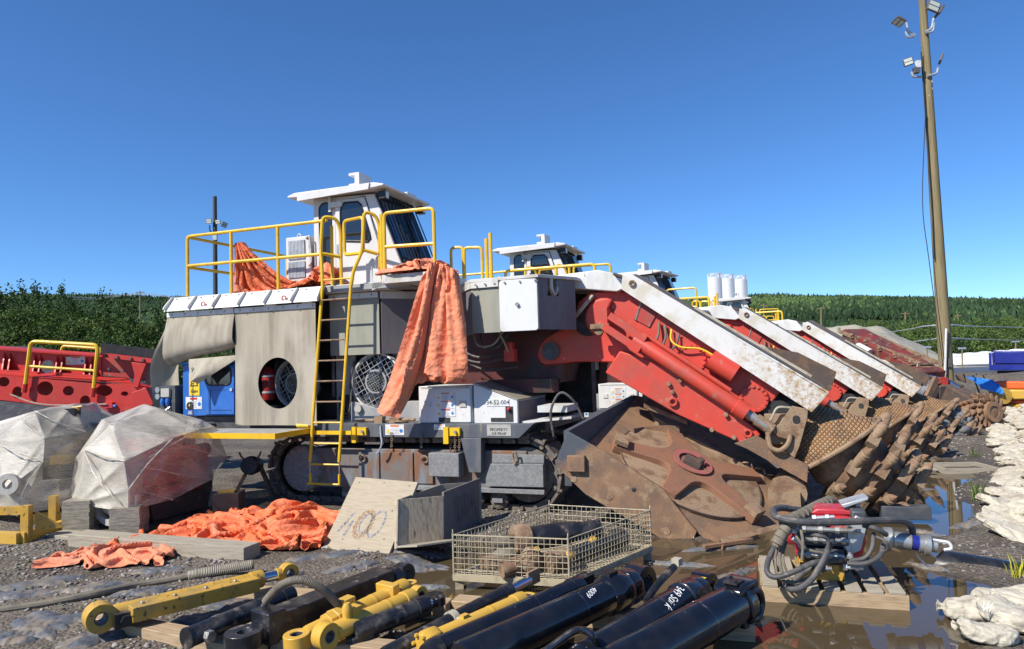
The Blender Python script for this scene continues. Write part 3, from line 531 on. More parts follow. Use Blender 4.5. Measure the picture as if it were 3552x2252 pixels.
def roadheader(loc, yaw, label):
    M = thing('roadheader', label, 'roadheader', loc, R_(yaw), 'roadheaders parked side by side'); B = lambda nm, mb, mt, **k: mb.build(nm, mt, M, **k)
    # ---- crawler track
    xa, xb, zc, r = -.70, 2.70, .50, .455; per = 2 * (xb - xa) + 2 * math.pi * r; ns = 48
    def loop(s_):
        s_ %= per
        if s_ < xb - xa: return (xa + s_, zc - r, 0)
        s_ -= xb - xa
        if s_ < math.pi * r: a = s_ / r; return (xb + r * math.sin(a), zc - r * math.cos(a), a)
        s_ -= math.pi * r
        if s_ < xb - xa: return (xb - s_, zc + r, math.pi)
        a = (s_ - (xb - xa)) / r; return (xa - r * math.sin(a), zc + r * math.cos(a), math.pi + a)
    sh = MB(); sh.box(-.093, .093, -.25, .25, -.035, 0); sh.box(-.09, -.06, -.25, .25, -.065, -.03); sh.box(-.085, .085, -.17, -.12, 0, .075); sh.box(-.085, .085, .12, .17, 0, .075); sh.lathe([(0, .028), (.1, .028)], (-.07, -.22, .04), (0, 1, 0), 8); sh.lathe([(0, .028), (.1, .028)], (-.07, .12, .04), (0, 1, 0), 8)
    shm = sh.mesh('track_shoe', 'trackshoe')
    for y in (.36, 2.3):
        band = MB(); pts = [loop(per * i / 60) for i in range(60)]; band.tube([(p[0], y, p[1]) for p in pts], .03, 6, True); t = band.build('track', 'dark', M)
        for i in range(ns):
            x, z, a = loop(per * i / ns); inst(shm, 'track_shoe', t, M=Matrix.Translation((x, y, z)) @ Matrix.Rotation(-a, 4, 'Y'))
    B('track_frame', MB().box(-.45, 2.75, .12, .62, .27, .80), 'trackrust', bevel=.01)
    B('track_frame', MB().box(-.45, 2.75, 2.05, 2.5, .27, .80), 'dark')
    hub = B('drive_hub', MB().lathe([(0, .31), (.06, .33), (.2, .33)], (-.57, .06, .52), (0, 1, 0), 28), 'gritgrey')
    bolts([(-.57 + .29 * math.cos(a * .393), .055, .52 + .29 * math.sin(a * .393)) for a in range(16)], .018, (0, -1, 0), .012, 'bolt_ring', 'trackrust', hub)
    B('idler_wheel', MB().lathe([(0, .24), (.04, .34), (.3, .34), (.36, .24)], (2.74, .14, .5), (0, 1, 0), 28), 'trackshoe')
    for i, x in enumerate((.15, .62, 1.09, 1.56, 2.03, 2.36)):
        w = B('track_roller', MB().lathe([(0, .07), (.03, .12), (.10, .12), (.11, .10), (.3, .10)], (x, .10, .19), (0, 1, 0), 18), 'trackshoe'); MB().box(x - .07, x + .07, .07, .1, .16, .21).build('roller_cap', 'gritgrey', w)
    for x0, x1 in ((.34, .66), (.68, 1.17), (1.19, 1.46)): B('frame_panel', MB().box(x0, x1, .085, .12, .36, .76), 'trackrust', bevel=.006)
    B('control_box', MB().box(1.47, 1.90, -.05, .12, .48, .78), 'gritgrey', bevel=.01)
    cov = B('track_cover', MB().prism([(2.24, .37), (3.0, .38), (3.0, .66), (2.31, .65), (2.24, .47)], .0, .13).prism([(2.31, .655), (3.0, .665), (3.0, .76), (2.32, .76)], .05, .13), 'gritgrey', bevel=.006)
    MB().tube([(2.62, 0, .72), (2.62, -.02, .80), (2.66, -.02, .80), (2.68, -.02, .70), (2.64, -.02, .66), (2.61, 0, .70)], .014, 6).build('lifting_eye', 'rustlight', cov)
    B('lower_rail', MB().box(1.15, 3.0, .02, .12, .285, .345), 'gritgrey', bevel=.008)
    B('bracket', MB().prism([(1.92, .97), (2.2, .97), (2.19, .54), (2.02, .54)], -.02, .12), 'beam', bevel=.006)
    for x in (.42, 1.36): B('lifting_eye', MB().ring((x, .06, .68), (0, 1, .2), .045, .014, 14, 6), 'rustlight')
    # ---- chassis beam
    bm_ = B('chassis_beam', MB().prism([(-.35, .97), (2.70, .97), (2.9, 1.15), (-.35, 1.15)], -.0, .5), 'beam', bevel=.006)
    B('rear_chassis', MB().box(-3.1, -.34, .1, 2.4, 1.0, 1.14), 'darksteel'); B('deck_floor', MB().box(-.34, 2.9, .45, 2.4, 1.02, 1.13), 'darksteel')
    B('far_chassis', MB().box(-.3, 2.8, 2.0, 2.5, .9, 1.14), 'darksteel')
    for x in (.35, 1.72):
        k = B('step_bracket', MB().box(x, x + .20, -.05, 0, 1.0, 1.10).box(x - .02, x + .05, -.07, -.01, .90, 1.11), 'yellow'); MB().lathe([(0, .02), (.03, .02)], (x + .15, -.05, 1.05), (0, -1, 0), 6).build('bolt_head', 'steel', k)
    for x, z0 in ((.92, .80), (1.36, .80), (1.78, .74), (1.84, .76), (1.9, .76)):
        c = MB()
        for i in range(int((1.02 - z0) / .04)): c.ring((x + .004 * math.sin(i), -.02, 1.02 - .04 * i), (1, 0, 0) if i % 2 else (0, 1, 0), .016, .0055, 8, 4)
        B('chain', c, 'chainrust')
    B('strap', MB().tube(spline([(.75, -.01, 1.12), (.76, -.02, 1.0), (.78, -.03, .9), (.74, -.03, .80), (.70, -.03, .76)], 4), .013, 6), 'galv')
    sign(M, .82, 1.10, 1.0, 1.14, -.001); sign(M, 1.54, 1.70, 1.07, 1.14, -.001)
    pp = B('property_plate', MB().box(2.28, 2.60, -.006, -.001, 1.0, 1.14), 'concrete'); MX = Matrix.Rotation(R_(90), 4, 'X')
    text('PROPERTY\nOF PRHP', .05, 'ink', pp, Matrix.Translation((2.44, -.008, 1.05)) @ MX)
    # ---- boxes on the deck
    bx = B('storage_box', MB().box(1.30, 2.06, .05, .95, 1.15, 1.63), 'white', bevel=.01)
    dr = B('box_door', MB().prism(rrect(1.315, 2.05, 1.165, 1.60, .02), .025, .05), 'white', bevel=.004)
    for x in (1.40, 1.90): MB().box(x, x + .09, .012, .03, 1.36, 1.44).build('latch', 'whitesteel', dr)
    MB().box(1.60, 1.76, .02, .03, 1.165, 1.225).build('slot', 'dark', dr); MB().tube([(1.33, .02, 1.62), (2.03, .02, 1.62)], .012, 6).build('hinge', 'whitesteel', dr)
    for i, z in enumerate((1.50, 1.395, 1.29)): sign(M, 1.56, 1.84, z - .05, z + .05, .0235, 'signred' if i == 2 else 'signorange')
    rb = B('ramp_box', MB().prism([(2.09, 1.15), (2.68, 1.15), (2.68, 1.44), (2.58, 1.47), (2.12, 1.64), (2.09, 1.64)], .04, 1.15), 'white', bevel=.008)
    a_ = Vector((2.11, 0, 1.653)); b_ = Vector((2.60, 0, 1.472)); MB().prism([(2.09, 1.645), (2.12, 1.645), (2.69, 1.432), (2.69, 1.448), (2.12, 1.661), (2.09, 1.661)], .03, 1.16).build('tread_plate', 'tread', rb)
    MB().box(2.681, 2.69, .05, 1.14, 1.16, 1.42).build('ribbed_end', 'rubberdark', rb)
    MB().box(2.52, 2.62, .034, .045, 1.17, 1.36).build('cutout', 'dark', rb); MB().box(2.32, 2.52, .034, .045, 1.17, 1.22).build('cutout', 'dark', rb); MB().lathe([(0, .022), (.03, .022), (.045, .012)], (2.57, .034, 1.33), (0, -1, 0), 10).build('stop_button', 'signred', rb)
    npl = B('number_plate', MB().box(2.265, 2.575, .034, .039, 1.365, 1.455), 'decalwhite')
    B('step_plate', MB().box(2.92, 3.3, .1, .6, 1.28, 1.36).prism([(2.7, 1.14), (3.35, 1.2), (3.35, 1.23), (2.7, 1.17)], .1, .5), 'whitesteel'); B('hose_loop', MB().tube(spline([(3.15, .0, 1.0), (3.13, -.02, 1.3), (3.25, 0, 1.52), (3.4, .05, 1.42), (3.5, .1, 1.2)], 5), .016, 7), 'hose')
    # ---- platform and ladder
    yp = B('folding_platform', MB().box(-1.95, -.30, -.82, -.05, 1.05, 1.085), 'gratemetal'); MB().box(-1.97, -.28, -.85, -.82, 1.03, 1.10).box(-.30, -.275, -.82, -.03, 1.03, 1.10).box(-1.97, -1.95, -.82, -.03, 1.03, 1.10).build('edge_bars', 'yellow', yp)
    B('platform_hinge', MB().box(-.55, -.34, -.04, .02, 1.06, 1.16).lathe([(0, .03), (.2, .03)], (-.55, -.05, 1.13), (1, 0, 0), 8), 'yellow')
    ld = B('ladder', MB().tube([(-.235, -.20, .66), (-.20, -.16, 1.3), (-.085, -.06, 3.08)], .022, 8).tube([(.225, -.20, .66), (.262, -.16, 1.3), (.375, -.06, 3.08)], .022, 8), 'yellow')
    for i in range(10):
        z = .625 + .277 * i; f_ = (z - .66) / 2.42; f_ = max(f_, 0); xl = -.235 + .15 * f_; y_ = -.20 + .14 * f_
        MB().tube([(xl, y_, z), (xl + .46, y_, z)], .0125, 6).build('rung', 'rustlight' if 2 < i < 9 else 'yellow', ld)
    MB().tube([(-.235, -.2, .66), (-.235, -.2, .46)], .008, 5).tube([(.225, -.2, .66), (.225, -.2, .46)], .008, 5).build('chain_links', 'steel', ld)
    MB().tube(rpath([(-.235, -.2, .50), (-.235, -.2, .37), (-.27, -.2, .365)], .02), .02, 6).tube([(.225, -.2, .50), (.225, -.2, .365)], .02, 6).tube([(-.29, -.2, .365), (.24, -.2, .365)], .013, 6).build('bottom_step', 'yellow', ld)
    MB().bar((-.22, -.13, 1.04), (.38, -.13, 1.04), .02, .05).build('cross_bar', 'yellow', ld)
    # ---- superstructure core
    B('engine_core', MB().box(-2.55, 1.15, .95, 2.35, 1.14, 2.93).box(-2.6, -.25, .55, .95, 2.3, 2.93), 'dark')
    B('engine_pump', MB().lathe([(0, .16), (.6, .16)], (-1.5, .8, 1.95), (1, 0, 0), 16), 'darksteel'); B('filter_housing', MB().box(-.3, .1, .6, .95, 1.6, 2.3), 'darksteel'); B('filter_pipe', MB().lathe([(0, .08), (.9, .08)], (-.05, .5, 1.15), (0, 0, 1), 12), 'darksteel')
    B('side_plate', MB().prism([(-.22, 1.15), (.10, 1.15), (.10, 2.15), (-.22, 2.15)], .42, .45), 'grey'); B('side_cutout', MB().prism(rrect(-.17, .06, 1.22, 1.52, .05), .405, .425), 'dark')
    B('cable_bundle', MB().tube(spline([(-.15, .38, 1.5), (-.12, .36, 1.25), (0, .36, 1.2), (.06, .36, 1.35), (.04, .38, 1.7), (.1, .4, 2.0)], 5), .018, 6).tube(spline([(-.12, .38, 1.55), (-.05, .34, 1.28), (.04, .34, 1.3), (.08, .36, 1.6)], 5), .014, 6).tube([(-.22, .35, 1.5), (-.22, .35, 2.1)], .025, 6), 'hose')
    fan(M, (.50, .34, 1.70), .40); fan(M, (-.95, .45, 1.70), .37)
    B('fan_base', MB().prism([(.08, 1.15), (1.25, 1.15), (1.25, 1.42), (.9, 1.42), (.5, 1.33), (.16, 1.42), (.08, 1.42)], .32, .6), 'grey', bevel=.006); B('filler_cap', MB().lathe([(0, .055), (.05, .055)], (.22, .32, 1.33), (0, -1, 0), 14), 'concrete')
    B('pipe_fittings', MB().tube([(.3, .1, 1.18), (1.2, .12, 1.19)], .022, 6).box(.62, .74, .05, .15, 1.15, 1.24).box(.85, 1.0, .04, .16, 1.15, 1.22).ring((1.0, .1, 1.16), (0, .2, 1), .09, .014, 14, 5), 'rustlight')
    ex = B('fire_extinguisher', MB().lathe([(0, .085), (.02, .095), (.42, .095), (.47, .06), (.5, .03)], (-1.42, .42, 1.46), (0, 0, 1), 16), 'extred'); MB().eye((-1.42, .42, 1.58), (0, 0, 1), .1, .09, .03, 16).eye((-1.42, .42, 1.82), (0, 0, 1), .1, .09, .03, 16).build('clamp', 'galv', ex)
    B('partition', MB().box(-1.70, -1.66, .12, .95, 1.14, 2.7), 'dark'); B('junction_box', MB().box(-1.45, -1.22, .35, .45, 1.25, 1.38), 'darksteel'); B('battery_cables', MB().tube(spline([(-.95, .4, 1.4), (-.85, .35, 1.25), (-.7, .4, 1.35), (-.6, .4, 1.25)], 4), .012, 5), 'hose')
    # ---- rubber side curtains under a hinged white guard
    gd = B('deck_guard', MB().prism([(.02, 3.05), (.06, 3.05), (-.05, 2.90), (-.11, 2.83), (-.15, 2.83), (-.14, 2.85)], -2.86, -.12, 'yz'), 'white', ang=50)
    for x in (-2.84, -2.38, -1.93, -1.47, -1.01, -.55): MB().prism([(.02, 3.045), (-.145, 2.845), (-.19, 2.86), (-.17, 2.90), (-.03, 3.05)], x, x + .016, 'yz').build('gusset', 'white', gd)
    MB().prism([(.02, 3.045), (-.145, 2.845), (-.15, 2.87), (-.06, 3.03)], -.135, -.12, 'yz').build('gusset', 'white', gd)
    bolts([(-2.75 + .235 * i, -.005, 3.015) for i in range(12)], .014, (0, -1, .6), .02, 'bolt_row', 'steel', gd)
    for x in (-2.12, -.68): MB().tube(arc((x, 2.90), .035, -40, 220, 8, 'xz', -.13), .009, 6).build('shackle', 'signred', gd)
    for x0, x1 in ((-2.88, -1.62), (-1.60, -.21)):
        s_ = B('curtain_strip', MB().box(x0, x1, -.075, -.05, 2.745, 2.815), 'white', bevel=.003); bolts([(x0 + .1 + .25 * i, -.075, 2.78) for i in range(int((x1 - x0) / .25) + 1) if x0 + .1 + .25 * i < x1 - .02], .014, (0, -1, 0), .018, 'bolt_row', 'steel', s_)
    B('hinge_row', MB().box(-2.5, -2.3, -.10, -.06, 2.815, 2.83).box(-1.8, -1.6, -.10, -.06, 2.815, 2.83).box(-1.05, -.85, -.10, -.06, 2.815, 2.83).box(-.4, -.25, -.10, -.06, 2.815, 2.83), 'white')
    B('side_curtain', curtain_hole(-1.60, -.215, 1.13, 2.76, (-.87, 1.72), .34, .36, -.05), 'rubber', solid=.014)
    nu, nv = 40, 36; P = np.zeros((nu, nv, 3))
    for i in range(nu):
        u = i / (nu - 1); x = -2.88 + 1.27 * u; rr = .19 - .07 * u; zb = 2.02 + .27 * u + .02 * math.sin(u * 5)
        for j in range(nv):
            w = j / (nv - 1)
            if w < .45: k = w / .45; z = 2.76 + (zb + rr - 2.76) * k; y = -.05 - .10 * math.sin(k * 1.57) * (1 - .4 * u)
            else: q = (w - .45) / .55 * 3.5; z = zb + rr - rr * math.sin(q); y = -.05 - .10 * (1 - .4 * u) + rr * (1 - math.cos(q))
            P[i, j] = (x, y, z)
    B('rolled_curtain', MB().grid(P), 'rubber', solid=.014, ang=80)
    nu, nv = 26, 14; P = np.zeros((nu, nv, 3))
    for i in range(nu):
        w = i / (nu - 1)
        for j in range(nv):
            u = j / (nv - 1); P[i, j] = (-2.92 - .36 * w ** .8 + .03 * math.sin(w * 9) + u * (.05 + .38 * w ** .7), .04 - .10 * math.sin(w * 3) * (1 - u) + .12 * u - .05 * math.sin(u * 5 + w * 3), 2.76 - 1.36 * w - .06 * u * w)
    B('end_curtain', MB().grid(P), 'rubber', solid=.014, ang=80)
    nu, nv = 20, 20; P = np.zeros((nu, nv, 3))
    for i in range(nu):
        u = i / (nu - 1)
        for j in range(nv):
            w = j / (nv - 1); e = (1 - .95 * w); x = -2.62 + .95 * u * e + .20 * w; P[i, j] = (x, .14 - .16 * w ** .8 - .06 * math.sin(u * 3) * w + .08 * u, 2.10 + .04 * u - .40 * w + .06 * w * math.sin(3.14 * u))
    B('curtain_flap', MB().grid(P), 'rubber', solid=.012, ang=80)
    c = MB()
    for i in range(18): c.ring((-2.36 + .004 * (i % 2), -.04, 1.90 - .04 * i), (1, 0, 0) if i % 2 else (0, 1, 0), .018, .005, 8, 4)
    B('hanging_chain', c, 'darksteel'); B('lifting_tag', MB().lathe([(0, .06), (.012, .06)], (-2.40, -.05, 1.36), (0, -1, 0), 14), 'plasticblack'); B('paper_tag', MB().prism([(-2.48, 1.02), (-2.36, 1.0), (-2.31, 1.14), (-2.42, 1.17)], -.062, -.058), 'decalwhite')
    text('4', .07, 'signyellow', M, Matrix.Translation((-2.34, -.185, 1.43)) @ MX)
    # ---- blue electrical cabinet
    cb = B('electrical_cabinet', MB().box(-3.05, -2.00, .38, .95, 1.26, 2.03), 'bluecab', bevel=.008); MB().box(-3.08, -1.98, .34, .97, 2.03, 2.06).build('cabinet_roof', 'bluecab', cb)
    dd = B('cabinet_door', MB().prism(rrect(-2.62, -2.06, 1.28, 2.0, .02), .355, .38), 'bluecab', bevel=.004); MB().prism(rrect(-2.56, -2.12, 1.72, 1.97, .07), .348, .356).build('door_window', 'glass', dd)
    MB().tube([(x, .35, z) for x, z in rrect(-2.57, -2.11, 1.71, 1.98, .08)], .012, 5, True).build('window_seal', 'plasticblack', dd); MB().box(-2.50, -2.12, .35, .356, 1.34, 1.345).box(-2.50, -2.495, .35, .356, 1.34, 1.64).box(-2.50, -2.2, .35, .356, 1.635, 1.64).build('door_seam', 'ink', dd); MB().box(-2.12, -2.08, .335, .355, 1.62, 1.66).build('door_lock', 'galv', dd)
    hv = B('voltage_sign', MB().box(-2.92, -2.72, .372, .379, 1.56, 1.90), 'signyellow'); MB().prism([(-2.90, 1.70), (-2.74, 1.70), (-2.82, 1.87)], .369, .372).build('triangle', 'ink', hv); MB().prism([(-2.875, 1.715), (-2.765, 1.715), (-2.82, 1.84)], .366, .369).build('triangle_face', 'signyellow', hv)
    MB().prism([(-2.815, 1.83), (-2.84, 1.77), (-2.82, 1.775), (-2.83, 1.72), (-2.80, 1.785), (-2.82, 1.78), (-2.805, 1.83)], .363, .366).build('lightning_bolt', 'ink', hv); text('1000V', .055, 'ink', hv, Matrix.Translation((-2.82, .368, 1.62)) @ MX)
    csign = sign(M, -2.99, -2.68, 1.36, 1.54, .379, 'signred'); B('cabinet_plate', MB().box(-2.94, -2.86, .373, .379, 1.2801, 1.33), 'galv')
    B('air_unit', MB().box(-3.42, -3.12, .3, .6, 1.25, 1.72), 'darksteel').data.materials[0]; B('air_bowls', MB().lathe([(0, .03), (.06, .04), (.1, .03)], (-3.34, .28, 1.43), (0, 0, 1), 10).lathe([(0, .03), (.06, .04), (.1, .03)], (-3.24, .28, 1.43), (0, 0, 1), 10), 'bluecab')
    B('air_gauge', MB().lathe([(0, .045), (.03, .045)], (-3.42, .28, 1.66), (0, -1, 0), 12).lathe([(0, .045), (.03, .045)], (-3.42, .28, 1.56), (0, -1, 0), 12).tube(spline([(-3.2, .28, 1.4), (-3.3, .2, 1.3), (-3.45, .25, 1.2)], 4), .01, 5), 'steel'); B('air_housing', MB().box(-3.36, -3.2, .26, .3, 1.55, 1.68), 'concrete')
    B('ground_skid', MB().box(-2.6, -1.75, .15, .4, 1.14, 1.24).lathe([(0, .04), (.08, .04)], (-2.35, .2, 1.14), (0, 0, 1), 8).lathe([(0, .04), (.08, .04)], (-2.2, .2, 1.14), (0, 0, 1), 8), 'darksteel')
    for c_ in M.children:
        if c_.name.split('.')[0] in ('electrical_cabinet', 'cabinet_door', 'voltage_sign', 'cabinet_plate', 'air_unit', 'air_bowls', 'air_gauge', 'air_housing') or c_ == csign: c_.location = (.34, -.32, 0)
        if c_.name.split('.')[0] in ('curtain_flap',): c_.location = (.17, -.21, 0)
        if c_.name.split('.')[0] in ('hanging_chain', 'lifting_tag', 'paper_tag'): c_.location = (.06, -.12, .06)
    # ---- panels right of the ladder
    B('ladder_panel', MB().box(-.18, .62, .23, .25, 2.08, 2.86), 'rubber2'); st = B('panel_strip', MB().box(-.18, .62, .20, .24, 2.86, 2.94), 'whitesteel', bevel=.003); bolts([(-.08 + .2 * i, .2, 2.90) for i in range(4)], .014, (0, -1, 0), .016, 'bolt_row', 'steel', st)
    B('deck_edge', MB().box(-.16, .86, .10, .5, 2.95, 3.06).prism([(.62, 2.94), (.80, 3.0), (.80, 3.22), (.64, 3.24)], .06, .075), 'whitesteel', bevel=.004); B('deck', MB().box(-2.80, 1.2, .06, 2.42, 2.965, 3.045), 'grey')
    B('corner_panel', strip([(.66, .22), (1.30, .85)], 2.08, 2.92, -.02), 'rubberdark'); B('corner_strip', strip([(.655, .205), (1.30, .835)], 2.84, 2.94, -.02), 'whitesteel')
    B('inner_block', MB().box(.62, 1.1, .55, .9, 1.9, 2.35), 'grey')
    # ---- deck rails
    def rails(name, segs, par=M, r_=.024, mt='yellow'):
        m_ = MB()
        for s_ in segs: m_.tube(rpath(s_, .07, 4), r_, 8)
        return m_.build(name, mt, par)
    rails('guard_rail', [[(-2.57, .03, 3.05), (-2.57, .03, 3.97), (-.06, .03, 3.965)], [(-2.57, .03, 3.52), (-.10, .03, 3.50)], [(-1.74, .03, 3.05), (-1.74, .03, 3.96)], [(-.90, .03, 3.05), (-.90, .03, 3.96)]])
    rails('guard_rail', [[(-2.57, .03, 3.96), (-2.57, 2.36, 3.97), (-2.57, 2.36, 3.05)], [(-2.57, .03, 3.50), (-2.57, 2.36, 3.51)], [(-2.57, 1.2, 3.05), (-2.57, 1.2, 3.96)]])
    rails('guard_rail', [[(-2.5, 2.36, 3.05), (-2.5, 2.36, 3.95), (-.9, 2.36, 3.95), (-.9, 2.36, 3.05)]])
    rails('ladder_handrail', [[(-.085, -.06, 3.02), (-.10, -.05, 3.3), (-.14, -.02, 3.55), (-.11, 0, 4.02), (.04, .10, 4.0), (.07, .16, 3.85), (.07, .16, 3.05)], [(-.13, -.02, 3.50), (.06, .15, 3.46)], [(-.05, .12, 3.05), (-.05, .12, 3.9)]])
    rails('ladder_handrail', [[(.375, -.06, 3.02), (.40, -.05, 3.2), (.53, -.02, 3.48), (.56, 0, 4.02), (.68, .08, 3.98), (.72, .12, 3.85), (.72, .12, 3.05)], [(.52, -.02, 3.50), (.70, .1, 3.44)]])
    rails('gate', [[(.13, .16, 3.86), (.13, .16, 3.48), (.52, .02, 3.46), (.53, .02, 3.95), (.13, .16, 3.96), (.13, .16, 3.80)]]); rails('gate_post', [[(.80, .05, 3.05), (.80, .05, 3.97)]], r_=.03)
    rails('guard_rail', [[(.95, -.14, 3.08), (.95, -.14, 3.93), (1.68, -.14, 3.92), (1.68, -.14, 3.08)], [(.95, -.14, 3.48), (1.68, -.14, 3.46)]])
    rails('guard_rail', [[(.95, 1.9, 3.0), (.95, 1.9, 3.76), (1.16, 1.9, 3.75), (1.16, 1.9, 3.0)], [(1.18, 1.9, 3.0), (1.18, 1.9, 3.74), (1.48, 1.9, 3.72), (1.48, 1.9, 3.16), (1.18, 1.9, 3.15)]]); rails('gate_post', [[(1.56, 1.9, 2.95), (1.56, 1.9, 3.85)], [(1.63, 1.9, 2.95), (1.63, 1.9, 3.93)]], r_=.03)
    rails('guard_rail', [[(1.75, 2.2, 2.9), (1.75, 2.2, 3.36), (3.2, 2.2, 3.36), (3.2, 2.2, 2.9)]])
    B('platform', MB().box(.93, 1.69, -.20, .8, 2.985, 3.10), 'whitesteel', bevel=.006)
    # ---- cab
    cabp = [(-.70, 3.05), (.80, 3.05), (.78, 3.36), (.36, 4.42), (-.70, 4.46)]
    cb2 = B('cab', MB().prism(cabp, .60, 1.66), 'cab', bevel=.015)
    dr = B('cab_door', MB().prism([(-.30, 3.09), (.46, 3.09), (.50, 3.45), (.21, 4.36), (.17, 4.385), (-.26, 4.385), (-.30, 4.34)], .575, .60), 'cab', bevel=.008)
    wn = [(-.17, 3.77), (.26, 3.72), (.30, 3.76), (.28, 3.86), (.15, 4.27), (.10, 4.32), (-.12, 4.33), (-.18, 4.28), (-.20, 4.2), (-.20, 3.83)]; B('door_window', MB().prism(wn, .568, .576), 'glass'); B('window_seal', MB().tube([(x, .57, z) for x, z in wn], .016, 6, True), 'plasticblack')
    w2 = rrect(-.59, -.385, 3.20, 4.37, .10); B('side_window', MB().prism(w2, .593, .601), 'glass'); B('window_seal', MB().tube([(x, .595, z) for x, z in w2], .014, 6, True), 'plasticblack')
    B('door_hinge', MB().box(-.36, -.16, .55, .58, 4.28, 4.36).box(-.40, -.36, .55, .6, 4.22, 4.44), 'whitesteel'); B('door_handle', MB().box(-.26, -.2, .54, .575, 3.58, 3.72), 'steel')
    B('door_gap', MB().tube([(-.31, .6, 3.1), (-.31, .6, 4.38), (.2, .6, 4.40), (.53, .6, 3.44)], .008, 4), 'plasticblack')
    rf = B('cab_roof', MB().prism([(-1.03, 4.47), (-.80, 4.455), (.45, 4.455), (.62, 4.47), (.62, 4.50), (.45, 4.535), (-.9, 4.535), (-1.03, 4.50)], .42, 1.86), 'cab', bevel=.012); MB().prism([(-.84, 4.40), (.38, 4.44), (.40, 4.53), (-.84, 4.50)], .40, .43).build('visor', 'cab', rf)
    B('camera_housing', MB().prism([(-.07, 4.53), (.11, 4.53), (.11, 4.77), (-.07, 4.77), (-.07, 4.73), (.03, 4.73), (.03, 4.61), (-.07, 4.61)], .60, .95), 'cab', bevel=.004); B('camera', MB().lathe([(0, .03), (.08, .035)], (.01, .7, 4.63), (0, 0, 1), 10), 'steel'); B('roof_box', MB().box(.3, .52, 1.3, 1.6, 4.53, 4.58), 'cab', bevel=.004)
    dx, dz = .42, -1.06; fn = Vector((1.06, 0, .42)).normalized(); A_ = Vector((.36, 0, 4.42)); D_ = Vector((.78, 0, 3.36)) - A_
    def fq(y, t, o): return A_ + D_ * t + Vector((0, y, 0)) + fn * o
    def fpan(y0, y1, t0, t1, o0, o1): 
        q = [fq(y, t, o) for o in (o0, o1) for (y, t) in ((y0, t0), (y1, t0), (y1, t1), (y0, t1))]; return MB().add(q, [(0, 1, 2, 3), (7, 6, 5, 4), (0, 4, 5, 1), (1, 5, 6, 2), (2, 6, 7, 3), (3, 7, 4, 0)])
    B('windscreen_frame', fpan(.615, 1.645, .02, .98, .0, .012), 'plasticblack'); B('windscreen', fpan(.69, 1.57, .08, .90, .012, .02), 'glassblue')
    for i in range(9):
        y = .72 + .105 * i; q = [fq(y, .0, .06), fq(y, .05, .10), fq(y, .85, .10), fq(y, .93, .10), fq(y, .98, .06), fq(y, .97, .01)]; B('windscreen_bar', MB().tube(rpath(q, .05, 3), .0095, 6), 'plasticblack')
    B('bar_bracket', MB().bar(fq(.66, .03, .06), fq(1.62, .03, .06), .03, .03), 'plasticblack'); B('bar_bracket', MB().bar(fq(.66, .96, .03), fq(1.62, .96, .03), .03, .03), 'plasticblack'); B('wiper', MB().bar(fq(1.35, .1, .04), fq(1.2, .85, .04), .06, .02), 'plasticblack')
    for y in (.58, 1.72): wl = B('work_light', MB().box(.46, .58, y - .05, y + .06, 4.31, 4.43), 'plasticblack', bevel=.01); MB().box(.58, .587, y - .035, y + .045, 4.325, 4.415).build('lens', 'led', wl)
    ac = B('air_conditioner', MB().box(-1.17, -.75, .55, .95, 3.10, 3.90), 'cab', bevel=.012); 
    for z0, z1 in ((3.28, 3.52), (3.56, 3.84)):
        g = MB().box(-1.12, -.82, .543, .55, z0, z1)
        g.build('grille_back', 'darksteel', ac); g = MB()
        for i in range(12): g.box(-1.115 + .025 * i, -1.098 + .025 * i, .530, .543, z0, z1)
        g.build('grille_fins', 'galv', ac)
    MB().tube(arc((-.96, 3.92), .03, 0, 360, 8, 'xz', .6), .01, 5).build('lifting_eye', 'cab', ac); B('ac_pipe', MB().tube(rpath([(-.80, .54, 3.86), (-.72, .52, 3.9), (-.70, .54, 3.5), (-.76, .54, 3.44)], .05), .012, 6).lathe([(0, .02), (.6, .02)], (-.74, .56, 3.1), (0, 0, 1), 8), 'whitesteel')
    # ---- front body with rubber skirts
    B('front_skirt', strip([(1.80, .40), (2.12, .0)], 2.28, 2.90), 'rubberdark'); B('front_skirt', strip([(2.12, .0), (2.52, -.03)], 2.29, 2.90), 'rubber2'); B('front_plate', MB().prism(rrect(2.52, 3.02, 2.29, 2.93, .04), -.06, -.035), 'white', bevel=.004)
    B('plate_bolt', MB().lathe([(0, .025), (.03, .025)], (2.76, -.06, 2.62), (0, -1, 0), 6), 'steel')
    n_ = strip([(3.03, -.05), (3.34, .52)], 2.30, 2.72); n_.v += strip([(3.03, -.05), (3.10, .08)], 2.72, 2.93).v and []; B('front_skirt', n_, 'rubberdark'); B('front_skirt', strip([(3.03, -.05), (3.105, .088)], 2.721, 2.93), 'rubberdark'); B('front_skirt', strip([(3.20, .263), (3.34, .52)], 2.721, 2.93), 'rubberdark')
    B('skirt_pipe', MB().tube(rpath([(3.13, .15, 2.96), (3.13, .15, 2.80), (3.15, .2, 2.72), (3.17, .26, 2.8), (3.17, .3, 2.95)], .05), .03, 8), 'steel')
    top = B('front_roof', MB().prism([(1.78, .42), (2.11, -.03), (3.04, -.075), (3.37, .53), (3.37, 1.9), (1.2, 2.2), (1.2, .9)], 2.935, 2.975, 'xy'), 'whitesteel', bevel=.004)
    s_ = B('roof_strip', strip([(1.80, .40), (2.12, -.012), (2.51, -.045)], 2.86, 2.935, -.014), 'whitesteel'); bolts([(2.2 + .13 * i, -.05, 2.90) for i in range(3)] + [(2.6 + .2 * i, -.062, 2.9) for i in range(3)], .014, (0, -1, 0), .018, 'bolt_row', 'steel', s_)
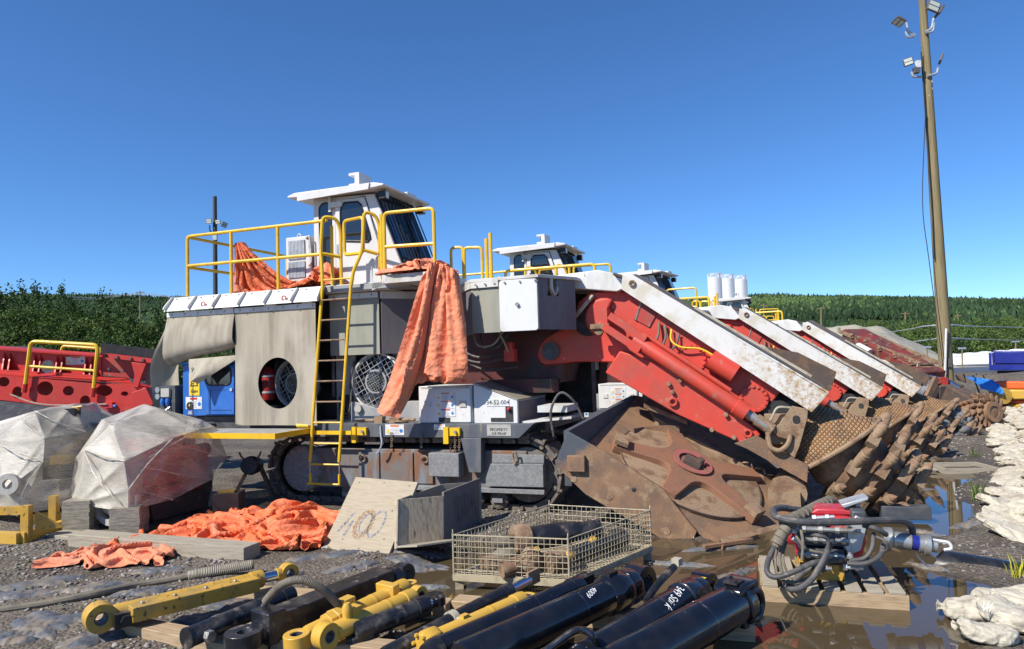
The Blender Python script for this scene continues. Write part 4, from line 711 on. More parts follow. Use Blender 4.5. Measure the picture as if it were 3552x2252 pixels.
    B('swing_frame', MB().prism([(1.1, 1.65), (3.0, 1.62), (3.15, 2.3), (1.2, 2.55)], .85, 1.75), 'shadedred'); B('turntable', MB().lathe([(0, .85), (.22, .85), (.24, .7), (.5, .7)], (1.85, 1.3, 1.14), (0, 0, 1), 28), 'shadedred'); B('frame_web', MB().box(1.9, 2.98, .62, .85, 1.5, 1.68), 'shadedred'); B('frame_back', MB().box(1.16, 3.2, 1.76, 2.0, 1.15, 2.93), 'dark')
    B('valve_block', MB().box(2.36, 2.50, .45, .58, 1.92, 2.08).box(2.38, 2.48, .45, .55, 2.08, 2.17), 'red'); B('control_hoses', MB().tube(spline([(1.7, .6, 1.98), (2.0, .5, 1.92), (2.36, .48, 1.96)], 5), .014, 6).tube(spline([(1.7, .6, 2.08), (2.0, .48, 1.99), (2.36, .5, 2.02)], 5), .014, 6).tube(spline([(1.8, .62, 1.9), (2.1, .5, 1.82), (2.5, .6, 1.84)], 5), .012, 6).tube(spline([(2.0, .5, 2.35), (2.1, .4, 2.12), (2.3, .42, 2.12), (2.42, .48, 2.3)], 5), .013, 6), 'hose')
    B('yellow_hoses', MB().tube(spline([(1.95, .4, 2.3), (2.05, .35, 2.14), (2.25, .36, 2.15), (2.38, .4, 2.32)], 5), .013, 6).tube(spline([(2.3, .4, 2.35), (2.4, .36, 2.18), (2.42, .45, 2.05)], 5), .013, 6), 'hosebeige')
    # ---- boom
    bp_ = [(2.69, 2.0), (2.73, 1.90), (2.80, 1.85), (3.25, 1.89), (3.82, 1.86), (4.3, 1.74), (5.40, 1.02), (5.78, 1.50), (3.95, 2.78), (3.46, 2.80), (3.30, 2.68), (3.20, 2.40), (2.85, 2.24), (2.74, 2.14)]
    bo = B('boom', MB().prism(bp_, .82, 1.58), 'red', bevel=.02)
    MB().prism([(3.66, 1.74), (3.86, 2.01), (4.28, 1.86), (4.55, 1.72), (5.42, 1.06), (5.50, .96), (5.32, .84), (4.55, 1.20)], .66, .86).build('lower_arm', 'red', bo, bevel=.012)
    MB().prism([(4.05, 1.82), (4.62, 1.55), (4.70, 1.68), (4.2, 1.98)], .70, .82).build('side_web', 'red', bo); MB().lathe([(0, .10), (.05, .12), (.05, .055), (.06, .055)], (2.90, .82, 2.04), (0, -1, 0), 18).build('pivot_pin', 'darksteel', bo); MB().lathe([(0, .20), (.04, .19)], (3.42, .82, 2.42), (0, -1, 0), 24).build('pivot_boss', 'dark', bo)
    ns_ = [(3.55, 2.70), (3.95, 2.72), (4.0, 2.45), (3.7, 2.48)]; MB().prism(arc((3.65, 2.45), .26, 60, 240, 10, 'xy'), .74, .82).build('shoulder', 'red', bo, bevel=.03)
    MB().prism([(4.02, 2.42), (4.22, 2.30), (4.34, 2.50), (4.14, 2.64)], .80, .82).build('access_cover', 'reddull', bo); MB().tube([(4.05, .8, 2.40), (4.13, .8, 2.62)], .012, 6).build('grab_rod', 'steel', bo)
    for c_, rr in (((4.72, 1.88), .19), ((5.44, 1.38), .17)):
        fl = MB().lathe([(0, rr), (.03, rr), (.035, rr * .98)], (c_[0], .82, c_[1]), (0, -1, 0), 28).build('end_flange', 'red', bo); bolts([(c_[0] + rr * .86 * math.cos(k * .3927), .79, c_[1] + rr * .86 * math.sin(k * .3927)) for k in range(16)], .024, (0, -1, 0), .022, 'bolt_ring', 'red', bo)
    MB().prism([(4.55, 2.20), (5.0, 1.88), (5.0, 1.62), (4.72, 1.66), (4.5, 1.86)], .80, .83).build('gusset_plate', 'red', bo); bolts([(5.36, .72, 1.13), (4.6, .64, 1.62), (4.46, .64, 1.58), (4.5, .64, 1.48), (5.12, .64, 1.2), (4.95, .64, 1.02), (5.2, .64, .93)], .03, (0, -1, 0), .03, 'bolt_heads', 'rustlight', bo)
    MB().ring((4.50, .63, 1.36), (0, 1, 0), .045, .016, 14, 6).ring((5.36, .63, .98), (0, 1, 0), .04, .016, 14, 6).build('shackle', 'red', bo)
    a0 = Vector((3.72, .60, 2.40)); a1 = Vector((5.36, .60, 1.22)); d_ = (a1 - a0).normalized()
    cy = B('boom_cylinder', MB().lathe([(.42, .08), (.45, .09), (1.86, .09), (1.87, .105), (2.02, .105)], a0, d_, 20), 'red'); MB().lathe([(2.0, .055), (2.32, .055)], a0, d_, 16).build('piston_rod', 'rodgrey', cy); MB().tube([a0 + d_ * .5 + Vector((.05, -.02, .11)), a0 + d_ * 1.75 + Vector((.05, -.02, .11))], .028, 8).build('pressure_pipe', 'red', cy)
    MB().bar(a0 + Vector((.05, -.06, .06)), a0 + d_ * .55 + Vector((.05, -.06, .06)), .05, .09).bar(a0 + Vector((-.03, -.06, -.07)), a0 + d_ * .55 + Vector((-.03, -.06, -.07)), .05, .09).box(3.60, 3.74, .54, .82, 2.34, 2.56).build('cylinder_yoke', 'red', cy); MB().box(3.52, 3.76, .52, .58, 2.30, 2.36).lathe([(0, .06), (.03, .06)], (3.62, .58, 2.28), (0, -1, 0), 12).build('yoke_keeper', 'rustlight', cy)
    p0 = Vector((4.98, .70, 1.86)); cn = B('canister', MB().lathe([(0, .125), (.34, .125), (.34, .115), (.31, .115), (.30, .02)], p0 - AX * .02, AX, 20), 'red')
    for pth, rr, mt in (([(4.35, .78, 2.36), (4.34, .74, 2.2), (4.28, .72, 2.1), (4.15, .68, 2.16), (4.05, .66, 2.22)], .016, 'hosetan'), ([(4.42, .78, 2.32), (4.43, .74, 2.16), (4.36, .70, 2.04), (4.22, .66, 2.08)], .016, 'hosetan'), ([(4.50, .78, 2.26), (4.50, .72, 2.12), (4.62, .70, 2.03), (4.85, .72, 2.0), (5.02, .72, 1.9)], .012, 'signyellow'), ([(4.6, .78, 2.2), (4.55, .72, 2.05), (4.42, .70, 1.95)], .012, 'hose'), ([(3.45, .8, 2.68), (3.5, .72, 2.72), (3.3, .7, 2.5), (3.2, .72, 2.42)], .028, 'hosebeige')): B('boom_hose', MB().tube(spline(pth, 6), rr, 7), mt)
    # ---- boom hood and cover
    B('boom_hood', MB().prism([(2.55, 2.98), (2.85, 3.03), (3.6, 3.07), (3.79, 3.02), (3.92, 2.84), (3.90, 2.79), (3.84, 2.77), (3.21, 2.86), (2.55, 2.90)], .70, 1.70), 'white', bevel=.012); B('hood_rod', MB().tube([(3.80, .72, 3.0), (4.25, .78, 2.83)], .025, 8), 'rust_and_shade')
    B('boom_cover', MB().prism([(3.90, 2.80), (3.93, 2.98), (4.02, 2.97), (6.26, 1.43), (6.07, 1.22)], .68, .71), 'coverwhite', bevel=.004); B('boom_cover', MB().prism([(3.90, 2.80), (3.93, 2.98), (4.02, 2.97), (6.26, 1.43), (6.07, 1.22)], 1.68, 1.71), 'coverwhite')
    B('cover_grating', MB().add([(4.0, .715, 2.965), (6.25, .715, 1.43), (6.25, 1.2, 1.50), (6.25, 1.68, 1.52), (4.0, 1.68, 3.06), (4.0, 1.2, 3.04)] + [(4.0, .715, 2.93), (6.25, .715, 1.40), (6.25, 1.68, 1.44), (4.0, 1.68, 2.95)], [(0, 1, 2, 5), (5, 2, 3, 4), (9, 8, 7, 6), (0, 6, 7, 1), (4, 3, 8, 9), (1, 7, 8, 3, 2), (0, 5, 4, 9, 6)]), 'grate'); B('cover_edge', MB().prism([(4.0, 2.978), (4.03, 2.99), (6.25, 1.468), (6.265, 1.435)], .68, .74), 'coverwhite'); B('cover_ledge', MB().bar((4.78, .95, 2.53), (6.1, .95, 1.63), .03, .03), 'hosebeige')
    B('cover_wing', MB().prism([(5.55, 2.02), (5.98, 1.92), (6.42, 1.66), (6.34, 1.42), (6.2, 1.44)], 1.60, 1.63), 'rust_and_shade'); B('cover_wing_tip', MB().prism([(5.30, 2.10), (5.56, 2.03), (5.75, 1.86), (5.5, 1.98)], 1.52, 1.55), 'coverwhite'); B('cover_shackle', MB().ring((4.05, .66, 2.86), (0, 1, 0), .035, .011, 12, 6), 'rustlight')
    # ---- cutter gear and head
    B('gear_bracket', MB().prism([(5.62, 1.02), (5.72, 1.10), (5.86, 1.30), (6.03, 1.26), (6.02, 1.16), (5.92, .84), (5.86, .70), (5.76, .78), (5.80, .92), (5.70, .94)], .60, .68).box(5.55, 5.9, .68, .95, .85, 1.2), 'rustlight', bevel=.006); B('gear_hook', MB().tube(rpath([(5.58, .58, 1.0), (5.60, .56, .82), (5.70, .56, .78), (5.80, .56, .86), (5.83, .58, .98)], .08), .028, 8), 'rustlight'); B('bracket_slot', MB().prism(rrect(5.86, 5.94, 1.10, 1.19, .03), .595, .602), 'dark'); B('rod_end', MB().lathe([(0, .075), (.22, .075)], a1 + d_ * .12 + Vector((0, .02, 0)), d_, 14), 'rustlight')
    B('gear_hose', MB().tube(spline([(5.5, .74, 1.02), (5.62, .62, 1.14), (5.70, .6, 1.28), (5.84, .62, 1.28)], 5), .014, 6), 'hosebeige')
    B('cutter_gearbox', MB().lathe([(-1.45, .36), (-1.0, .38), (-.55, .36)], HC, AX, 24).box(5.35, 5.95, .82, 1.58, .85, 1.35), 'dark'); B('apron_lip_plate', MB().prism([(5.20, .86), (5.34, .80), (5.98, .42), (6.0, .62), (5.72, .78), (5.45, .96)], .62, .70), 'rust', bevel=.004)
    n = 40; fl = MB(); vs = []; fs = []
    for k in range(n):
        t = 2 * math.pi * k / n; c_, s_ = math.cos(t), math.sin(t)
        for (sa, ra) in ((-1.05, .34), (-.75 + .10 * c_, .40), (-.50 + .20 * c_, .50), (-.36 + .27 * c_, .60), (-.33 + .27 * c_, .60), (-.42 + .2 * c_, .42), (-.42 + .2 * c_, .3)): vs.append(HC + AX * sa + BX_ * (ra * c_) + CY_ * (-ra * s_))
    q = 7
    for k in range(n):
        for j in range(q - 1): fs.append((k * q + j, ((k + 1) % n) * q + j, ((k + 1) % n) * q + j + 1, k * q + j + 1))
    B('flared_collar', MB().add(vs, fs), 'lattice', ang=50)
    lp = [HC + AX * (-.345 + .27 * math.cos(t)) + BX_ * (.60 * math.cos(t)) + CY_ * (-.60 * math.sin(t)) for t in np.linspace(0, 2 * math.pi, 48, endpoint=False)]; B('collar_lip', MB().tube(lp, .028, 8, True), 'rustlight')
    hd = B('cutter_head', MB().lathe([(-.42, .36), (-.25, .44), (0, .42), (.25, .34), (.5, .24), (.66, .16), (.70, .05)], HC, AX, 28), 'rustlight')
    rd = lambda t: BX_ * math.cos(t) - CY_ * math.sin(t)
    for (s0, R0, n, off) in ((-.04, .50, 9, .15), (.22, .44, 8, .5), (.45, .33, 6, .0), (.62, .21, 4, .7)):      # rings of vanes carrying the picks
        vs = []; m_ = 48
        for i in range(m_ + 1):
            th = 2 * math.pi * i / m_; r_ = rd(th); sa = s0 + .05 * math.cos(th + 1.2)
            for (ds, dr) in ((-.04, -.12), (.04, -.12), (.04, .02), (-.04, .02)): vs.append(HC + AX * (sa + ds) + r_ * (R0 + dr))
        MB().add(vs, [(i * 4 + j, i * 4 + (j + 1) % 4, (i + 1) * 4 + (j + 1) % 4, (i + 1) * 4 + j) for i in range(m_) for j in range(4)]).build('ring_vane', 'rust', hd)
        for k in range(n):
            th = off + 2 * math.pi * k / n; sa = s0 + .05 * math.cos(th + 1.2); tg = (BX_ * math.sin(th) + CY_ * math.cos(th)); p = HC + AX * sa + rd(th) * (R0 + .06)
            MB().bar(p - tg * .10 - rd(th) * .01, p + tg * .04 - rd(th) * .01, .12, .12, rd(th)).build('tool_block', 'rustlight', hd); dr_ = (tg * .86 + rd(th) * .42 + AX * .10).normalized()
            mm = axM(p + tg * .05 + rd(th) * .03 + dr_ * .05, dr_, AX) @ Matrix.Scale(.95, 4); inst(HOLD, 'tool_holder', hd, M=mm); inst(TIP, 'pick', hd, M=mm)
    return M
# ================================================================== place the machines
O1 = Vector((-2.488, 9.754, 0)); YAW1 = -20.5
M1 = roadheader(O1, YAW1, 'foremost white and red roadheader, orange tarp hanging over its side')
MX = Matrix.Rotation(R_(90), 4, 'X')
for c in M1.children:
    if c.name.startswith('number_plate'): text('34-52-004', .075, 'ink', c, Matrix.Translation((2.42, .032, 1.41)) @ MX)
SKIP = {'track_shoe', 'lettering', 'chain', 'hanging_chain', 'lifting_tag', 'paper_tag', 'end_curtain', 'curtain_flap'}
def put_machine(loc, yaw, label, skip=SKIP):
    m = copy_tree(M1, None, skip); m.location = loc; m.rotation_euler = (0, 0, R_(yaw)); m['label'] = label; return m
M2 = put_machine((.41, 14.24, -.19), -22.3, 'roadheader with white canister parked next behind the one carrying the orange tarp')
M3 = put_machine((3.12, 18.12, -.34), -31.3, 'roadheader with white canister whose cutter head is caked in grey dirt')
for mm in (M2, M3):
    for c in mm.children:
        if c.name.split('.')[0] == 'canister': c.data = c.data.copy(); c.data.materials[0] = MT['white']
for c in M2.children:
    if c.name.split('.')[0] == 'number_plate': text('34-52-', .075, 'ink', c, Matrix.Translation((2.39, .032, 1.41)) @ MX)
BOOMY = {'boom', 'boom_cylinder', 'canister', 'boom_hose', 'boom_cover', 'cover_grating', 'cover_edge', 'cover_ledge', 'cover_wing', 'cover_wing_tip', 'cover_shackle', 'gear_bracket', 'gear_hook', 'bracket_slot', 'rod_end', 'gear_hose', 'cutter_gearbox', 'apron_lip_plate', 'flared_collar', 'collar_lip', 'cutter_head', 'boom_hood', 'hood_rod'}
M4 = put_machine((9.54, 30.11, -.12), -20.5, 'roadheader with 34-52-005 on its cab, behind the row, below the silos', SKIP | BOOMY)
text('34-52-005', .20, 'inkblue', M4, Matrix.Translation((.02, .555, 4.35)) @ MX @ Matrix.Scale(.55, 4))
# grey dirt caked on the third machine's head
rg = np.random.RandomState(31); V = []; n = 70
C = np.array([HC + AX * rg.uniform(-.15, .4) + (BX_ * math.cos(t) - CY_ * math.sin(t)) * rg.uniform(.34, .47) for t in rg.uniform(0, 6.28, n)]); S = rg.uniform(.07, .15, (n, 3)); v_, f_, c_ = blobs(C, S, np.tile([[.15, .15, .15]], (n, 1)) * rg.uniform(.8, 1.2, (n, 1)), 4, .4)
put('caked_dirt', fastmesh('caked_dirt', v_, f_, 'stone', c_), None, M3)
L1 = lambda x, y, z: M1.matrix_basis @ Vector((x, y, z))
MW1 = Matrix.Translation(O1) @ Matrix.Rotation(R_(YAW1), 4, 'Z')
# ------------------------------------------------------------------ older boom at the end of the row, with the spiked drum
def old_boom():
    T = thing('stripped_roadheader_boom', 'uncovered red boom with rusty frame, silver cylinder and spiked cutter drum, end of row', 'roadheader boom', (0, 0, 0))
    def tub(name, a, b, r, mt, r2=None, n=12): return MB().tube([a, b], [r, r2 or r], n).build(name, mt, T)
    A = aty(2955, 1195, 21.0); D = aty(3405, 1432, 16.9); E_ = aty(3230, 1345, 18.3)
    d = (E_ - A).normalized(); s = Vector((d.y, -d.x, 0)).normalized()
    MB().bar(A + Vector((0, 0, .14)), E_ + Vector((0, 0, .10)), .75, .70).build('boom_box', 'oldred', T, bevel=.03)
    up = Vector((0, 0, .40)); MB().bar(A + up + s * .42, aty(3205, 1262, 18.5) + s * .1, .05, .10).bar(A + up - s * .42, aty(3215, 1268, 18.5) - s * .5, .05, .10).build('top_frame', 'rustlight', T)
    fr = MB()
    for i in range(6):
        q = A + up + (aty(3205, 1262, 18.5) - A - up) * (i / 5); fr.bar(q + s * .42, q - s * .4, .10, .05)
        fr.lathe([(0, .05), (.06, .04)], q + s * .42 + Vector((0, 0, .05)), (0, 0, 1), 8)
    fr.build('frame_ties', 'rustlight', T)
    MB().bar(aty(3205, 1262, 18.5) + s * .2, aty(3195, 1312, 18.4) + s * .2, .09, .12).build('frame_end', 'coverwhite', T)
    c0 = aty(3028, 1205, 20.2) + s * .5; MB().lathe([(0, .15), (.5, .15), (.5, .13), (.46, .13)], c0, d, 18).build('canister', 'white', T)
    MB().tube([aty(3060, 1240, 20) + s * .55, aty(3190, 1312, 18.6) + s * .55], .10, 12).build('slew_cylinder', 'reddull', T)
    e0 = aty(3225, 1335, 18.1) + s * .35; e1 = aty(3275, 1370, 17.6) + s * .35; MB().lathe([(0, .26), ((e1 - e0).length, .26)], e0, e1 - e0, 22).build('telescopic_sleeve', 'steel', T)
    MB().tube([aty(3205, 1300, 18.3), aty(3290, 1322, 17.6), aty(3330, 1345, 17.4)], [.05, .05, .03], 8).build('telescope_rod', 'chrome', T)
    MB().bar(aty(3300, 1310, 17.6) + s * .45, aty(3258, 1400, 17.4) + s * .45, .09, .16).build('link_arm', 'rust', T); MB().box(-.09, .09, -.12, .12, -.09, .10, Matrix.Translation(aty(3295, 1322, 17.7) + s * .25)).build('link_knuckle', 'reddull', T)
    MB().bar(aty(3290, 1370, 17.6), D, .5, .55).bar(E_, aty(3300, 1375, 17.5), .62, .55).build('gear_housing', 'rust_and_shade', T, bevel=.03)
    # spiked drum: axis towards the camera-right
    ax = Vector((.25, -.95, .12)).normalized(); a, b = frame(ax); R0 = .33
    hd = MB().lathe([(-.45, .20), (-.35, R0), (.15, R0), (.28, .24), (.32, .17)], D, ax, 24).eye(D + ax * .30, ax, .24, .14, .10, 24).build('cutter_drum', 'rust', T)
    sp = MB(); rg = random.Random(4)
    sp.lathe([(0, .062), (.07, .055), (.16, .012)], (0, 0, 0), (1, 0, 0), 8).box(-.06, .05, -.05, .05, -.07, .04); spm = sp.mesh('drum_pick', 'rust')
    for r in range(6):
        for i in range(15):
            t = 2 * math.pi * (i + .5 * (r % 2)) / 15 + r * .13; rad = a * math.cos(t) + b * math.sin(t); tg = b * math.cos(t) - a * math.sin(t)
            q = D + ax * (-.36 + .12 * r) + rad * (R0 + .02 - .05 * (r == 5)); inst(spm, 'drum_pick', hd, M=axM(q, rad * .75 + tg * .6 + ax * (.35 if r > 3 else 0), ax))
    return T
old_boom()
# ------------------------------------------------------------------ rusty loading apron in front of the tracks
def apron():
    T = thing('loading_apron', 'rusty steel loading apron with a gathering star, tilted on the mud below the near boom', 'loading apron', M=MW1)
    pz = lambda x, y: .02 - .497 * (x - 5.06) + .34 * (y + .62)
    B = lambda nm, mb, mt, **k: mb.build(nm, mt, T, **k)
    npl = [(3.50, 1.12), (3.34, .76), (3.43, .66), (3.68, .43), (4.53, -.03), (4.81, -.02), (4.86, .09), (4.62, .39), (4.54, .51), (3.92, .89)]
    sp = B('side_plate', MB().prism(npl, -.60, -.55), 'apronside', bevel=.006)
    MB().box(3.50, 3.70, -.66, -.60, .68, .86).build('wear_pad', 'rust', sp, bevel=.01)
    for x, z in ((3.95, .42), (4.55, .08), (3.55, .60)): MB().lathe([(0, .04), (.006, .04)], (x, -.60, z), (0, -1, 0), 14).build('plug', 'rustlight', sp)
    MB().lathe([(0, .028), (.004, .02)], (4.22, -.60, .50), (0, -1, 0), 7).build('burned_hole', 'dark', sp)
    def slab(pts, t0, t1): 
        vs = [(x, y, pz(x, y) + t1) for x, y in pts] + [(x, y, pz(x, y) + t0) for x, y in pts]; n = len(pts); return MB().add(vs, [tuple(range(n)), tuple(range(2 * n - 1, n - 1, -1))] + [(i, (i + 1) % n, n + (i + 1) % n, n + i) for i in range(n)])
    B('table', slab([(3.52, -.55), (4.86, -.55), (5.08, -.62), (5.72, .30), (5.86, 1.15), (5.4, 1.35), (3.86, 1.55)], -.08, 0), 'rust')
    B('rear_ledge', slab([(4.2, 1.1), (5.5, .95), (5.86, 1.15), (5.4, 1.5), (3.95, 1.6)], 0, .10), 'rustlight')
    n_ = Vector((.497, -.34, 1)).normalized(); c = Vector((4.68, .40, pz(4.68, .40)))
    B('gathering_disc', MB().lathe([(0, .86), (.03, .86), (.035, .84)], c + n_ * .004, n_, 48), 'rustlight'); B('disc_groove', MB().eye(c + n_ * .036, n_, .87, .855, .012, 48), 'rust_and_shade')
    P = lambda x, y, h: Vector((x, y, pz(x, y))) + n_ * h
    xa_ = Vector((1, 0, -.497)).normalized(); ya_ = n_.cross(xa_)
    tips = sorted([(math.atan2((Vector(t) - c).dot(ya_), (Vector(t) - c).dot(xa_)), (Vector(t) - c).length) for t in ((5.42, .03, pz(5.42, .03)), (3.84, .06, pz(3.84, .06)), (4.40, 1.02, pz(4.40, 1.02)), (5.40, .97, pz(5.40, .97)), (4.52, -.36, pz(4.52, -.36)))]); poly = []
    for i, (an, ln) in enumerate(tips):
        d = Vector((math.cos(an), math.sin(an))); nn = Vector((-d.y, d.x)); an2 = tips[(i + 1) % 5][0] + (2 * math.pi if i == 4 else 0); d2 = Vector((math.cos(an2), math.sin(an2))); n2 = Vector((-d2.y, d2.x)); mid = (an + an2) / 2; m_ = Vector((math.cos(mid), math.sin(mid))) * .30
        p0 = d * (ln - .02) + nn * .085; p1 = d * .42 + nn * .13; p2 = d2 * .42 - n2 * .13; poly += [d * ln - nn * .085, d * ln + nn * .085, p1]
        for k in range(1, 6): t = k / 6; poly.append(p1 * (1 - t) ** 2 + m_ * 2 * t * (1 - t) + p2 * t * t)
        poly.append(p2)
    top = [c + xa_ * p.x + ya_ * p.y + n_ * (.13 - .04 * min(1, p.length)) for p in poly]; bot = [q - n_ * .085 for q in top]; N_ = len(poly)
    st = B('gathering_star', MB().add(top + bot, [tuple(range(N_)), tuple(range(2 * N_ - 1, N_ - 1, -1))] + [(i, (i + 1) % N_, N_ + (i + 1) % N_, N_ + i) for i in range(N_)]), 'rustred', bevel=.006)
    MB().box(-.10, .10, -.09, .09, .11, .16, axM(c, (1, 0, -.497), n_)).lathe([(.11, .045), (.18, .04)], c + Vector((.09, .02, 0)), n_, 10).build('star_hub', 'rust_and_shade', st)
    MB().eye(P(4.68, .40, .137), n_, .24, .17, .012, 22).build('hub_ring', 'pinkrust', st); MB().bar(P(5.30, .09, .14), P(5.42, .03, .13), .19, .06, n_).build('arm_shoe', 'rustlight', st); MB().bar(P(3.98, .10, .15), P(3.84, .06, .15), .19, .05, n_).build('arm_shoe', 'rustlight', st)
    w0, w1, w2 = (3.50, -.56), (3.86, 1.56), (4.35, 1.75)
    def wall(a, b, za, zb, t=.06):
        d = Vector((b[0] - a[0], b[1] - a[1], 0)).normalized(); q = Vector((-d.y, d.x, 0)) * t; vs = []
        for p, z in ((a, za), (b, zb)):
            for o in (Vector(), q): vs += [(p[0] + o.x, p[1] + o.y, pz(*p) - .1), (p[0] + o.x, p[1] + o.y, z)]
        return MB().add(vs, [(0, 4, 5, 1), (2, 3, 7, 6), (1, 5, 7, 3), (0, 2, 6, 4), (0, 1, 3, 2), (4, 6, 7, 5)])
    B('back_wall', wall(w0, w1, 1.12, 1.40), 'apronside'); B('back_wall', wall(w1, w2, 1.40, 1.28), 'rustlight')
    B('guide_rim', MB().prism([(4.02, .55), (4.10, .78), (4.30, .92), (4.52, .96), (4.52, 1.02), (4.26, .98), (4.04, .84), (3.95, .58)], .78, 1.04, 'xy'), 'rust'); B('lug_plate', slab([(4.10, .85), (4.62, .95), (4.18, 1.2)], .28, .34), 'rustlight')
    B('tip_wedge', slab([(5.10, -.60), (5.72, .30), (5.90, .32), (5.25, -.66)], -.05, .03), 'rustlight'); B('end_boss', MB().lathe([(-.3, .20), (.0, .22), (.2, .2)], (5.78, 1.0, .28), (0, 1, 0), 18).box(5.55, 5.9, .6, 1.3, 0, .3), 'rustlight')
    B('link_chain', (lambda m: [m.ring((5.30 + .07 * i, .98 + .02 * math.sin(i), pz(5.3 + .07 * i, .98) + .14), (1, .2, .3) if i % 2 else (0, .3, 1), .035, .011, 8, 5) for i in range(9)] and m)(MB()), 'chainrust')
    B('rubber_flap', MB().box(3.42, 3.50, -.5, .1, .5, .95), 'darksteel')
pm('rustred', (.25, .115, .062), .75, c2=(.19, .10, .062), s2=4, lo=.4, hi=.65, c3=(.26, .15, .09), s3=50, lo3=.5, hi3=.75, bump=.15); pm('pinkrust', (.34, .10, .09), .7, c2=(.22, .12, .07), s2=12)
def apronmat():                              # blue-grey paint survives at the upper left corner, the rest has rusted
    m = pm('apronside', (.225, .128, .07), .75, c2=(.15, .092, .06), s2=3, lo=.42, hi=.62, c3=(.30, .20, .11), s3=7, lo3=.5, hi3=.72, bump=.3, bs=60, co='O'); t = m.node_tree; N = t.nodes; L = t.links.new; b = N['Principled BSDF']
    tc = N.new('ShaderNodeTexCoord'); sx = N.new('ShaderNodeSeparateXYZ'); L(tc.outputs['Object'], sx.inputs[0]); n = N.new('ShaderNodeTexNoise'); n.inputs['Scale'].default_value = 6; n.inputs['Detail'].default_value = 10; n.inputs['Roughness'].default_value = .7; L(tc.outputs['Object'], n.inputs[0])
    g = N.new('ShaderNodeMath'); g.operation = 'SUBTRACT'; L(sx.outputs[2], g.inputs[0]); h = N.new('ShaderNodeMath'); h.operation = 'MULTIPLY'; h.inputs[1].default_value = .55; L(sx.outputs[0], h.inputs[0]); L(h.outputs[0], g.inputs[1])
    a = N.new('ShaderNodeMath'); a.operation = 'MULTIPLY_ADD'; a.inputs[1].default_value = .5; L(n.outputs[0], a.inputs[0]); L(g.outputs[0], a.inputs[2]); r = N.new('ShaderNodeMapRange'); r.inputs[1].default_value = -.92; r.inputs[2].default_value = -.80; L(a.outputs[0], r.inputs[0])
    x = N.new('ShaderNodeMix'); x.data_type = 'RGBA'; x.inputs[7].default_value = (.06, .07, .085, 1); L(r.outputs[0], x.inputs[0]); L(b.inputs['Base Color'].links[0].from_socket, x.inputs[6]); L(x.outputs[2], b.inputs['Base Color'])
apronmat()
apron()
# ------------------------------------------------------------------ tarps
def sheet(name, P, mat, label=None, M=None, solid=.006, parent=None):
    o = MB().grid(P).build(name, mat, parent, ang=42, solid=solid, fix=True)
    if M is not None: o.matrix_world = M
    return o
def crumple(U, W, amp, s, fx=9, fy=3): return amp * (ridge(U * fx, W * fy, 3, s) - .5) + amp * .5 * (fbm(U * fx * 4, W * fy * 4, 3, s + 9) - .5)
# ------------------------------------------------------------------ small cloth solver (position based), used for the tarps
def cloth(P, Lu, Lv, pin, floor, frames=110, its=9, grav=.0016, drive=None, wall=None, bend=.12, damp=.96):
    P = P.copy(); Q = P.copy(); w = (~pin).astype(float)[..., None]; D = np.hypot(Lu, np.mean(Lv)); ks = .35 if np.isscalar(Lv) else .08
    def rel(A, B, wa, wb, L, k, push=False):
        d = B - A; l = np.sqrt((d * d).sum(-1, keepdims=True)) + 1e-9; c = (l - L) / l
        if push: c = np.minimum(c, 0)
        s = np.maximum(wa + wb, 1e-6); d *= c * k; A += d * (wa / s); B -= d * (wb / s)
    def pairs(off, st, step, ax):
        if ax == 0: n = len(P[off:P.shape[0] - st:step]); return (slice(off, P.shape[0] - st, step), slice(off + st, None, step), n)
        n = len(P[0, off:P.shape[1] - st:step]); return (slice(off, P.shape[1] - st, step), slice(off + st, None, step), n)
    for f in range(frames):
        V = (P - Q) * damp; Q = P.copy(); P += V * w; P[..., 2] -= grav * w[..., 0]
        if drive is not None: drive(P, f)
        for _ in range(its):
            for o in (0, 1):
                a, b, n = pairs(o, 1, 2, 0); rel(P[a], P[b][:n], w[a], w[b][:n], Lu, 1.)
                a, b, n = pairs(o, 1, 2, 1); rel(P[:, a], P[:, b][:, :n], w[:, a], w[:, b][:, :n], Lv, 1.)
                a, b, n = pairs(o, 1, 2, 0); rel(P[a][:, :-1], P[b][:n, 1:], w[a][:, :-1], w[b][:n, 1:], D, ks); rel(P[a][:, 1:], P[b][:n, :-1], w[a][:, 1:], w[b][:n, :-1], D, ks)
            for o in range(4):
                a, b, n = pairs(o, 2, 4, 0); rel(P[a], P[b][:n], w[a], w[b][:n], 2 * Lu, bend)
                a, b, n = pairs(o, 2, 4, 1); rel(P[:, a], P[:, b][:, :n], w[:, a], w[:, b][:, :n], 2 * Lv, bend)
            if floor is not None:
                z = floor(P); hit = (P[..., 2] < z) & ~pin; P[..., 2] = np.where(hit, z, P[..., 2]); Q[hit] = Q[hit] * .3 + P[hit] * .7
            if wall is not None: wall(P)
    return P
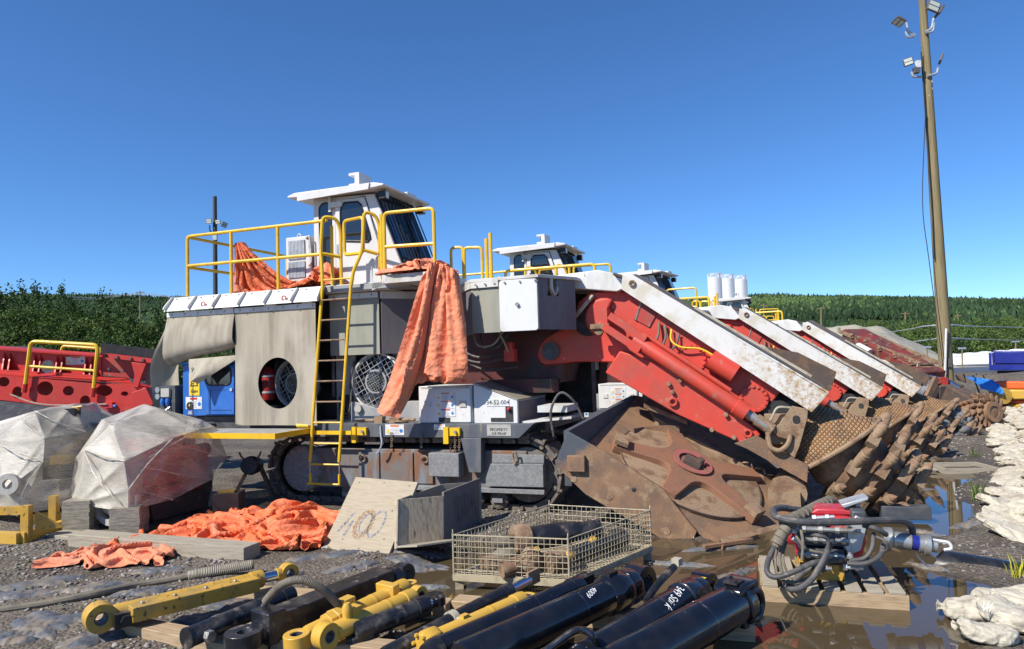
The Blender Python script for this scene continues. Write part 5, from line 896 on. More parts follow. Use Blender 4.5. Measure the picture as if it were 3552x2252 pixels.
def heap_cloth(cen, ex, size, foot, seed, nu, nv, bumps, frames=100, grabs=26, z0=.03):
    rg = np.random.RandomState(seed); ey = np.array([-ex[1], ex[0]]); u = np.linspace(-.5, .5, nu) * size[0]; v = np.linspace(-.5, .5, nv) * size[1]; U, W_ = np.meshgrid(u, v, indexing='ij')
    s_ = U * .8 - W_ * .6; Z = z0 + .06 + .10 * fbm(U * 1.5 + seed, W_ * 1.5, 3, seed) + .12 * vn(s_ * 3.6 + fbm(U * 2, W_ * 2, 2, 3), (U * .6 + W_ * .8) * 1.6, seed + 1) + .02 * vn(U * 9, W_ * 9, seed + 2); P = np.stack([U, W_, Z], -1)
    def floor(P):
        z = np.full(P.shape[:2], z0)
        for bx, by, r, h in bumps: z = z + h * np.exp(-(((P[..., 0] - bx) / r) ** 2 + ((P[..., 1] - by) / r) ** 2))
        return z
    gi = rg.randint(0, nu, grabs); gj = rg.randint(0, nv, grabs); k = grabs // 2; gi[:k] = np.where(rg.rand(k) > .5, 0, nu - 1); gj[k // 2:k] = np.where(rg.rand(k - k // 2) > .5, 0, nv - 1)
    tg = np.stack([U[gi, gj] * foot[0] / size[0], W_[gi, gj] * foot[1] / size[1]], -1) + rg.normal(0, .07, (grabs, 2))
    ring = np.zeros((nu, nv), bool); ring[0] = ring[-1] = True; ring[:, 0] = ring[:, -1] = True; jit = np.stack([fbm(U * 2.2 + 9, W_ * 2.2, 3, seed + 5) - .5, fbm(U * 2.2, W_ * 2.2 + 9, 3, seed + 6) - .5], -1) * .5
    T0 = np.stack([U, W_], -1); T1 = T0 * np.array([foot[0] / size[0], foot[1] / size[1]]) + jit
    def drive(P, f):
        k = min(1., f / (frames * .6)); k = k * k * (3 - 2 * k); t = T0 + (T1 - T0) * k
        P[ring, :2] += (t[ring] - P[ring, :2]) * .5
        if f < frames * .62: P[..., :2] += (t - P[..., :2]) * .30
    P = cloth(P, size[0] / (nu - 1), size[1] / (nv - 1), np.zeros((nu, nv), bool), floor, frames, 7, .0010, drive, None, .6); P[..., 2] += .014 * np.abs(2 * vn(U * 7 + 3, W_ * 7, seed + 30) - 1)
    o = P.copy(); o[..., 0] = cen[0] + ex[0] * P[..., 0] + ey[0] * P[..., 1]; o[..., 1] = cen[1] + ex[1] * P[..., 0] + ey[1] * P[..., 1]; return o

def rows(tab, u): t = np.array(tab); return np.stack([np.interp(u, t[:, 0], t[:, k]) for k in (1, 2, 3)], -1)
def big_tarp():
    T = thing('orange_tarp', 'long orange tarp hanging from the platform down the side of the foremost roadheader', 'tarp', M=MW1); nu, nv = 72, 96; u = np.linspace(0, 1, nu); v = np.linspace(0, 1, nv)
    top = rows([(0, 1.64, -.26, 3.10), (.5, 1.76, -.32, 3.20), (1, 2.05, -.24, 3.08)], u); top[:, 1] += .16 * (fbm(u * 7, 0 * u + 3.3, 3, 5) - .5) + .06 * np.sin(u * 13 + 1.5 * np.sin(u * 5)); top[:, 0] += .04 * (fbm(u * 9, 0 * u + 1.3, 2, 8) - .5)
    bot = rows([(0, .92, -.36, 1.33), (.10, 1.04, -.42, 1.29), (.22, 1.24, -.34, 1.25), (.42, 1.40, -.16, 1.70), (1, 2.02, -.14, 1.72)], u); bot[:, 1] += .10 * (fbm(u * 6, 0 * u + 7.3, 3, 15) - .5)
    P = top[:, None] * (1 - v)[None, :, None] + bot[:, None] * v[None, :, None]; P[..., 1] -= .12 * np.sin(math.pi * v)[None]; P[..., 1] += .02 * (fbm(u[:, None] * 9 + 0 * v, v[None] * 7 + 0 * u[:, None], 3, 5) - .5)
    pin = np.zeros((nu, nv), bool); pin[:, 0] = True; pin[:, -1] = True
    def wall(Q): Q[..., 1] = np.where((Q[..., 2] < 3.04), np.minimum(Q[..., 1], np.where(Q[..., 0] > 1.85, -.10, -.03)), Q[..., 1])
    Lv = (np.interp(u, [0, .22, .42, 1], [1.89, 1.90, 1.54, 1.48]) / (nv - 1))[:, None, None]; P = cloth(P, 1.65 / (nu - 1), Lv, pin, None, 80, 12, .00025, None, wall, .14); P[..., 1] += .012 * (np.abs(2 * vn(P[..., 0] * 9, P[..., 2] * 16, 4) - 1) + .6 * np.abs(2 * vn(P[..., 0] * 22, P[..., 2] * 34, 5) - 1) - .8); sheet('hanging_sheet', P, 'tarpdull', parent=T, solid=.004)
    P = heap_cloth((1.33, .10), np.array([1., 0.]), (1.25, .95), (.84, .60), 9, 56, 44, [(.12, .0, .22, .16), (-.22, .05, .2, .10)], 70, 14, 3.115); sheet('platform_bundle', P, 'tarpdull', parent=T, solid=.004)
big_tarp()
def deck_tarp():
    nu, nv = 60, 50; u = np.linspace(0, 1, nu); v = np.linspace(0, 1, nv); top = rows([(0, -1.71, .10, 3.80), (1, -1.64, .16, 3.82)], u); top[:, 1] += .03 * np.sin(u * 40); bot = rows([(0, -1.68, .12, 3.07), (.5, -1.22, .30, 3.06), (1, -.66, .62, 3.09)], u); bot[:, 1] += .05 * np.sin(u * 24)
    P = top[:, None] * (1 - v)[None, :, None] + bot[:, None] * v[None, :, None]; P[..., 1] += .02 * (fbm(u[:, None] * 9 + 0 * v, v[None] * 7 + 0 * u[:, None], 3, 5) - .5); pin = np.zeros((nu, nv), bool); pin[:, 0] = True; pin[:, -1] = True
    P = cloth(P, 1.55 / (nu - 1), 1.02 / (nv - 1), pin, lambda Q: np.full(Q.shape[:2], 3.055), 70, 9, .0014, None, None, .10); o = sheet('orange_tarp', P, 'tarp', M=MW1, solid=.004); tag(o, 'orange tarp tied to the yellow deck railing, spread onto the deck', 'tarp')
    P = heap_cloth((-.52, .36), np.array([1., 0.]), (1.35, .75), (.92, .42), 4, 60, 36, [(.22, .0, .15, .34), (-.05, .0, .22, .12)], 70, 10, 3.06); o = sheet('orange_tarp', P, 'tarp', M=MW1, solid=.004); tag(o, 'small orange tarp heaped beside the cab at the ladder top', 'tarp')
deck_tarp()
def ground_tarp(cu, cv, yaw, size, foot, seed, bumps, label, mat, nu, nv, frames=100):
    c = at(cu, cv); P = heap_cloth((c.x, c.y), np.array([math.cos(yaw), math.sin(yaw)]), size, foot, seed, nu, nv, bumps, frames, 26, .0); P[..., 2] += np.maximum(hgt(P[..., 0], P[..., 1]), 0) + .012; o = sheet('orange_tarp', P, mat, solid=.004); return tag(o, label, 'tarp')
ground_tarp(870, 1862, -.12, (3.1, 2.4), (2.2, 1.6), 3, [(.30, .35, .42, .20), (-.45, .1, .35, .10), (.55, -.2, .3, .10)], 'big crumpled heap of orange tarp lying left of the plywood sheet', 'tarp', 104, 84)
ground_tarp(420, 1952, -.10, (1.7, .85), (1.15, .50), 12, [(-.1, 0, .22, .10), (.3, .05, .2, .06)], 'small dusty orange tarp lying in front of the timber beam', 'tarpdull', 70, 40, 80)
# ------------------------------------------------------------------ shrink-wrapped engines
def film_hull(name, pts, mat, par, seed, pull=.07):
    """film drawn tight over the protruding points: hollow between them, wrinkles fanning out from each corner"""
    bm = bmesh.new(); vs = [bm.verts.new(p) for p in pts]; r = bmesh.ops.convex_hull(bm, input=vs); bmesh.ops.delete(bm, geom=[g for g in r['geom_interior'] if isinstance(g, bmesh.types.BMVert)], context='VERTS')
    bmesh.ops.triangulate(bm, faces=bm.faces); bm.normal_update(); m = MB(); n = 18; rg = np.random.RandomState(seed)
    for f in bm.faces:
        q = [np.array(v.co[:]) for v in f.verts]; nr = np.array(f.normal[:]); sz = math.sqrt(f.calc_area()); idx = {}; V = []
        for i in range(n + 1):
            for j in range(n + 1 - i):
                B3 = (i / n, j / n, 1 - (i + j) / n); p = q[0] * B3[0] + q[1] * B3[1] + q[2] * B3[2]; h = 27 * B3[0] * B3[1] * B3[2]; d = -pull * sz * h ** .8
                for k in range(3):
                    x, y = B3[(k + 1) % 3], B3[(k + 2) % 3]
                    if x + y > 1e-6: t = x / (x + y); d += .085 * sz * B3[k] * 4 * t * (1 - t) * min(1, (x + y) * 3) * (float(ridge(t * 7 + k * 5 + seed, B3[k] * .8 + f.index, 2, seed + k)) - .55)
                idx[(i, j)] = len(V); V.append(p + nr * d)
        F_ = []
        for i in range(n):
            for j in range(n - i):
                F_.append((idx[(i, j)], idx[(i + 1, j)], idx[(i, j + 1)]))
                if i + j < n - 1: F_.append((idx[(i + 1, j)], idx[(i + 1, j + 1)], idx[(i, j + 1)]))
        m.add(V, F_)
    bm.free(); me = m.mesh(name, mat, 30, False); bm = bmesh.new(); bm.from_mesh(me); bmesh.ops.remove_doubles(bm, verts=bm.verts, dist=.002); bmesh.ops.smooth_vert(bm, verts=bm.verts, factor=.5, use_axis_x=True, use_axis_y=True, use_axis_z=True); bm.normal_update(); bm.to_mesh(me); bm.free(); me.polygons.foreach_set('use_smooth', [True] * len(me.polygons)); me.set_sharp_from_angle(angle=R_(50)); return put(name, me, None, par)
def engine_right():
    T = thing('wrapped_engine', 'shrink-wrapped reddish engine standing on two timber cribs', 'engine', (0, 0, 0), 0, 'wrapped engines')
    a = aty; pts = [a(262, 1752, 8.75), a(445, 1778, 8.35), a(600, 1735, 8.9), a(735, 1665, 9.5), a(792, 1588, 9.8), a(748, 1480, 10.0), a(700, 1455, 10.0), a(540, 1412, 9.5), a(420, 1462, 9.0), a(385, 1472, 8.6), a(290, 1560, 8.7), a(283, 1620, 8.75), a(430, 1600, 8.28), a(445, 1700, 8.3), a(600, 1520, 8.75), a(690, 1490, 9.2), a(560, 1640, 8.65)]
    pts += [p + Vector((-.55, .75, .02)) for p in (pts[0], pts[3], pts[5], pts[7], pts[9], pts[11])]
    film_hull('stretch_film', pts, 'film', T, 5)
    for i, (p, q, m_) in enumerate(((0, 15, .1), (1, 10, .12), (12, 3, .1), (11, 2, .12), (9, 4, .10), (13, 14, .06), (10, 12, .05))): A_, B_ = pts[p], pts[q]; mid = (A_ + B_) / 2 + Vector((-.1, -1, .1)) * m_; MB().tube(spline([A_, mid, B_], 8), [.006 + .003 * math.sin(k * 1.9 + i) for k in range(17)], 6).build('film_band', 'filmband', T)
    c = (pts[0] + pts[3]) / 2; d = (pts[3] - pts[1]); d.z = 0; d.normalize(); M = axM((-4.62, 8.95, .35), d)
    B = lambda n, mb, mt: mb.build(n, mt, T)
    for nm, bx_, mt in (('engine_block', (-.10, 1.00, .02, .50, .10, .55), 'reddull'), ('cylinder_head', (0, .85, .10, .45, .55, .74), 'redmach'), ('flywheel_housing', (-.25, -.10, -.05, .55, .10, .60), 'steel'), ('rocker_cover', (.1, .75, .18, .4, .74, .80), 'darksteel')): B(nm, MB().box(*bx_, M), mt)
    B('oil_pan', MB().prism([(.12, -.30), (.98, -.30), (1.1, .14), (0, .14)], .02, .5), 'rust_and_shade').matrix_world = M
    B('manifold', MB().lathe([(0, .09), (.9, .09)], M @ Vector((.05, .0, .50)), d, 14).lathe([(0, .07), (.7, .07)], M @ Vector((.1, .0, .05)), d, 14), 'reddull')
    fw = B('flywheel', MB().eye(a(505, 1768, 8.5) * 0 + M @ Vector((-.36, .16, .10)), d, .36, .29, .06, 28).lathe([(0, .24), (.03, .22), (.03, .10)], M @ Vector((-.36, .16, .10)), d, 24), 'concrete')
    B('support_foot', MB().box(-.35, -.30, -.25, .80, .0, .12, M), 'concrete'); B('support_foot', MB().box(1.0, 1.1, .05, .45, -.3, .2, M), 'concrete')
def engine_left():
    T = thing('wrapped_engine', 'shrink-wrapped dark engine on a yellow steel stand', 'engine', (0, 0, 0), 0, 'wrapped engines')
    a = aty; pts = [a(-120, 1780, 9.6), a(60, 1790, 9.0), a(230, 1760, 9.3), a(300, 1650, 9.7), a(415, 1560, 10.6), a(430, 1465, 10.8), a(300, 1405, 10.2), a(255, 1400, 9.9), a(120, 1425, 9.4), a(75, 1455, 9.3), a(-20, 1530, 9.2), a(-100, 1600, 9.4), a(20, 1700, 8.95), a(150, 1600, 9.0), a(155, 1520, 9.1), a(-140, 1500, 10), a(300, 1500, 9.6)]
    pts += [p + Vector((-.4, .9, 0)) for p in (pts[0], pts[4], pts[6], pts[8])]
    film_hull('stretch_film', pts, 'film2', T, 15)
    for i, (p, q, m_) in enumerate(((12, 3, .14), (10, 13, .1), (1, 13, .1), (9, 14, .05), (2, 12, .1), (8, 16, .1))): A_, B_ = pts[p], pts[q]; mid = (A_ + B_) / 2 + Vector((-.05, -1, .1)) * m_; MB().tube(spline([A_, mid, B_], 8), [.006 + .003 * math.sin(k * 1.9 + i) for k in range(17)], 6).build('film_band', 'filmband', T); M = axM((-6.7, 9.75, .42), (1, .35, 0)); B = lambda n, mb, mt: mb.build(n, mt, T)
    B('engine_block', MB().box(.25, 1.35, -.15, .5, .1, .65, M), 'rust_and_shade'); B('cylinder_head', MB().box(.4, 1.1, -.05, .4, .65, .82, M), 'darksteel'); B('yellow_pipe', MB().box(.35, .9, -.22, -.15, .3, .42, M), 'catyel')
    q = a(270, 1422, 9.95); B('pipe_tangle', MB().tube([q + Vector((-.2, -.12, -.05)), q + Vector((.1, -.15, .02))], .025, 6).tube([q + Vector((-.2, -.1, -.1)), q + Vector((.1, -.15, -.08))], .02, 6).tube([q + Vector((-.05, -.12, .03)), q + Vector((.12, -.1, .05))], .02, 6), 'catyel'); B('engine_valve', MB().box(-.05, .09, -.22, -.08, -.16, .03, Matrix.Translation(q)).lathe([(0, .04), (.12, .035)], q + Vector((.05, -.15, -.1)), (0, 0, 1), 10), 'plasticblack')
    B('pulley', MB().eye(a(30, 1680, 8.9), (.1, -1, .1), .13, .06, .06, 22), 'concrete')
    S = thing('engine_stand', 'yellow steel engine stand under the wrapped dark engine', 'engine stand', (0, 0, 0)); B = lambda n, mb, mt: mb.build(n, mt, S)
    g = lambda u, v, z=0: at(u, v, z); p0, p1, p2 = g(-120, 1862, .1), g(70, 1870, .1), g(230, 1822, .1); B('base_beam', MB().bar(p0, p1, .10, .14).bar(p1, p2, .10, .14), 'catclean'); B('base_beam', MB().bar(p0 + Vector((.2, .9, 0)), p2 + Vector((-.1, .5, 0)), .10, .14), 'catclean')
    for q in (p1 + Vector((0.03, .06, 0)), p2 + Vector((-.15, 0, 0)), p0): B('post', MB().bar(q, q + Vector((0, 0, .36)), .09, .08), 'catyel')
    B('cross_beam', MB().bar(p1 + Vector((-.9, .15, .30)), p1 + Vector((.05, .1, .30)), .07, .09), 'catyel')
    MB().prism([(0, 0), (.28, 0), (0, .22)], 0, .03).build('gusset', 'catyel', S).matrix_world = Matrix.Translation(p1 + Vector((.1, .1, .07))) @ Matrix.Rotation(.4, 4, 'Z')
engine_right(); engine_left()
def crib(u0, v0, w, d, h, label, yaw=.15):
    p = at(u0, v0); T = thing('timber_crib', label, 'timber block', (p.x, p.y, 0), yaw, 'cribs under the wrapped engine'); n = 9
    for i in range(n): MB().box(-w / 2 + random.uniform(-.006, .006), w / 2 + random.uniform(-.006, .006), 0, d, h * i / n, h * (i + .97) / n).build('board', 'plank_layers', T)
crib(262, 1862, .30, .34, .42, 'left crib of stacked grey boards under the wrapped reddish engine'); crib(432, 1872, .32, .40, .36, 'right crib of stacked grey boards under the wrapped reddish engine', .22)
def beam(name, a, b, w, h, mat, label, cat='timber', grp=None, z=0):
    a = Vector(a); b = Vector(b); L_ = (b - a).length; o = MB().box(0, L_, -w / 2, w / 2, 0, h).build(name, mat, None, bevel=.006); o.matrix_world = axM(a + Vector((0, 0, z)), b - a); return tag(o, label, cat, grp)
beam('timber_plank', at(190, 1872), at(420, 1895), .26, .09, 'woodgrey', 'short weathered grey plank lying under the timber crib')
beam('timber_beam', at(255, 1905, .0) + Vector((0, .08, 0)), at(865, 1958, .0) + Vector((0, .08, 0)), .24, .17, 'woodgrey', 'long weathered squared timber beam lying before the orange tarps')
T = thing('steel_block', 'dark brown square steel post standing between wrapped engine and track', 'steel post', tuple(at(790, 1800)), .1); MB().box(-.16, .17, -.1, .2, 0, .34).build('post_body', 'rust_and_shade', T, bevel=.01); MB().box(-.1, .1, -.06, .06, .34, .37).build('post_cap', 'catyel', T)
T = thing('steel_stand', 'low black frame with a round gear unit beside the rear sprocket', 'stand', tuple(at(880, 1735)), 0)
MB().lathe([(0, .12), (.2, .14), (.3, .12)], (0, .1, .5), (0, -1, .1), 18).build('gear_unit', 'darksteel', T); MB().bar((-.3, -.1, 0), (-.05, 0, .5), .05, .05).bar((.35, -.1, 0), (.1, 0, .5), .05, .05).bar((-.4, -.15, .03), (.5, -.15, .03), .08, .05).build('stand_legs', 'rustlight', T); MB().tube(arc((0, .75), .16, 190, 350, 10, 'xz', -.12), .014, 6).build('guard_hoop', 'rustlight', T)
# ------------------------------------------------------------------ plywood sheet and box marked 004
def strokes(par, segs, w, mat, name='paint_stroke', h=.0022):
    for s_ in segs:
        P = spline([(x, y, 0) for x, y in s_], 6) if len(s_) > 2 else [Vector((*s_[0], 0)), Vector((*s_[1], 0))]; vs = []; n = len(P)
        for i in range(n):
            d = (P[min(i + 1, n - 1)] - P[max(i - 1, 0)]).normalized(); nn = Vector((-d.y, d.x, 0)) * (w / 2 * (1 + .3 * math.sin(i * 1.7))); vs += [P[i] + nn + Vector((0, 0, h)), P[i] - nn + Vector((0, 0, h))]
        MB().add(vs, [(2 * i, 2 * i + 1, 2 * i + 3, 2 * i + 2) for i in range(n - 1)]).build(name, mat, par)
def o_(cx, cy, rx, ry): return [(cx + rx * math.cos(t), cy + ry * math.sin(t)) for t in np.linspace(.3, 6.5, 11)]
def plywood():
    bl = at(1112, 1912, .0); br = at(1338, 1950, .0); tr = aty(1458, 1672, 7.75); tl = aty(1222, 1655, 8.0)
    x = (br - bl).normalized(); W_ = (br - bl).length; yv = ((tl - bl) + (tr - br)) / 2; H = yv.length; n = x.cross(yv).normalized(); sk_ = yv.dot(x); h_ = math.sqrt(H * H - sk_ ** 2)
    m = Matrix((x, n.cross(x), n)).transposed().to_4x4(); m.translation = bl
    T = thing('plywood_sheet', 'pale plywood sheet painted with an upside-down 004, leaning on the wooden box', 'plywood sheet', M=m)
    MB().prism([(0, 0), (W_, 0), (W_ + sk_, h_), (sk_, h_)], -.03, 0, 'xy').build('panel', 'ply', T, bevel=.002)
    cx_, cy_ = W_ / 2 + sk_ * .42, h_ * .40; k = .62
    strokes(T, [o_(cx_ + .20 * k * 1.1, cy_ + .02, .09, .15)], .026, 'inkblue'); strokes(T, [o_(cx_ - .03, cy_, .10, .15)], .05, 'stainbrown'); strokes(T, [o_(cx_ - .01, cy_ + .01, .07, .11)], .02, 'inkblue')
    strokes(T, [[(cx_ - .24, cy_ + .12), (cx_ - .33, cy_ - .13)], [(cx_ - .20, cy_ - .03), (cx_ - .30, cy_ - .02)], [(cx_ - .20, cy_ + .02), (cx_ - .22, cy_ - .16)]], .026, 'inkblue')
    q = MB()
    for fx, fy in ((.1, .93), (.5, .95), (.9, .94), (.85, .25), (.55, .10), (.25, .18), (.8, .6), (.93, .8)): q.lathe([(0, .008), (.002, .008)], (W_ * fx + sk_ * fy, h_ * fy, 0), (0, 0, 1), 6)
    q.build('knot_holes', 'dark', T)
pm('stainbrown', (.26, .155, .075), .8, c2=(.36, .27, .17), s2=40, lo=.4, hi=.6, c3=(.16, .10, .06), s3=60, lo3=.5, hi3=.6)
plywood()
def wbox():
    a = at(1372, 1905, .10); b = at(1540, 1882, .06); c = at(1668, 1812, .03); up = Vector((.0, .12, .46))
    T = thing('wooden_box', 'open weathered wooden box marked 004 on its dark shaded end', 'wooden box', (0, 0, 0)); d = b - a; e = c - b
    def pan(p, q, h0, h1, t, name, mat):
        nrm = (q - p).cross(up).normalized() * t; vs = []
        for s_ in (Vector(), nrm): vs += [p + up * h0 + s_, q + up * h0 + s_, q + up * h1 + s_, p + up * h1 + s_]
        return MB().add(vs, [(0, 1, 2, 3), (7, 6, 5, 4), (0, 4, 5, 1), (1, 5, 6, 2), (2, 6, 7, 3), (3, 7, 4, 0)]).build(name, mat, T, bevel=.003)
    L_ = a + e * 1.0; n = 4
    for i in range(n): pan(a + d * (i / n), a + d * ((i + .98) / n), 0, 1, -.025, 'board', 'woodv')
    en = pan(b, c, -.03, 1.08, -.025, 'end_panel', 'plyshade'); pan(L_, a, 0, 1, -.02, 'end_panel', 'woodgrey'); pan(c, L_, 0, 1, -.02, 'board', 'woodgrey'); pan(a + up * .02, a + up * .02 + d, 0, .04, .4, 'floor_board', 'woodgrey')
    ex = e.normalized(); m = Matrix((ex, up.normalized() - ex * up.normalized().dot(ex), ex.cross(up).normalized())).transposed().to_4x4(); m.translation = b + e * .52 + up * .55
    g = thing('x', 'x', 'x'); bpy.data.objects.remove(g)
    h = bpy.data.objects.new('marking', MB().box(-.001, .001, -.001, .001, 0, .0006).mesh('marking', 'inkpurple')); COL.objects.link(h); h.parent = T; h.matrix_local = m @ Matrix.Translation((0, 0, .027 if (ex.cross(up)).y < 0 else -.027)) 
    strokes(h, [o_(-.20, .02, .05, .13), o_(.0, .03, .05, .11), [(.16, .14), (.15, .02), (.20, -.0), (.25, .06)], [(.25, .16), (.25, .0), (.28, -.14)]], .016, 'inkpurple')
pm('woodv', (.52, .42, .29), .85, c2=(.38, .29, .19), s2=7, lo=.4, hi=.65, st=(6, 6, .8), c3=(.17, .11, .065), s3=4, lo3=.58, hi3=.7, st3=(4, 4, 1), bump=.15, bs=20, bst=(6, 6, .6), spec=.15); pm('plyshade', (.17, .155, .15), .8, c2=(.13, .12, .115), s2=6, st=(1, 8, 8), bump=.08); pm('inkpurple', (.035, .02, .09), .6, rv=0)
wbox()
# ------------------------------------------------------------------ wire basket
def basket():
    A, Bq, C, D = Vector((-.56, 6.13, 0)), Vector((.40, 5.86, 0)), Vector((1.26, 6.86, 0)), Vector((.32, 7.28, 0)); z0, z1 = .12, .455
    T = thing('wire_basket', 'low rectangular cream wire mesh basket standing in the puddle', 'wire basket', (0, 0, 0))
    for p, q in ((A, Bq), (Bq, C), (C, D), (D, A)):
        m = MB(); L_ = (q - p).length; n = int(L_ / .048)
        for i in range(n + 1): r = p + (q - p) * (i / n); m.tube([r + Vector((0, 0, z0)), r + Vector((0, 0, z1))], .0032, 4)
        for j in range(8): z = z0 + (z1 - z0) * j / 7; m.tube([p + Vector((0, 0, z)), q + Vector((0, 0, z))], .0032 if j < 7 else .006, 5)
        m.build('side_mesh', 'wire', T); MB().bar(p + Vector((0, 0, .10)), q + Vector((0, 0, .10)), .03, .05).build('base_rail', 'wire', T)
    m = MB(); u = Bq - A; v = D - A; n = 26
    for i in range(n + 1): m.tube([A + u * (i / n) + Vector((0, 0, .125)), A + u * (i / n) + v * .99 + Vector((0, 0, .125))], .0035, 4)
    for i in range(n + 1): m.tube([A + v * (i / n) + Vector((0, 0, .129)), A + v * (i / n) + (C - D) * (i / n) + u * (1 - i / n) + Vector((0, 0, .129))], .0035, 4)
    m.build('floor_mesh', 'wire', T)
    for p in (A, Bq, C, D): MB().bar(p + (Vector((.35, 6.5, 0)) - p) * .05 + Vector((0, 0, -.03)), p + (Vector((.35, 6.5, 0)) - p) * .05 + Vector((0, 0, .10)), .07, .05).build('foot', 'wire', T); MB().tube([p + Vector((0, 0, z0)), p + Vector((0, 0, z1 + .02))], .008, 6).ring(p + Vector((0, 0, z1 + .03)), (1, 0, 0), .014, .004, 10, 5).build('corner_post', 'wire', T)
    def part(nm, lb, cat, mbs):
        t = thing(nm, lb, cat, (0, 0, 0))
        for n_, mb, mt in mbs: mb.build(n_, mt, t)
    c0 = Vector((-.02, 6.42, .32)); dr = (Vector((.85, 6.68, .36)) - c0).normalized()
    part('drive_motor', 'hydraulic motor with dusty round flange lying in the wire basket', 'motor', [('flange', MB().lathe([(-.03, .13), (.05, .14), (.12, .13), (.14, .10)], c0, dr, 24), 'rustlight'), ('bolts', MB().lathe([(-.05, .015), (0, .015)], c0 + Vector((-.02, -.05, .06)), dr, 6).lathe([(-.05, .015), (0, .015)], c0 + Vector((0, .06, .06)), dr, 6), 'rust'), ('barrel', MB().lathe([(.12, .10), (.40, .105), (.62, .08), (.8, .08)], c0, dr, 20), 'blackdirty'), ('shaft', MB().lathe([(-.22, .05), (-.02, .055)], c0, dr, 14), 'hosetan')])
    c1 = Vector((.10, 6.12, .23)); part('swivel_joint', 'round dusty swivel joint with yellow paint marks in the basket', 'swivel joint', [('body', MB().lathe([(-.12, .08), (-.08, .10), (.05, .10), (.09, .06)], c1, (.5, .3, .5), 18), 'rustlight'), ('neck', MB().lathe([(-.3, .055), (-.1, .065)], c1, (.5, .3, .1), 14), 'rustlight'), ('paint_mark', MB().lathe([(0, .03), (.012, .028)], c1 + Vector((.05, -.03, .09)), (.3, -.5, .8), 8), 'catyel')])
    part('small_gearbox', 'tan gear coupling with yellow cap near the basket corner', 'coupling', [('body', MB().lathe([(-.12, .09), (.0, .10), (.12, .07)], (.34, 6.12, .22), (.8, .5, .1), 16), 'rustlight'), ('cap', MB().lathe([(0, .045), (.04, .035)], (.42, 6.10, .26), (.6, -.4, .5), 12), 'catyel')])
    part('dark_cylinder', 'dark ribbed cylinder along the far right side of the basket', 'cylinder', [('barrel', MB().lathe([(0, .07), (.55, .07), (.6, .09), (.68, .09)], (.45, 6.28, .21), (.72, .62, .05), 16), 'blackdirty'), ('cap', MB().lathe([(0, .04), (.04, .03)], (.66, 6.46, .28), (.2, -.3, .8), 12), 'catyel')])
    part('wood_dunnage', 'short brown timber offcut on the basket floor', 'timber offcut', [('block', MB().box(0, .38, 0, .12, .13, .21, Matrix.Translation((-.34, 6.22, .01)) @ Matrix.Rotation(-.1, 4, 'Z')), 'rustlight')]); part('cast_housing', 'grey cast housing standing inside the basket at its left', 'housing', [('body', MB().lathe([(0, .10), (.1, .11), (.14, .07)], (-.12, 6.34, .14), (0, 0, 1), 18), 'hosetan')])
basket()
# ================================================================== hydraulic cylinders laid out in the foreground
def hyd(name, label, A, B, r, mat, e0=None, e1=None, rod=None, cap=None, pipe=False, grp=None, gland=1.12, writing=None):
    """A, B: centres of the two ends; e0/e1: (outer radius, bore, width, 'v' or 'h'); rod: (fraction where the barrel ends, radius)"""
    A = Vector(A); B = Vector(B); L_ = (B - A).length; T = thing(name, label, 'hydraulic cylinder', M=axM(A, B - A)); s0 = e0[0] * .8 if e0 else 0; s1 = rod[0] * L_ if rod else (L_ - e1[0] * .8 if e1 else L_)
    bb = MB().lathe([(s0, r * .9), (s0 + .02, r), (s1 - .10, r), (s1 - .098, r * gland), (s1 - .02, r * gland), (s1, r * gland * .95)], (0, 0, 0), (1, 0, 0), 28).build('barrel', mat, T)
    MB().lathe([(s0 + (s1 - s0) * .62, r * 1.0), (s0 + (s1 - s0) * .62 + .004, r * 1.03), (s0 + (s1 - s0) * .62 + .03, r * 1.03), (s0 + (s1 - s0) * .62 + .034, r)], (0, 0, 0), (1, 0, 0), 28, False).build('weld_band', mat, T)
    for e, x, sg in ((e0, 0, 1), (e1, L_, -1)):
        if e:
            ax = (0, 0, 1) if e[3] == 'v' else (0, 1, 0); MB().eye((x, 0, 0), ax, e[0], e[1], e[2], 28).build('eye', mat, T, bevel=.004); MB().eye((x, 0, 0), ax, e[1], e[1] * .8, e[2] * .9, 24).build('bushing', 'darksteel', T)
            q = e[2] * .45; m = MB(); x2 = x + sg * (e[0] * 1.15 + (0 if not (rod and sg < 0) else 0)); rr = r * .9 if not (rod and sg < 0) else rod[1] * 1.25
            m.lathe([(0, min(rr, e[2] * .55)), (e[0] * .65, rr)], (x + sg * e[0] * .72, 0, 0), (sg, 0, 0), 18); m.build('eye_neck', mat, T)
    if rod: MB().lathe([(s1 - .01, rod[1]), (L_ - (e1[0] * .9 if e1 else 0), rod[1])], (0, 0, 0), (1, 0, 0), 20).build('rod', 'chrome', T)
    if cap == 'flange':
        m = MB().lathe([(s1 - .07, r * 1.22), (s1 + .01, r * 1.22), (s1 + .02, r * 1.1)], (0, 0, 0), (1, 0, 0), 24)
        for k in range(8): m.lathe([(s1 + .01, .012), (s1 + .03, .012)], (0, r * 1.12 * math.cos(k * .785), r * 1.12 * math.sin(k * .785)), (1, 0, 0), 6)
        m.build('end_flange', mat, T)
    if pipe: MB().tube(rpath([(s0 + .12, -r * .3, r * 1.05), (s0 + .12, -r * .4, r * 1.45), (s1 - .25, -r * .4, r * 1.45), (s1 - .25, -r * .3, r)], .03), .016, 8).build('pressure_pipe', mat, T)
    return T, s0, s1
Hg = None
cyl_n = 'hydraulic_cylinder'
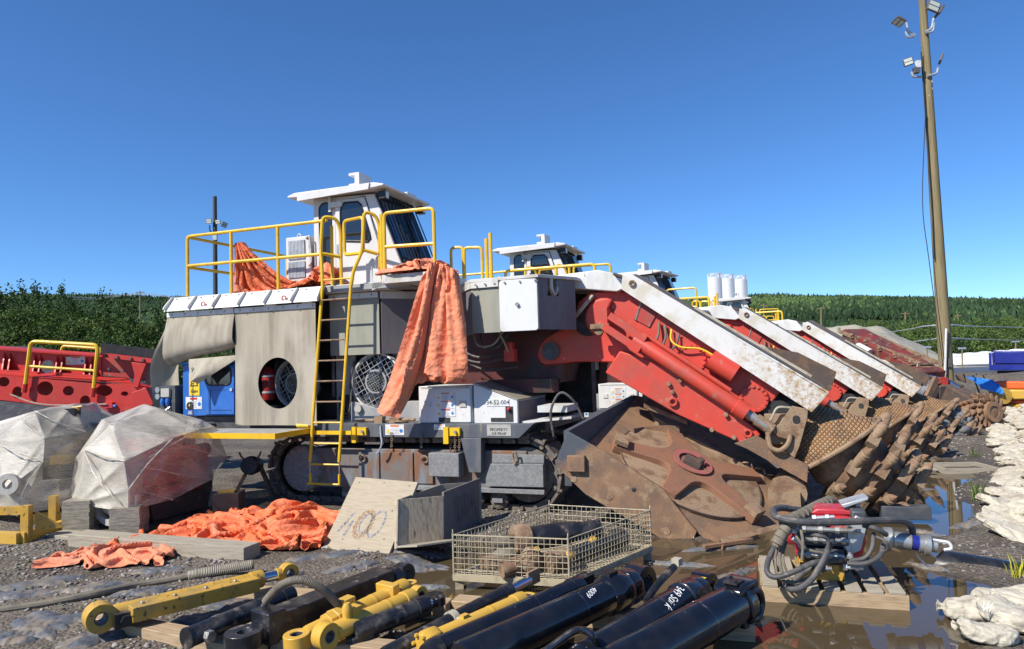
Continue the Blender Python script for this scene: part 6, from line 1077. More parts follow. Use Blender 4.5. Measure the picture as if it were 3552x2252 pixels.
A1, B1 = at(345, 2140, .21), at(1000, 1985, .22); T, s0, s1 = hyd(cyl_n, 'worn yellow cylinder with black eye and square guard tube, beside the corrugated hose', A1, B1, .062, 'catyel', (.10, .045, .13, 'h'), (.075, .038, .09, 'h'), (.84, .042))
MB().box(.17, 1.08, -.17, -.055, -.05, .055).build('guard_tube', 'catyel', T, bevel=.006); MB().box(.07, .2, -.12, .02, -.08, .02).lathe([(0, .04), (.04, .04)], (.14, -.12, -.03), (0, -1, 0), 6).build('clamp', 'blackdirty', T); bolts([(.25 + .22 * i, -.11, .056) for i in range(4)], .014, (0, 0, 1), .014, 'guard_bolts', 'steel', T)
A2, B2 = at(845, 2215, .17), at(1400, 1990, .22); T, s0, s1 = hyd(cyl_n, 'dusty black cylinder in a square guard with a flat-lying eye and arched hose', A2, B2, .085, 'blackdirty', (.12, .055, .10, 'v'), (.085, .045, .10, 'h'))
MB().box(.24, 1.25, -.10, .10, -.07, .10).build('guard_tube', 'blackdirty', T, bevel=.008); MB().box(.12, .26, -.10, .10, -.08, .13).build('port_block', 'blackdirty', T, bevel=.01)
hp = spline([at(905, 2120, .27), at(930, 2075, .36), at(985, 2025, .47), at(1050, 2012, .50), at(1120, 2045, .42), at(1175, 2100, .28)], 8); h = thing('corrugated_hose', 'grey corrugated hose arching over the black and yellow cylinders', 'hose', (0, 0, 0)); MB().tube(hp, .018, 8).build('hose_core', 'hose', h)
m = MB()
for i in range(6, len(hp) - 1):
    for f_ in (0, .5): q = hp[i].lerp(hp[i + 1], f_); m.ring(q, hp[i + 1] - hp[i], .022, .007, 12, 5)
m.build('coil', 'hosetan', h)
hyd(cyl_n, 'slim black cylinder with a capped round end and big hex nut', at(655, 2212, .19), at(1010, 2062, .22), .066, 'blackdirty'); T = bpy.data.objects['hydraulic_cylinder.002']; MB().lathe([(-.02, .07), (0, .07)], (0, 0, 0), (1, 0, 0), 24).build('end_cap', 'blackdirty', T); MB().lathe([(0, .038), (.05, .038)], (.09, -.06, -.01), (0, -1, 0), 6).build('hex_nut', 'steel', T)
hyd(cyl_n, 'clean yellow cylinder with an upright round eye, touching its yellow twin', at(1130, 2205, .20), at(1450, 2065, .22), .062, 'catclean', (.085, .04, .09, 'h'), (.07, .035, .07, 'h')); T = bpy.data.objects['hydraulic_cylinder.003']; MB().box(.2, .28, -.03, .05, .04, .11).lathe([(.05, .03), (.12, .035), (.15, .02)], (.18, 0, 0), (0, 0, 1), 10).build('port', 'catclean', T)
hyd(cyl_n, 'clean yellow cylinder with a flat-lying rod eye and bolted head', at(1030, 2222, .17), at(1420, 2030, .24), .062, 'catclean', (.085, .04, .09, 'v'), (.06, .03, .05, 'v')); T = bpy.data.objects['hydraulic_cylinder.004']; MB().lathe([(.10, .025), (.26, .025)], (0, 0, 0), (1, 0, 0), 14).build('rod', 'chrome', T); MB().lathe([(.24, .08), (.30, .085), (.30, .09), (.38, .09), (.39, .07)], (0, 0, 0), (1, 0, 0), 8).box(.38, .48, -.03, .05, .04, .12).build('bolted_head', 'catclean', T, bevel=.006); MB().box(.78, .85, -.09, .09, -.02, .09).build('rear_block', 'catclean', T, bevel=.006)
hyd(cyl_n, 'short black cylinder with a forked end and small eye', at(1225, 2195, .17), at(1522, 2083, .20), .066, 'blackdirty', None, (.05, .025, .06, 'v'), (.84, .03)); T = bpy.data.objects['hydraulic_cylinder.005']; MB().prism([(-.03, -.05), (.12, -.065), (.12, .065), (-.03, .05), (-.06, 0)], -.07, -.02, 'xy').build('fork', 'blackdirty', T, bevel=.01)
hyd(cyl_n, 'long thin black cylinder with a bare chrome rod and flat lug', at(1330, 2275, .12), at(1835, 2012, .20), .052, 'blackdirty', None, None, (.84, .034)); T = bpy.data.objects['hydraulic_cylinder.006']; MB().box(-.02, .13, -.012, .012, -.05, .06, Matrix.Translation(((at(1835, 2012, .20) - at(1330, 2275, .12)).length, 0, 0))).build('lug', 'rustlight', T); MB().eye((.62, 0, 0), (1, 0, 0), .064, .05, .05, 20).lathe([(0, .03), (.07, .03)], (.62, -.04, 0), (0, -1, .2), 12).build('clamp_band', 'hosebeige', T)
hyd(cyl_n, 'bright yellow cylinder with a bolted flange head among black ones', at(1470, 2235, .17), at(1830, 2075, .21), .058, 'catclean', None, (.06, .03, .05, 'v')); T = bpy.data.objects['hydraulic_cylinder.007']; MB().lathe([(-.02, .07), (.02, .085), (.09, .085), (.12, .065)], (0, 0, 0), (1, 0, 0), 8).build('bolted_head', 'catclean', T, bevel=.006); bolts([(-.02, .065 * math.cos(k), .065 * math.sin(k)) for k in (0, 1.05, 2.1, 3.14, 4.2, 5.2)], .013, (-1, 0, 0), .02, 'head_bolts', 'catclean', T); MB().box(.32, .37, -.02, .02, .05, .075).build('port', 'catclean', T)
T, s0, s1 = hyd(cyl_n, 'slim glossy black cylinder squeezed between the yellow one and the thickest pair', at(1500, 2262, .17), at(2010, 2035, .22), .075, 'black', None, None, None, None, False); MB().lathe([(-.06, .06), (0, .08), (.05, .082)], (0, 0, 0), (1, 0, 0), 14).build('end_head', 'blackdirty', T); MB().box((at(2010, 2035, .22) - at(1500, 2262, .17)).length - .02, (at(2010, 2035, .22) - at(1500, 2262, .17)).length + .12, -.05, .05, -.03, .07).build('end_block', 'blackdirty', T)
def written(T, s, x, r, size, rot=180):
    m = MB(); c = bpy.data.curves.new('w', 'FONT'); c.body = s; c.size = size; c.align_x = 'CENTER'; c.align_y = 'CENTER'; c.resolution_u = 4; t = bpy.data.objects.new('w', c); COL.objects.link(t); bpy.context.view_layer.update(); me = bpy.data.meshes.new_from_object(t); bpy.data.objects.remove(t)
    bm = bmesh.new(); bm.from_mesh(me); bmesh.ops.triangulate(bm, faces=bm.faces); bmesh.ops.subdivide_edges(bm, edges=bm.edges, cuts=2)
    for v in bm.verts:
        px, py = v.co.x, v.co.y + .25 * v.co.x; ca = math.cos(R_(rot)); sa = math.sin(R_(rot)); qx, qy = px * ca - py * sa, px * sa + py * ca; an = qy / r + R_(62); v.co = Vector((x + qx, -(r + .0025) * math.cos(an), (r + .0025) * math.sin(an)))
    bm.to_mesh(me); bm.free(); me.materials.clear(); me.materials.append(MT['chalk']); inst(me, 'chalk_writing', T)
T, s0, s1 = hyd(cyl_n, 'thick glossy black cylinder with a tall ringed eye, longest of the black ones', at(1600, 2300, .19), at(2215, 2018, .24), .118, 'black', None, (.125, .062, .16, 'h'), None, None, False)
L7 = (at(2215, 2018, .24) - at(1600, 2300, .19)).length; written(T, '4009', L7 - .62, .118, .06, 180); MB().lathe([(L7 - .42, .119), (L7 - .40, .135), (L7 - .30, .142), (L7 - .22, .135), (L7 - .1, .09)], (0, 0, 0), (1, 0, 0), 28).build('head_sleeve', 'black', T); MB().box(L7 - .38, L7 - .28, -.03, .05, .12, .16).build('port_plate', 'blackdirty', T)
T, s0, s1 = hyd(cyl_n, 'thick glossy black cylinder with 349 Stick chalked on it in white', at(2010, 2310, .18), at(2440, 2040, .22), .112, 'black', None, (.115, .06, .14, 'h'), None, None, False); L8 = (at(2440, 2040, .22) - at(2010, 2310, .18)).length; written(T, '349 Stick', L8 - .52, .112, .085, 180)
MB().lathe([(L8 - .34, .113), (L8 - .33, .128), (L8 - .2, .130), (L8 - .1, .09)], (0, 0, 0), (1, 0, 0), 28).build('head_sleeve', 'black', T); MB().tube(rpath([(L8 - .55, .15, .04), (L8 - .35, .17, .10), (L8 - .12, .16, .16)], .1), .026, 8).build('pressure_pipe', 'blackdirty', T); MB().box(-.03, .03, -.03, .03, -.02, .03, Matrix.Translation((L8 - .08, .16, .18))).build('port_plate', 'hosebeige', T); MB().box(L8 - .12, L8 - .06, -.06, -.02, .098, .102).build('yellow_tape', 'signyellow', T)
T, s0, s1 = hyd(cyl_n, 'thickest glossy black cylinder with a solid square-cut end block', at(2130, 2330, .19), at(2570, 2085, .23), .132, 'black', None, None, None, None, False); L9 = (at(2570, 2085, .23) - at(2130, 2330, .19)).length
MB().prism([(L9 - .14, -.13), (L9 + .02, -.15), (L9 + .10, -.06), (L9 + .08, .15), (L9 - .10, .155), (L9 - .17, .12)], -.10, .11).eye((L9, -.11, 0), (0, 1, 0), .115, .07, .03, 26).build('end_block', 'black', T, bevel=.02); MB().box(L9 - .14, L9 - .04, -.06, .04, .15, .165).lathe([(.16, .012), (.18, .012)], (L9 - .12, -.04, 0), (0, 0, 1), 6).lathe([(.16, .012), (.18, .012)], (L9 - .06, .03, 0), (0, 0, 1), 6).build('cover_plate', 'blackdirty', T)
h = MB().tube(rpath([at(1850, 2290, .18), at(2000, 2180, .34), at(2055, 2195, .36), at(2085, 2275, .2)], .14, 7), .022, 10).build('bent_pipe', 'black'); tag(h, 'bent black steel pipe handle between the two thickest black cylinders', 'pipe')
# timbers under the cylinders
for a, b, lb in (((345, 2185), (900, 2300), 'front pale timber skid under the worn yellow and black cylinders'), ((700, 2075), (1560, 2140), 'rear timber skid under the black and yellow cylinder ends'), ((960, 2262), (1720, 2330), 'front timber skid under the clean yellow cylinders'), ((1580, 2125), (2620, 2215), 'wet timber skid carrying the thick black cylinders')): beam('timber_skid', at(*a), at(*b), .16, .115, 'wood', lb)
# long hose on the gravel
hp = spline([at(-60, 2125, .05), at(150, 2095, .06), at(330, 2060, .08), at(480, 2030, .06), at(600, 2010, .07), at(720, 1985, .10), at(880, 1958, .13)], 8); h = thing('ground_hose', 'flattened grey hose lying across the gravel behind the worn yellow cylinder', 'hose', (0, 0, 0)); MB().tube(hp, [.032] * 40 + [.04] * (len(hp) - 40), 10).build('hose_tube', 'hosetan', h)
m = MB()
for i in range(len(hp) - 13, len(hp) - 1):
    for f_ in (0, .33, .66): m.ring(hp[i].lerp(hp[i + 1], f_), hp[i + 1] - hp[i], .042, .006, 12, 4)
m.build('corrugation', 'hosebeige', h)
# ------------------------------------------------------------------ pump unit on a pallet
PO = Vector((1.87, 5.60, 0)); PYAW = R_(-17); PM = Matrix.Translation(PO) @ Matrix.Rotation(PYAW, 4, 'Z'); PW, PD = 1.02, .86
T = thing('wooden_pallet', 'pale wooden pallet sitting in the puddle under the red pump', 'pallet', M=PM)
for y in (.0, .40, .80): MB().box(0, PW, y, y + .045, -.01, .105).build('stringer', 'wood', T, bevel=.003)
for i in range(7):
    x = .01 + i * .147; MB().box(x, x + .108, .004, PD - .01, .106, .128).build('deck_board', 'woodgrey', T, bevel=.003)
for y in (.05, .7): MB().box(0, PW, y, y + .1, -.028, -.011).build('bottom_board', 'woodgrey', T)
def pump():
    T = thing('pump_unit', 'red hydraulic pump unit with black hoses and steel couplings on the pallet', 'pump', M=PM); B = lambda n, mb, mt, **k: mb.build(n, mt, T, **k); inv = PM.inverted()
    def q(u, v, Y): return inv @ aty(u, v, Y)
    B('skid_frame', MB().box(.30, .62, .20, .24, .128, .25).box(.30, .62, .62, .66, .128, .25).box(.30, .33, .2, .66, .20, .25).box(.58, .62, .2, .66, .2, .25), 'catyel', bevel=.003)
    B('pump_case', MB().prism([(.28, .27), (.76, .27), (.80, .40), (.80, .52), (.76, .58), (.66, .60), (.34, .60), (.28, .54)], .30, .64), 'pinkred', bevel=.025); B('top_cover', MB().prism([(.40, .60), (.76, .60), (.74, .63), (.66, .65), (.46, .65)], .36, .60), 'pinkred', bevel=.015)
    B('valve_bank', MB().box(.28, .66, .17, .28, .40, .52).box(.30, .62, .16, .26, .30, .38).box(.34, .5, .15, .27, .53, .60), 'darksteel', bevel=.006); B('pump_nose', MB().lathe([(0, .09), (.08, .09), (.10, .06)], (.29, .44, .42), (-1, .0, .05), 22), 'pinkred'); B('lower_case', MB().lathe([(0, .13), (.3, .13)], (.36, .32, .30), (1, 0, 0), 18), 'dark')
    fit = MB()
    for z, x0, x1 in ((.535, .26, .74), (.455, .34, .66), (.34, .28, .6), (.24, .36, .52)):
        y = .13; fit.lathe([(0, .017), (x1 - x0, .017)], (x0, y, z), (1, 0, 0), 10)
        for k in range(4): fit.lathe([(0, .027), (.03, .027)], (x0 + .06 + (x1 - x0 - .12) * k / 3, y, z), (1, 0, 0), 6)
    B('fittings', fit, 'steel')
    for k, (x, y, z, dx, dz, L2) in enumerate(((.26, .14, .50, .3, .9, .10), (.40, .13, .62, 1, .1, .16), (.56, .13, .60, 1, -.2, .12), (.64, .14, .42, .2, -1, .12), (.48, .12, .30, 1, .3, .14), (.32, .13, .40, -.6, .6, .10), (.60, .12, .26, 1, 0, .14))): B('elbow_fitting', MB().lathe([(0, .015), (L2, .015)], (x, y, z), (dx, 0, dz), 8).lathe([(0, .026), (.028, .026)], (x, y, z), (dx, 0, dz), 6).lathe([(L2 * .6, .024), (L2 * .6 + .025, .024)], (x, y, z), (dx, 0, dz), 6), 'galv')
    c = inv @ aty(3090, 1870, 5.72); B('coupling', MB().lathe([(-.06, .085), (.0, .09), (.02, .06), (.05, .065), (.14, .065), (.15, .05), (.19, .05), (.195, .07), (.23, .07), (.235, .085), (.27, .085), (.275, .05), (.32, .05)], c, Vector((1, -.05, -.12)), 20), 'steel'); B('coupling_band', MB().eye(c + Vector((.17, -.01, -.02)), (1, -.05, -.12), .058, .045, .05, 18), 'bluedeep'); B('handle_lug', MB().tube(rpath([c + Vector((.28, -.02, .01)), c + Vector((.40, -.03, .0)), c + Vector((.42, -.03, -.05)), c + Vector((.36, -.03, -.06))], .03), .012, 6), 'decalwhite')
    B('coupling_block', MB().box(.70, .80, .24, .42, .48, .66), 'darksteel', bevel=.01); B('bracket', MB().prism([(.62, .50), (.72, .64), (.80, .60), (.74, .38), (.66, .34)], .17, .21), 'galv', bevel=.004); B('grey_lid', MB().prism([(.66, .66), (.84, .73), (.84, .75), (.64, .685)], .35, .55), 'galv', bevel=.004); B('lid_post', MB().box(.76, .79, .42, .46, .55, .72), 'steel')
    H = lambda n, pts, r, mt='hose': B(n, MB().tube(spline([q(*p) for p in pts], 7), r, 10), mt)
    H('big_hose', [(3165, 1868, 5.75), (3160, 1825, 5.72), (3120, 1806, 5.6), (3000, 1808, 5.45), (2880, 1812, 5.4), (2780, 1810, 5.4), (2700, 1795, 5.5), (2682, 1775, 5.62), (2705, 1762, 5.75), (2760, 1768, 5.85), (2830, 1775, 5.9)], .027)
    H('big_hose', [(2890, 1860, 5.5), (2875, 1900, 5.42), (2850, 1955, 5.38), (2815, 2010, 5.36), (2770, 2042, 5.36), (2735, 2038, 5.42), (2790, 1985, 5.5), (2840, 1955, 5.5)], .023)
    H('big_hose', [(2690, 1890, 5.6), (2665, 1945, 5.5), (2662, 1985, 5.42), (2690, 2002, 5.38), (2750, 1985, 5.36), (2815, 1955, 5.40), (2880, 1945, 5.48), (2930, 1940, 5.55)], .021)
    for i, dx in enumerate((0, 14, 26)): H('thin_hose', [(2702 + dx, 1880, 5.6), (2690 + dx, 1935, 5.5), (2700 + dx * 1.4, 2000, 5.45), (2740 + dx, 2020 + 4 * i, 5.4), (2800, 2008, 5.42), (2860, 1960, 5.5)], .010 + .003 * (i == 1), 'hosetan')
    H('thin_hose', [(2790, 1855, 5.5), (2840, 1858, 5.4), (2872, 1875, 5.4), (2868, 1930, 5.4), (2850, 1985, 5.4)], .014); H('thin_hose', [(3030, 1850, 5.5), (3025, 1900, 5.42), (3000, 1935, 5.42), (2950, 1945, 5.48)], .016); H('thin_hose', [(3065, 1890, 5.5), (3050, 1930, 5.42), (3000, 1955, 5.42), (2940, 1955, 5.48)], .020); H('thin_hose', [(2995, 1822, 5.5), (3040, 1835, 5.42), (3075, 1855, 5.45)], .020); H('thin_hose', [(2775, 1820, 5.45), (2785, 1880, 5.4), (2782, 1945, 5.4)], .012, 'hosetan'); H('thin_hose', [(3040, 1862, 5.45), (3075, 1880, 5.38), (3080, 1905, 5.4), (3060, 1915, 5.46)], .010); H('thin_hose', [(2760, 1860, 5.5), (2800, 1905, 5.44), (2870, 1922, 5.42)], .012, 'hosetan')
    for pts, n in (([(2725, 1812, 5.55), (2790, 1782, 5.8), (2835, 1758, 6.1), (2885, 1735, 6.4)], 10), ([(2742, 1815, 5.5), (2712, 1855, 5.5), (2692, 1895, 5.5)], 4)):
        sp = spline([q(*p) for p in pts], 8); B('sleeve_core', MB().tube(sp, .032, 8), 'hosetan'); m = MB(); k = max(1, len(sp) // n)
        for i in range(0, len(sp) - 1, k): d = (sp[min(i + 1, len(sp) - 1)] - sp[i]).normalized(); m.lathe([(-.024, .045), (.024, .05)], sp[i], d, 14)
        B('spiral_sleeve', m, 'hosetan')
    B('hose_ties', MB().lathe([(0, .02), (.02, .02)], q(2745, 1870, 5.5), (1, 0, .3), 8), 'steel')
pump()
# ------------------------------------------------------------------ sandbags
pm('sandbagdirty', (.46, .41, .32), .9, c2=(.34, .30, .23), s2=6, bump=.5, bs=26, spec=.1)
def bag(seed, L_=.60, W_=.38, H=.10, tie=False):
    nu, nv = 64, 44; U, V_ = np.meshgrid(np.linspace(-1, 1, nu), np.linspace(0, 2 * math.pi, nv), indexing='ij'); p = (1 - np.abs(U) ** 3.0) ** .5
    cx2, sx2 = np.cos(V_), np.sin(V_)
    if tie: p = np.where(U > .72, np.maximum(.16 + .25 * np.clip((U - .86) / .14, 0, 1), p * np.clip((.9 - U) / .18, 0, 1)), p)
    cs = np.sign(cx2) * np.abs(cx2) ** .75; sn = np.sign(sx2) * np.abs(sx2) ** .8; g = np.abs(U) ** 2
    w = .030 * (ridge(U * 2.2 + seed + 1.5 * cx2, sx2 * 1.6 + U, 3, seed) - .55) + (.018 + .03 * g) * (ridge(cx2 * 3.5 + seed, sx2 * 3.5 + U * .9, 3, seed + 3) - .55) + .006 * (ridge(U * 6 + cx2 * 2, sx2 * 5 - U * 3, 2, seed + 8) - .5)
    bl = lambda q: np.abs(2 * q - 1) ** .6; w = w + .030 * (bl(vn(U * 2.6 + seed + cx2, sx2 * 2.2 + U * .7, seed + 21)) - .5) + .006 * (bl(vn(cx2 * 4 + seed, U * 5 + sx2 * 4, seed + 22)) - .5)
    x = U * L_ / 2 * (1 + .08 * (fbm(cx2 * 2 + seed, sx2 * 2, 2, seed) - .5)); y = (W_ / 2) * p * cs + w * cs; z = (H / 2) * p * sn + w * np.clip(sn + .4, 0, 1) * (.4 + .6 * p) + .025 * np.sin(U * 2.5 + seed); z = np.maximum(z, -H * .40)
    return MB().grid(np.stack([x, y, z + H * .40], -1))
BAGM = [bag(s_).mesh('sandbag', 'sandbag', 60) for s_ in (3, 11, 19, 41, 57)] + [bag(27).mesh('sandbag', 'sandbagdirty', 60)]; BAGT = [bag(s_, .56, .38, .19, True).mesh('tied_sandbag', 'sandbag', 60) for s_ in (5, 9)]
rg = random.Random(11); path = [at(3500, 1905), at(3470, 1800), at(3470, 1720), at(3500, 1650), at(3500, 1590), at(3460, 1540), at(3465, 1490), at(3490, 1452), at(3500, 1425)]
sp = spline(path, 30); acc = 0; last = sp[0]; k = 0
for i in range(1, len(sp)):
    acc += (sp[i] - sp[i - 1]).length
    if acc < .30: continue
    acc = 0; d = (sp[i] - sp[i - 1]).normalized(); s_ = Vector((d.y, -d.x, 0))
    for row in range(4):
        for lay in range(2):
            if lay == 1 and (row == 0 or row == 3 or rg.random() < .25): continue
            if k > 280: continue
            p = sp[i] + s_ * (.12 + .34 * row + rg.uniform(-.06, .06) + .12 * lay) + d * rg.uniform(-.08, .08); o = inst(rg.choice(BAGM), 'sandbag', None, (p.x, p.y, max(0, float(hgt(p.x, p.y))) - .02 + .115 * lay), (rg.uniform(-.28, .28), rg.uniform(-.22, .22), math.atan2(s_.y, s_.x) + rg.uniform(-.8, .8))); o.scale = (rg.uniform(.85, 1.15), rg.uniform(.85, 1.15), rg.uniform(.85, 1.2)); dz = o.data == BAGM[-1]; tag(o, ('dirty tan sandbag' if dz else 'cream sandbag') + (' lying on top of the long low wall beside the puddle' if lay else ' in the bottom layer of the long low wall beside the puddle'), 'sandbag', ('dirty ' if dz else 'cream ') + 'sandbags in the long wall, ' + ('top layer' if lay else 'bottom layer')); k += 1
for (u, v, rz, sc, z, lb) in ((3375, 2150, 2.6, .80, 0, 'plump cream sandbag with frayed tied neck, foremost by the puddle'), (3480, 2105, -.5, .70, .0, 'flat cream sandbag behind the plump tied one'), (3500, 2190, 1.8, .78, .02, 'cream sandbag slumped across the gravel beside the plump tied one'), (3420, 2235, 2.9, .66, 0, 'small half-empty sandbag under the slumped one'), (3560, 2140, .2, .80, .05, 'cream sandbag with a knotted end on top of the pile')):
    p = at(u, v); o = inst(BAGT[int(u / 10) % 2], 'sandbag', None, (p.x, p.y, max(0, float(hgt(p.x, p.y))) + z), (.1, -.1, rz)); o.scale = (sc, sc, sc); tag(o, lb, 'sandbag')
fr = MB(); p = at(3412, 2120, .17)
for i in range(14): fr.tube([p, p + Vector((random.uniform(-.08, .08), random.uniform(-.03, .03), random.uniform(.01, .07)))], .0015, 4)
tag(fr.build('frayed_fibres', 'decalwhite'), 'frayed white fibres sticking up from the tied sandbag neck', 'fibres')
# ------------------------------------------------------------------ scraps on the ground
def patch(u0, v0, L_, W_, yaw, seed, h=.045, mat='geotex', label=None):
    c = at(u0, v0); nu, nv = 44, 26; U, V_ = np.meshgrid(np.linspace(-1, 1, nu), np.linspace(-1, 1, nv), indexing='ij'); ph = np.arctan2(V_, U); e = 1 + .5 * (fbm(np.cos(ph) * 2 + seed, np.sin(ph) * 2, 3, seed) - .5) * 2
    x = U * L_ / 2 * (1 - .35 * V_ ** 2) * e; y = V_ * W_ / 2 * (1 - .4 * U ** 2) * e; ca, sa = math.cos(yaw), math.sin(yaw); X_ = c.x + x * ca - y * sa; Y_ = c.y + x * sa + y * ca; b_ = np.clip(1 - np.maximum(np.abs(U), np.abs(V_)) ** 4, 0, 1)
    Z_ = np.maximum(hgt(X_, Y_), -.01) + .010 + b_ * h * (.05 + .55 * ridge(U * 1.6 + seed, V_ * 1.4, 2, seed) + .35 * np.abs(2 * vn(U * 5 + seed, V_ * 3 + U * 2, seed + 4) - 1)) - .025 * (1 - b_); o = MB().grid(np.stack([X_, Y_, Z_], -1)).build('geotextile_scrap', mat, ang=60); return tag(o, label or 'torn grey geotextile scrap half buried in the gravel', 'geotextile', None if label else 'geotextile scraps')
GEO = ['behind the flat hose, largest on the gravel', 'just left of the flat hose', 'crossed by the flat hose', 'curled on the gravel before the flat hose', 'between flat hose and worn yellow cylinder', 'beside the pale timber skid end', 'smallest on the open gravel', 'under the flat hose near its corrugated end', 'thin, beside the timber beam', 'between worn yellow and black cylinders', 'under the slim capped black cylinder', 'under the orange heap edge by the plywood', 'under the wooden box, upper of two', 'under the wooden box, lower and wider', 'by the greenish board', 'floating before the wire basket corner', 'beside the arched corrugated hose', 'floating behind the thick black cylinders', 'floating between basket and apron', 'against the apron tip in the water', 'floating left of the pallet', 'long, folded, trailing from the first cutter head', 'flat, under the first cutter head', 'wide, before the wooden tray', 'long, right of the first cutter head', 'widest, behind the wooden tray', 'at the foot of the sandbag wall', 'before the plump tied sandbag', 'rolled, right of the pump coupling', 'rolled, right of the pallet corner']
for i, (u, v, L_, W_, a) in enumerate([(120, 2040, 1.0, .30, .5), (60, 2080, .8, .25, .2), (310, 2060, .8, .25, .3), (130, 2190, .9, .4, -.7), (270, 2170, .9, .3, .5), (330, 2240, .7, .35, .9), (40, 2235, .5, .3, 0), (500, 2075, .5, .2, .4), (560, 2000, .7, .14, .2), (820, 2110, .6, .3, .2), (700, 2170, .6, .3, .1), (1130, 1945, .8, .25, .3), (1440, 1930, .9, .25, -.2), (1450, 1965, .9, .35, -.4), (1230, 1990, .6, .25, .5), (1480, 2040, .5, .12, 0), (980, 2020, .5, .2, .3), (2130, 2010, .9, .10, .1), (2350, 1960, .7, .12, -.3), (2480, 1905, .9, .16, .1), (2560, 1990, .8, .14, .6), (3070, 1690, 1.6, .22, -.5), (2990, 1640, 1.4, .3, -.1), (3180, 1590, 1.6, .5, .0), (3010, 1730, 1.2, .2, .3), (3160, 1560, 2.0, .6, .1), (3380, 1820, .8, .3, .3), (3430, 2080, .7, .15, .1), (3210, 1850, .5, .12, -1.1), (3215, 1970, .45, .10, -1.2)]): patch(u, v, L_, W_, a, 20 + i, label='torn grey geotextile scrap ' + GEO[i])
beam('rusty_rail', at(2500, 1908), at(2625, 1868), .05, .05, 'rust', 'rusty steel rail offcut lying flat in the puddle before the apron', 'steel offcut', 'rail offcuts'); beam('rusty_rail', at(2440, 1905, .03), at(2610, 1880, .03), .04, .04, 'rust', 'thin rusty rail leaning beside the other in the puddle', 'steel offcut', 'rail offcuts'); beam('board', at(1130, 1965), at(1420, 1955), .18, .025, 'woodgrey', 'thin greenish board lying flat at the foot of the plywood sheet', 'board')
beam('channel_beam', at(3055, 1795, .04), at(3225, 1800, .04), .18, .14, 'darksteel', 'short grey steel channel lying behind the pump in the water', 'steel beam'); beam('thin_board', at(3140, 1632, .03), at(3250, 1632, .03), .12, .03, 'woodgrey', 'thin plank lying by the wooden tray in the mud', 'board')
T = thing('wooden_tray', 'shallow rectangular wooden tray on the wet ground beside the cutter heads', 'tray', tuple(at(3335, 1632)), R_(-6)); w, d, h = .40, .34, .08
for b_ in ((-w, w, -d, -d + .05, 0, h), (-w, w, d - .05, d, 0, h), (-w, -w + .05, -d + .051, d - .051, 0, h), (w - .05, w, -d + .051, d - .051, 0, h)): MB().box(*b_).build('side_board', 'woodgrey', T)
MB().box(-w + .051, w - .051, -d + .051, d - .051, .0, .015).build('bottom_board', 'rust_and_shade', T)  # dark bottom, the shade inside the tray put into its colour
def half_pipe():
    a = at(3275, 1952); b = at(3555, 1985); L_ = (b - a).length; nu, nv = 14, 20; U, V_ = np.meshgrid(np.linspace(0, 1, nu), np.linspace(.0, math.pi, nv), indexing='ij'); r = .145
    o = MB().grid(np.stack([U * L_ + .10 * (np.sin(V_) - 1) * (U < .5) * (1 - 2 * U), -r * np.cos(V_) * 1.1, r * np.sin(V_) * (.9 - .25 * U) - .03], -1)).build('drain_pipe', 'pvcblack', solid=.012); o.matrix_world = axM(a, b - a); tag(o, 'half of a split black plastic pipe lying on the puddle bank', 'pipe')
half_pipe()
# weeds
rg = np.random.RandomState(5); n = 0
for u, v, k, hh, colr, lb in ((3525, 2010, 26, .16, (.42, .40, .03), 'small yellow-green weed on the bank beside the split pipe'), (3530, 2075, 14, .10, (.40, .38, .04), 'tiny yellow weed on the bank near the sandbag pile'), (3385, 1740, 40, .30, (.10, .15, .03), 'thin green grass tuft standing at the puddle edge'), (3385, 1590, 24, .22, (.09, .13, .03), 'grass tuft beside the long sandbag wall')):
    p = at(u, v); V = []; F_ = []
    for i in range(k):
        a = rg.rand() * 6.28; b0 = np.array([p.x + rg.normal(0, .05), p.y + rg.normal(0, .04), max(float(hgt(p.x, p.y)), 0) - .01]); L_ = hh * (.5 + .7 * rg.rand()); dx = np.array([math.cos(a), math.sin(a), 0]); t = np.array([-math.sin(a), math.cos(a), 0]) * .004; o_i = len(V); V += [b0 - t, b0 + t, b0 + dx * L_ * .15 + t + [0, 0, L_ * .6], b0 + dx * L_ * .45 + [0, 0, L_], b0 + dx * L_ * .15 - t + [0, 0, L_ * .6]]; F_ += [(o_i, o_i + 1, o_i + 2, o_i + 4), (o_i + 4, o_i + 2, o_i + 3, o_i + 3)]
    o = MB().add(V, [f if f[2] != f[3] else f[:3] for f in F_]).build('weed', pm('weed%d' % n, colr, .7, rv=0), fix=False); n += 1; tag(o, lb, 'weed')
# ================================================================== things behind
def pxprism(poly, Y, th, yaw=None): 
    if yaw is None: P = [aty(u, v, Y) for u, v in poly]; return MB().prism([(p.x, p.z) for p in P], Y, Y + th)
    n = Vector((-math.sin(R_(yaw)), math.cos(R_(yaw)), 0)); o = aty(poly[0][0], poly[0][1], Y); P = []      # upright plane turned by yaw through the first corner
    for u, v in poly: d = ray(u, v); P.append(Vector((0, 0, EYE)) + d * ((o - Vector((0, 0, EYE))).dot(n) / d.dot(n)))
    k = len(P); return MB().add(P + [p + n * th for p in P], [tuple(range(k)), tuple(range(2 * k - 1, k - 1, -1))] + [(i, (i + 1) % k, k + (i + 1) % k, k + i) for i in range(k)])
def cut(o, cutters):
    for c in cutters: m = o.modifiers.new('cut', 'BOOLEAN'); m.object = c; m.operation = 'DIFFERENCE'; m.solver = 'EXACT'
    bpy.context.view_layer.update(); me = bpy.data.meshes.new_from_object(o.evaluated_get(bpy.context.evaluated_depsgraph_get())); o.modifiers.clear(); o.data = me; me.set_sharp_from_angle(angle=R_(35))
    for c in cutters: bpy.data.objects.remove(c)
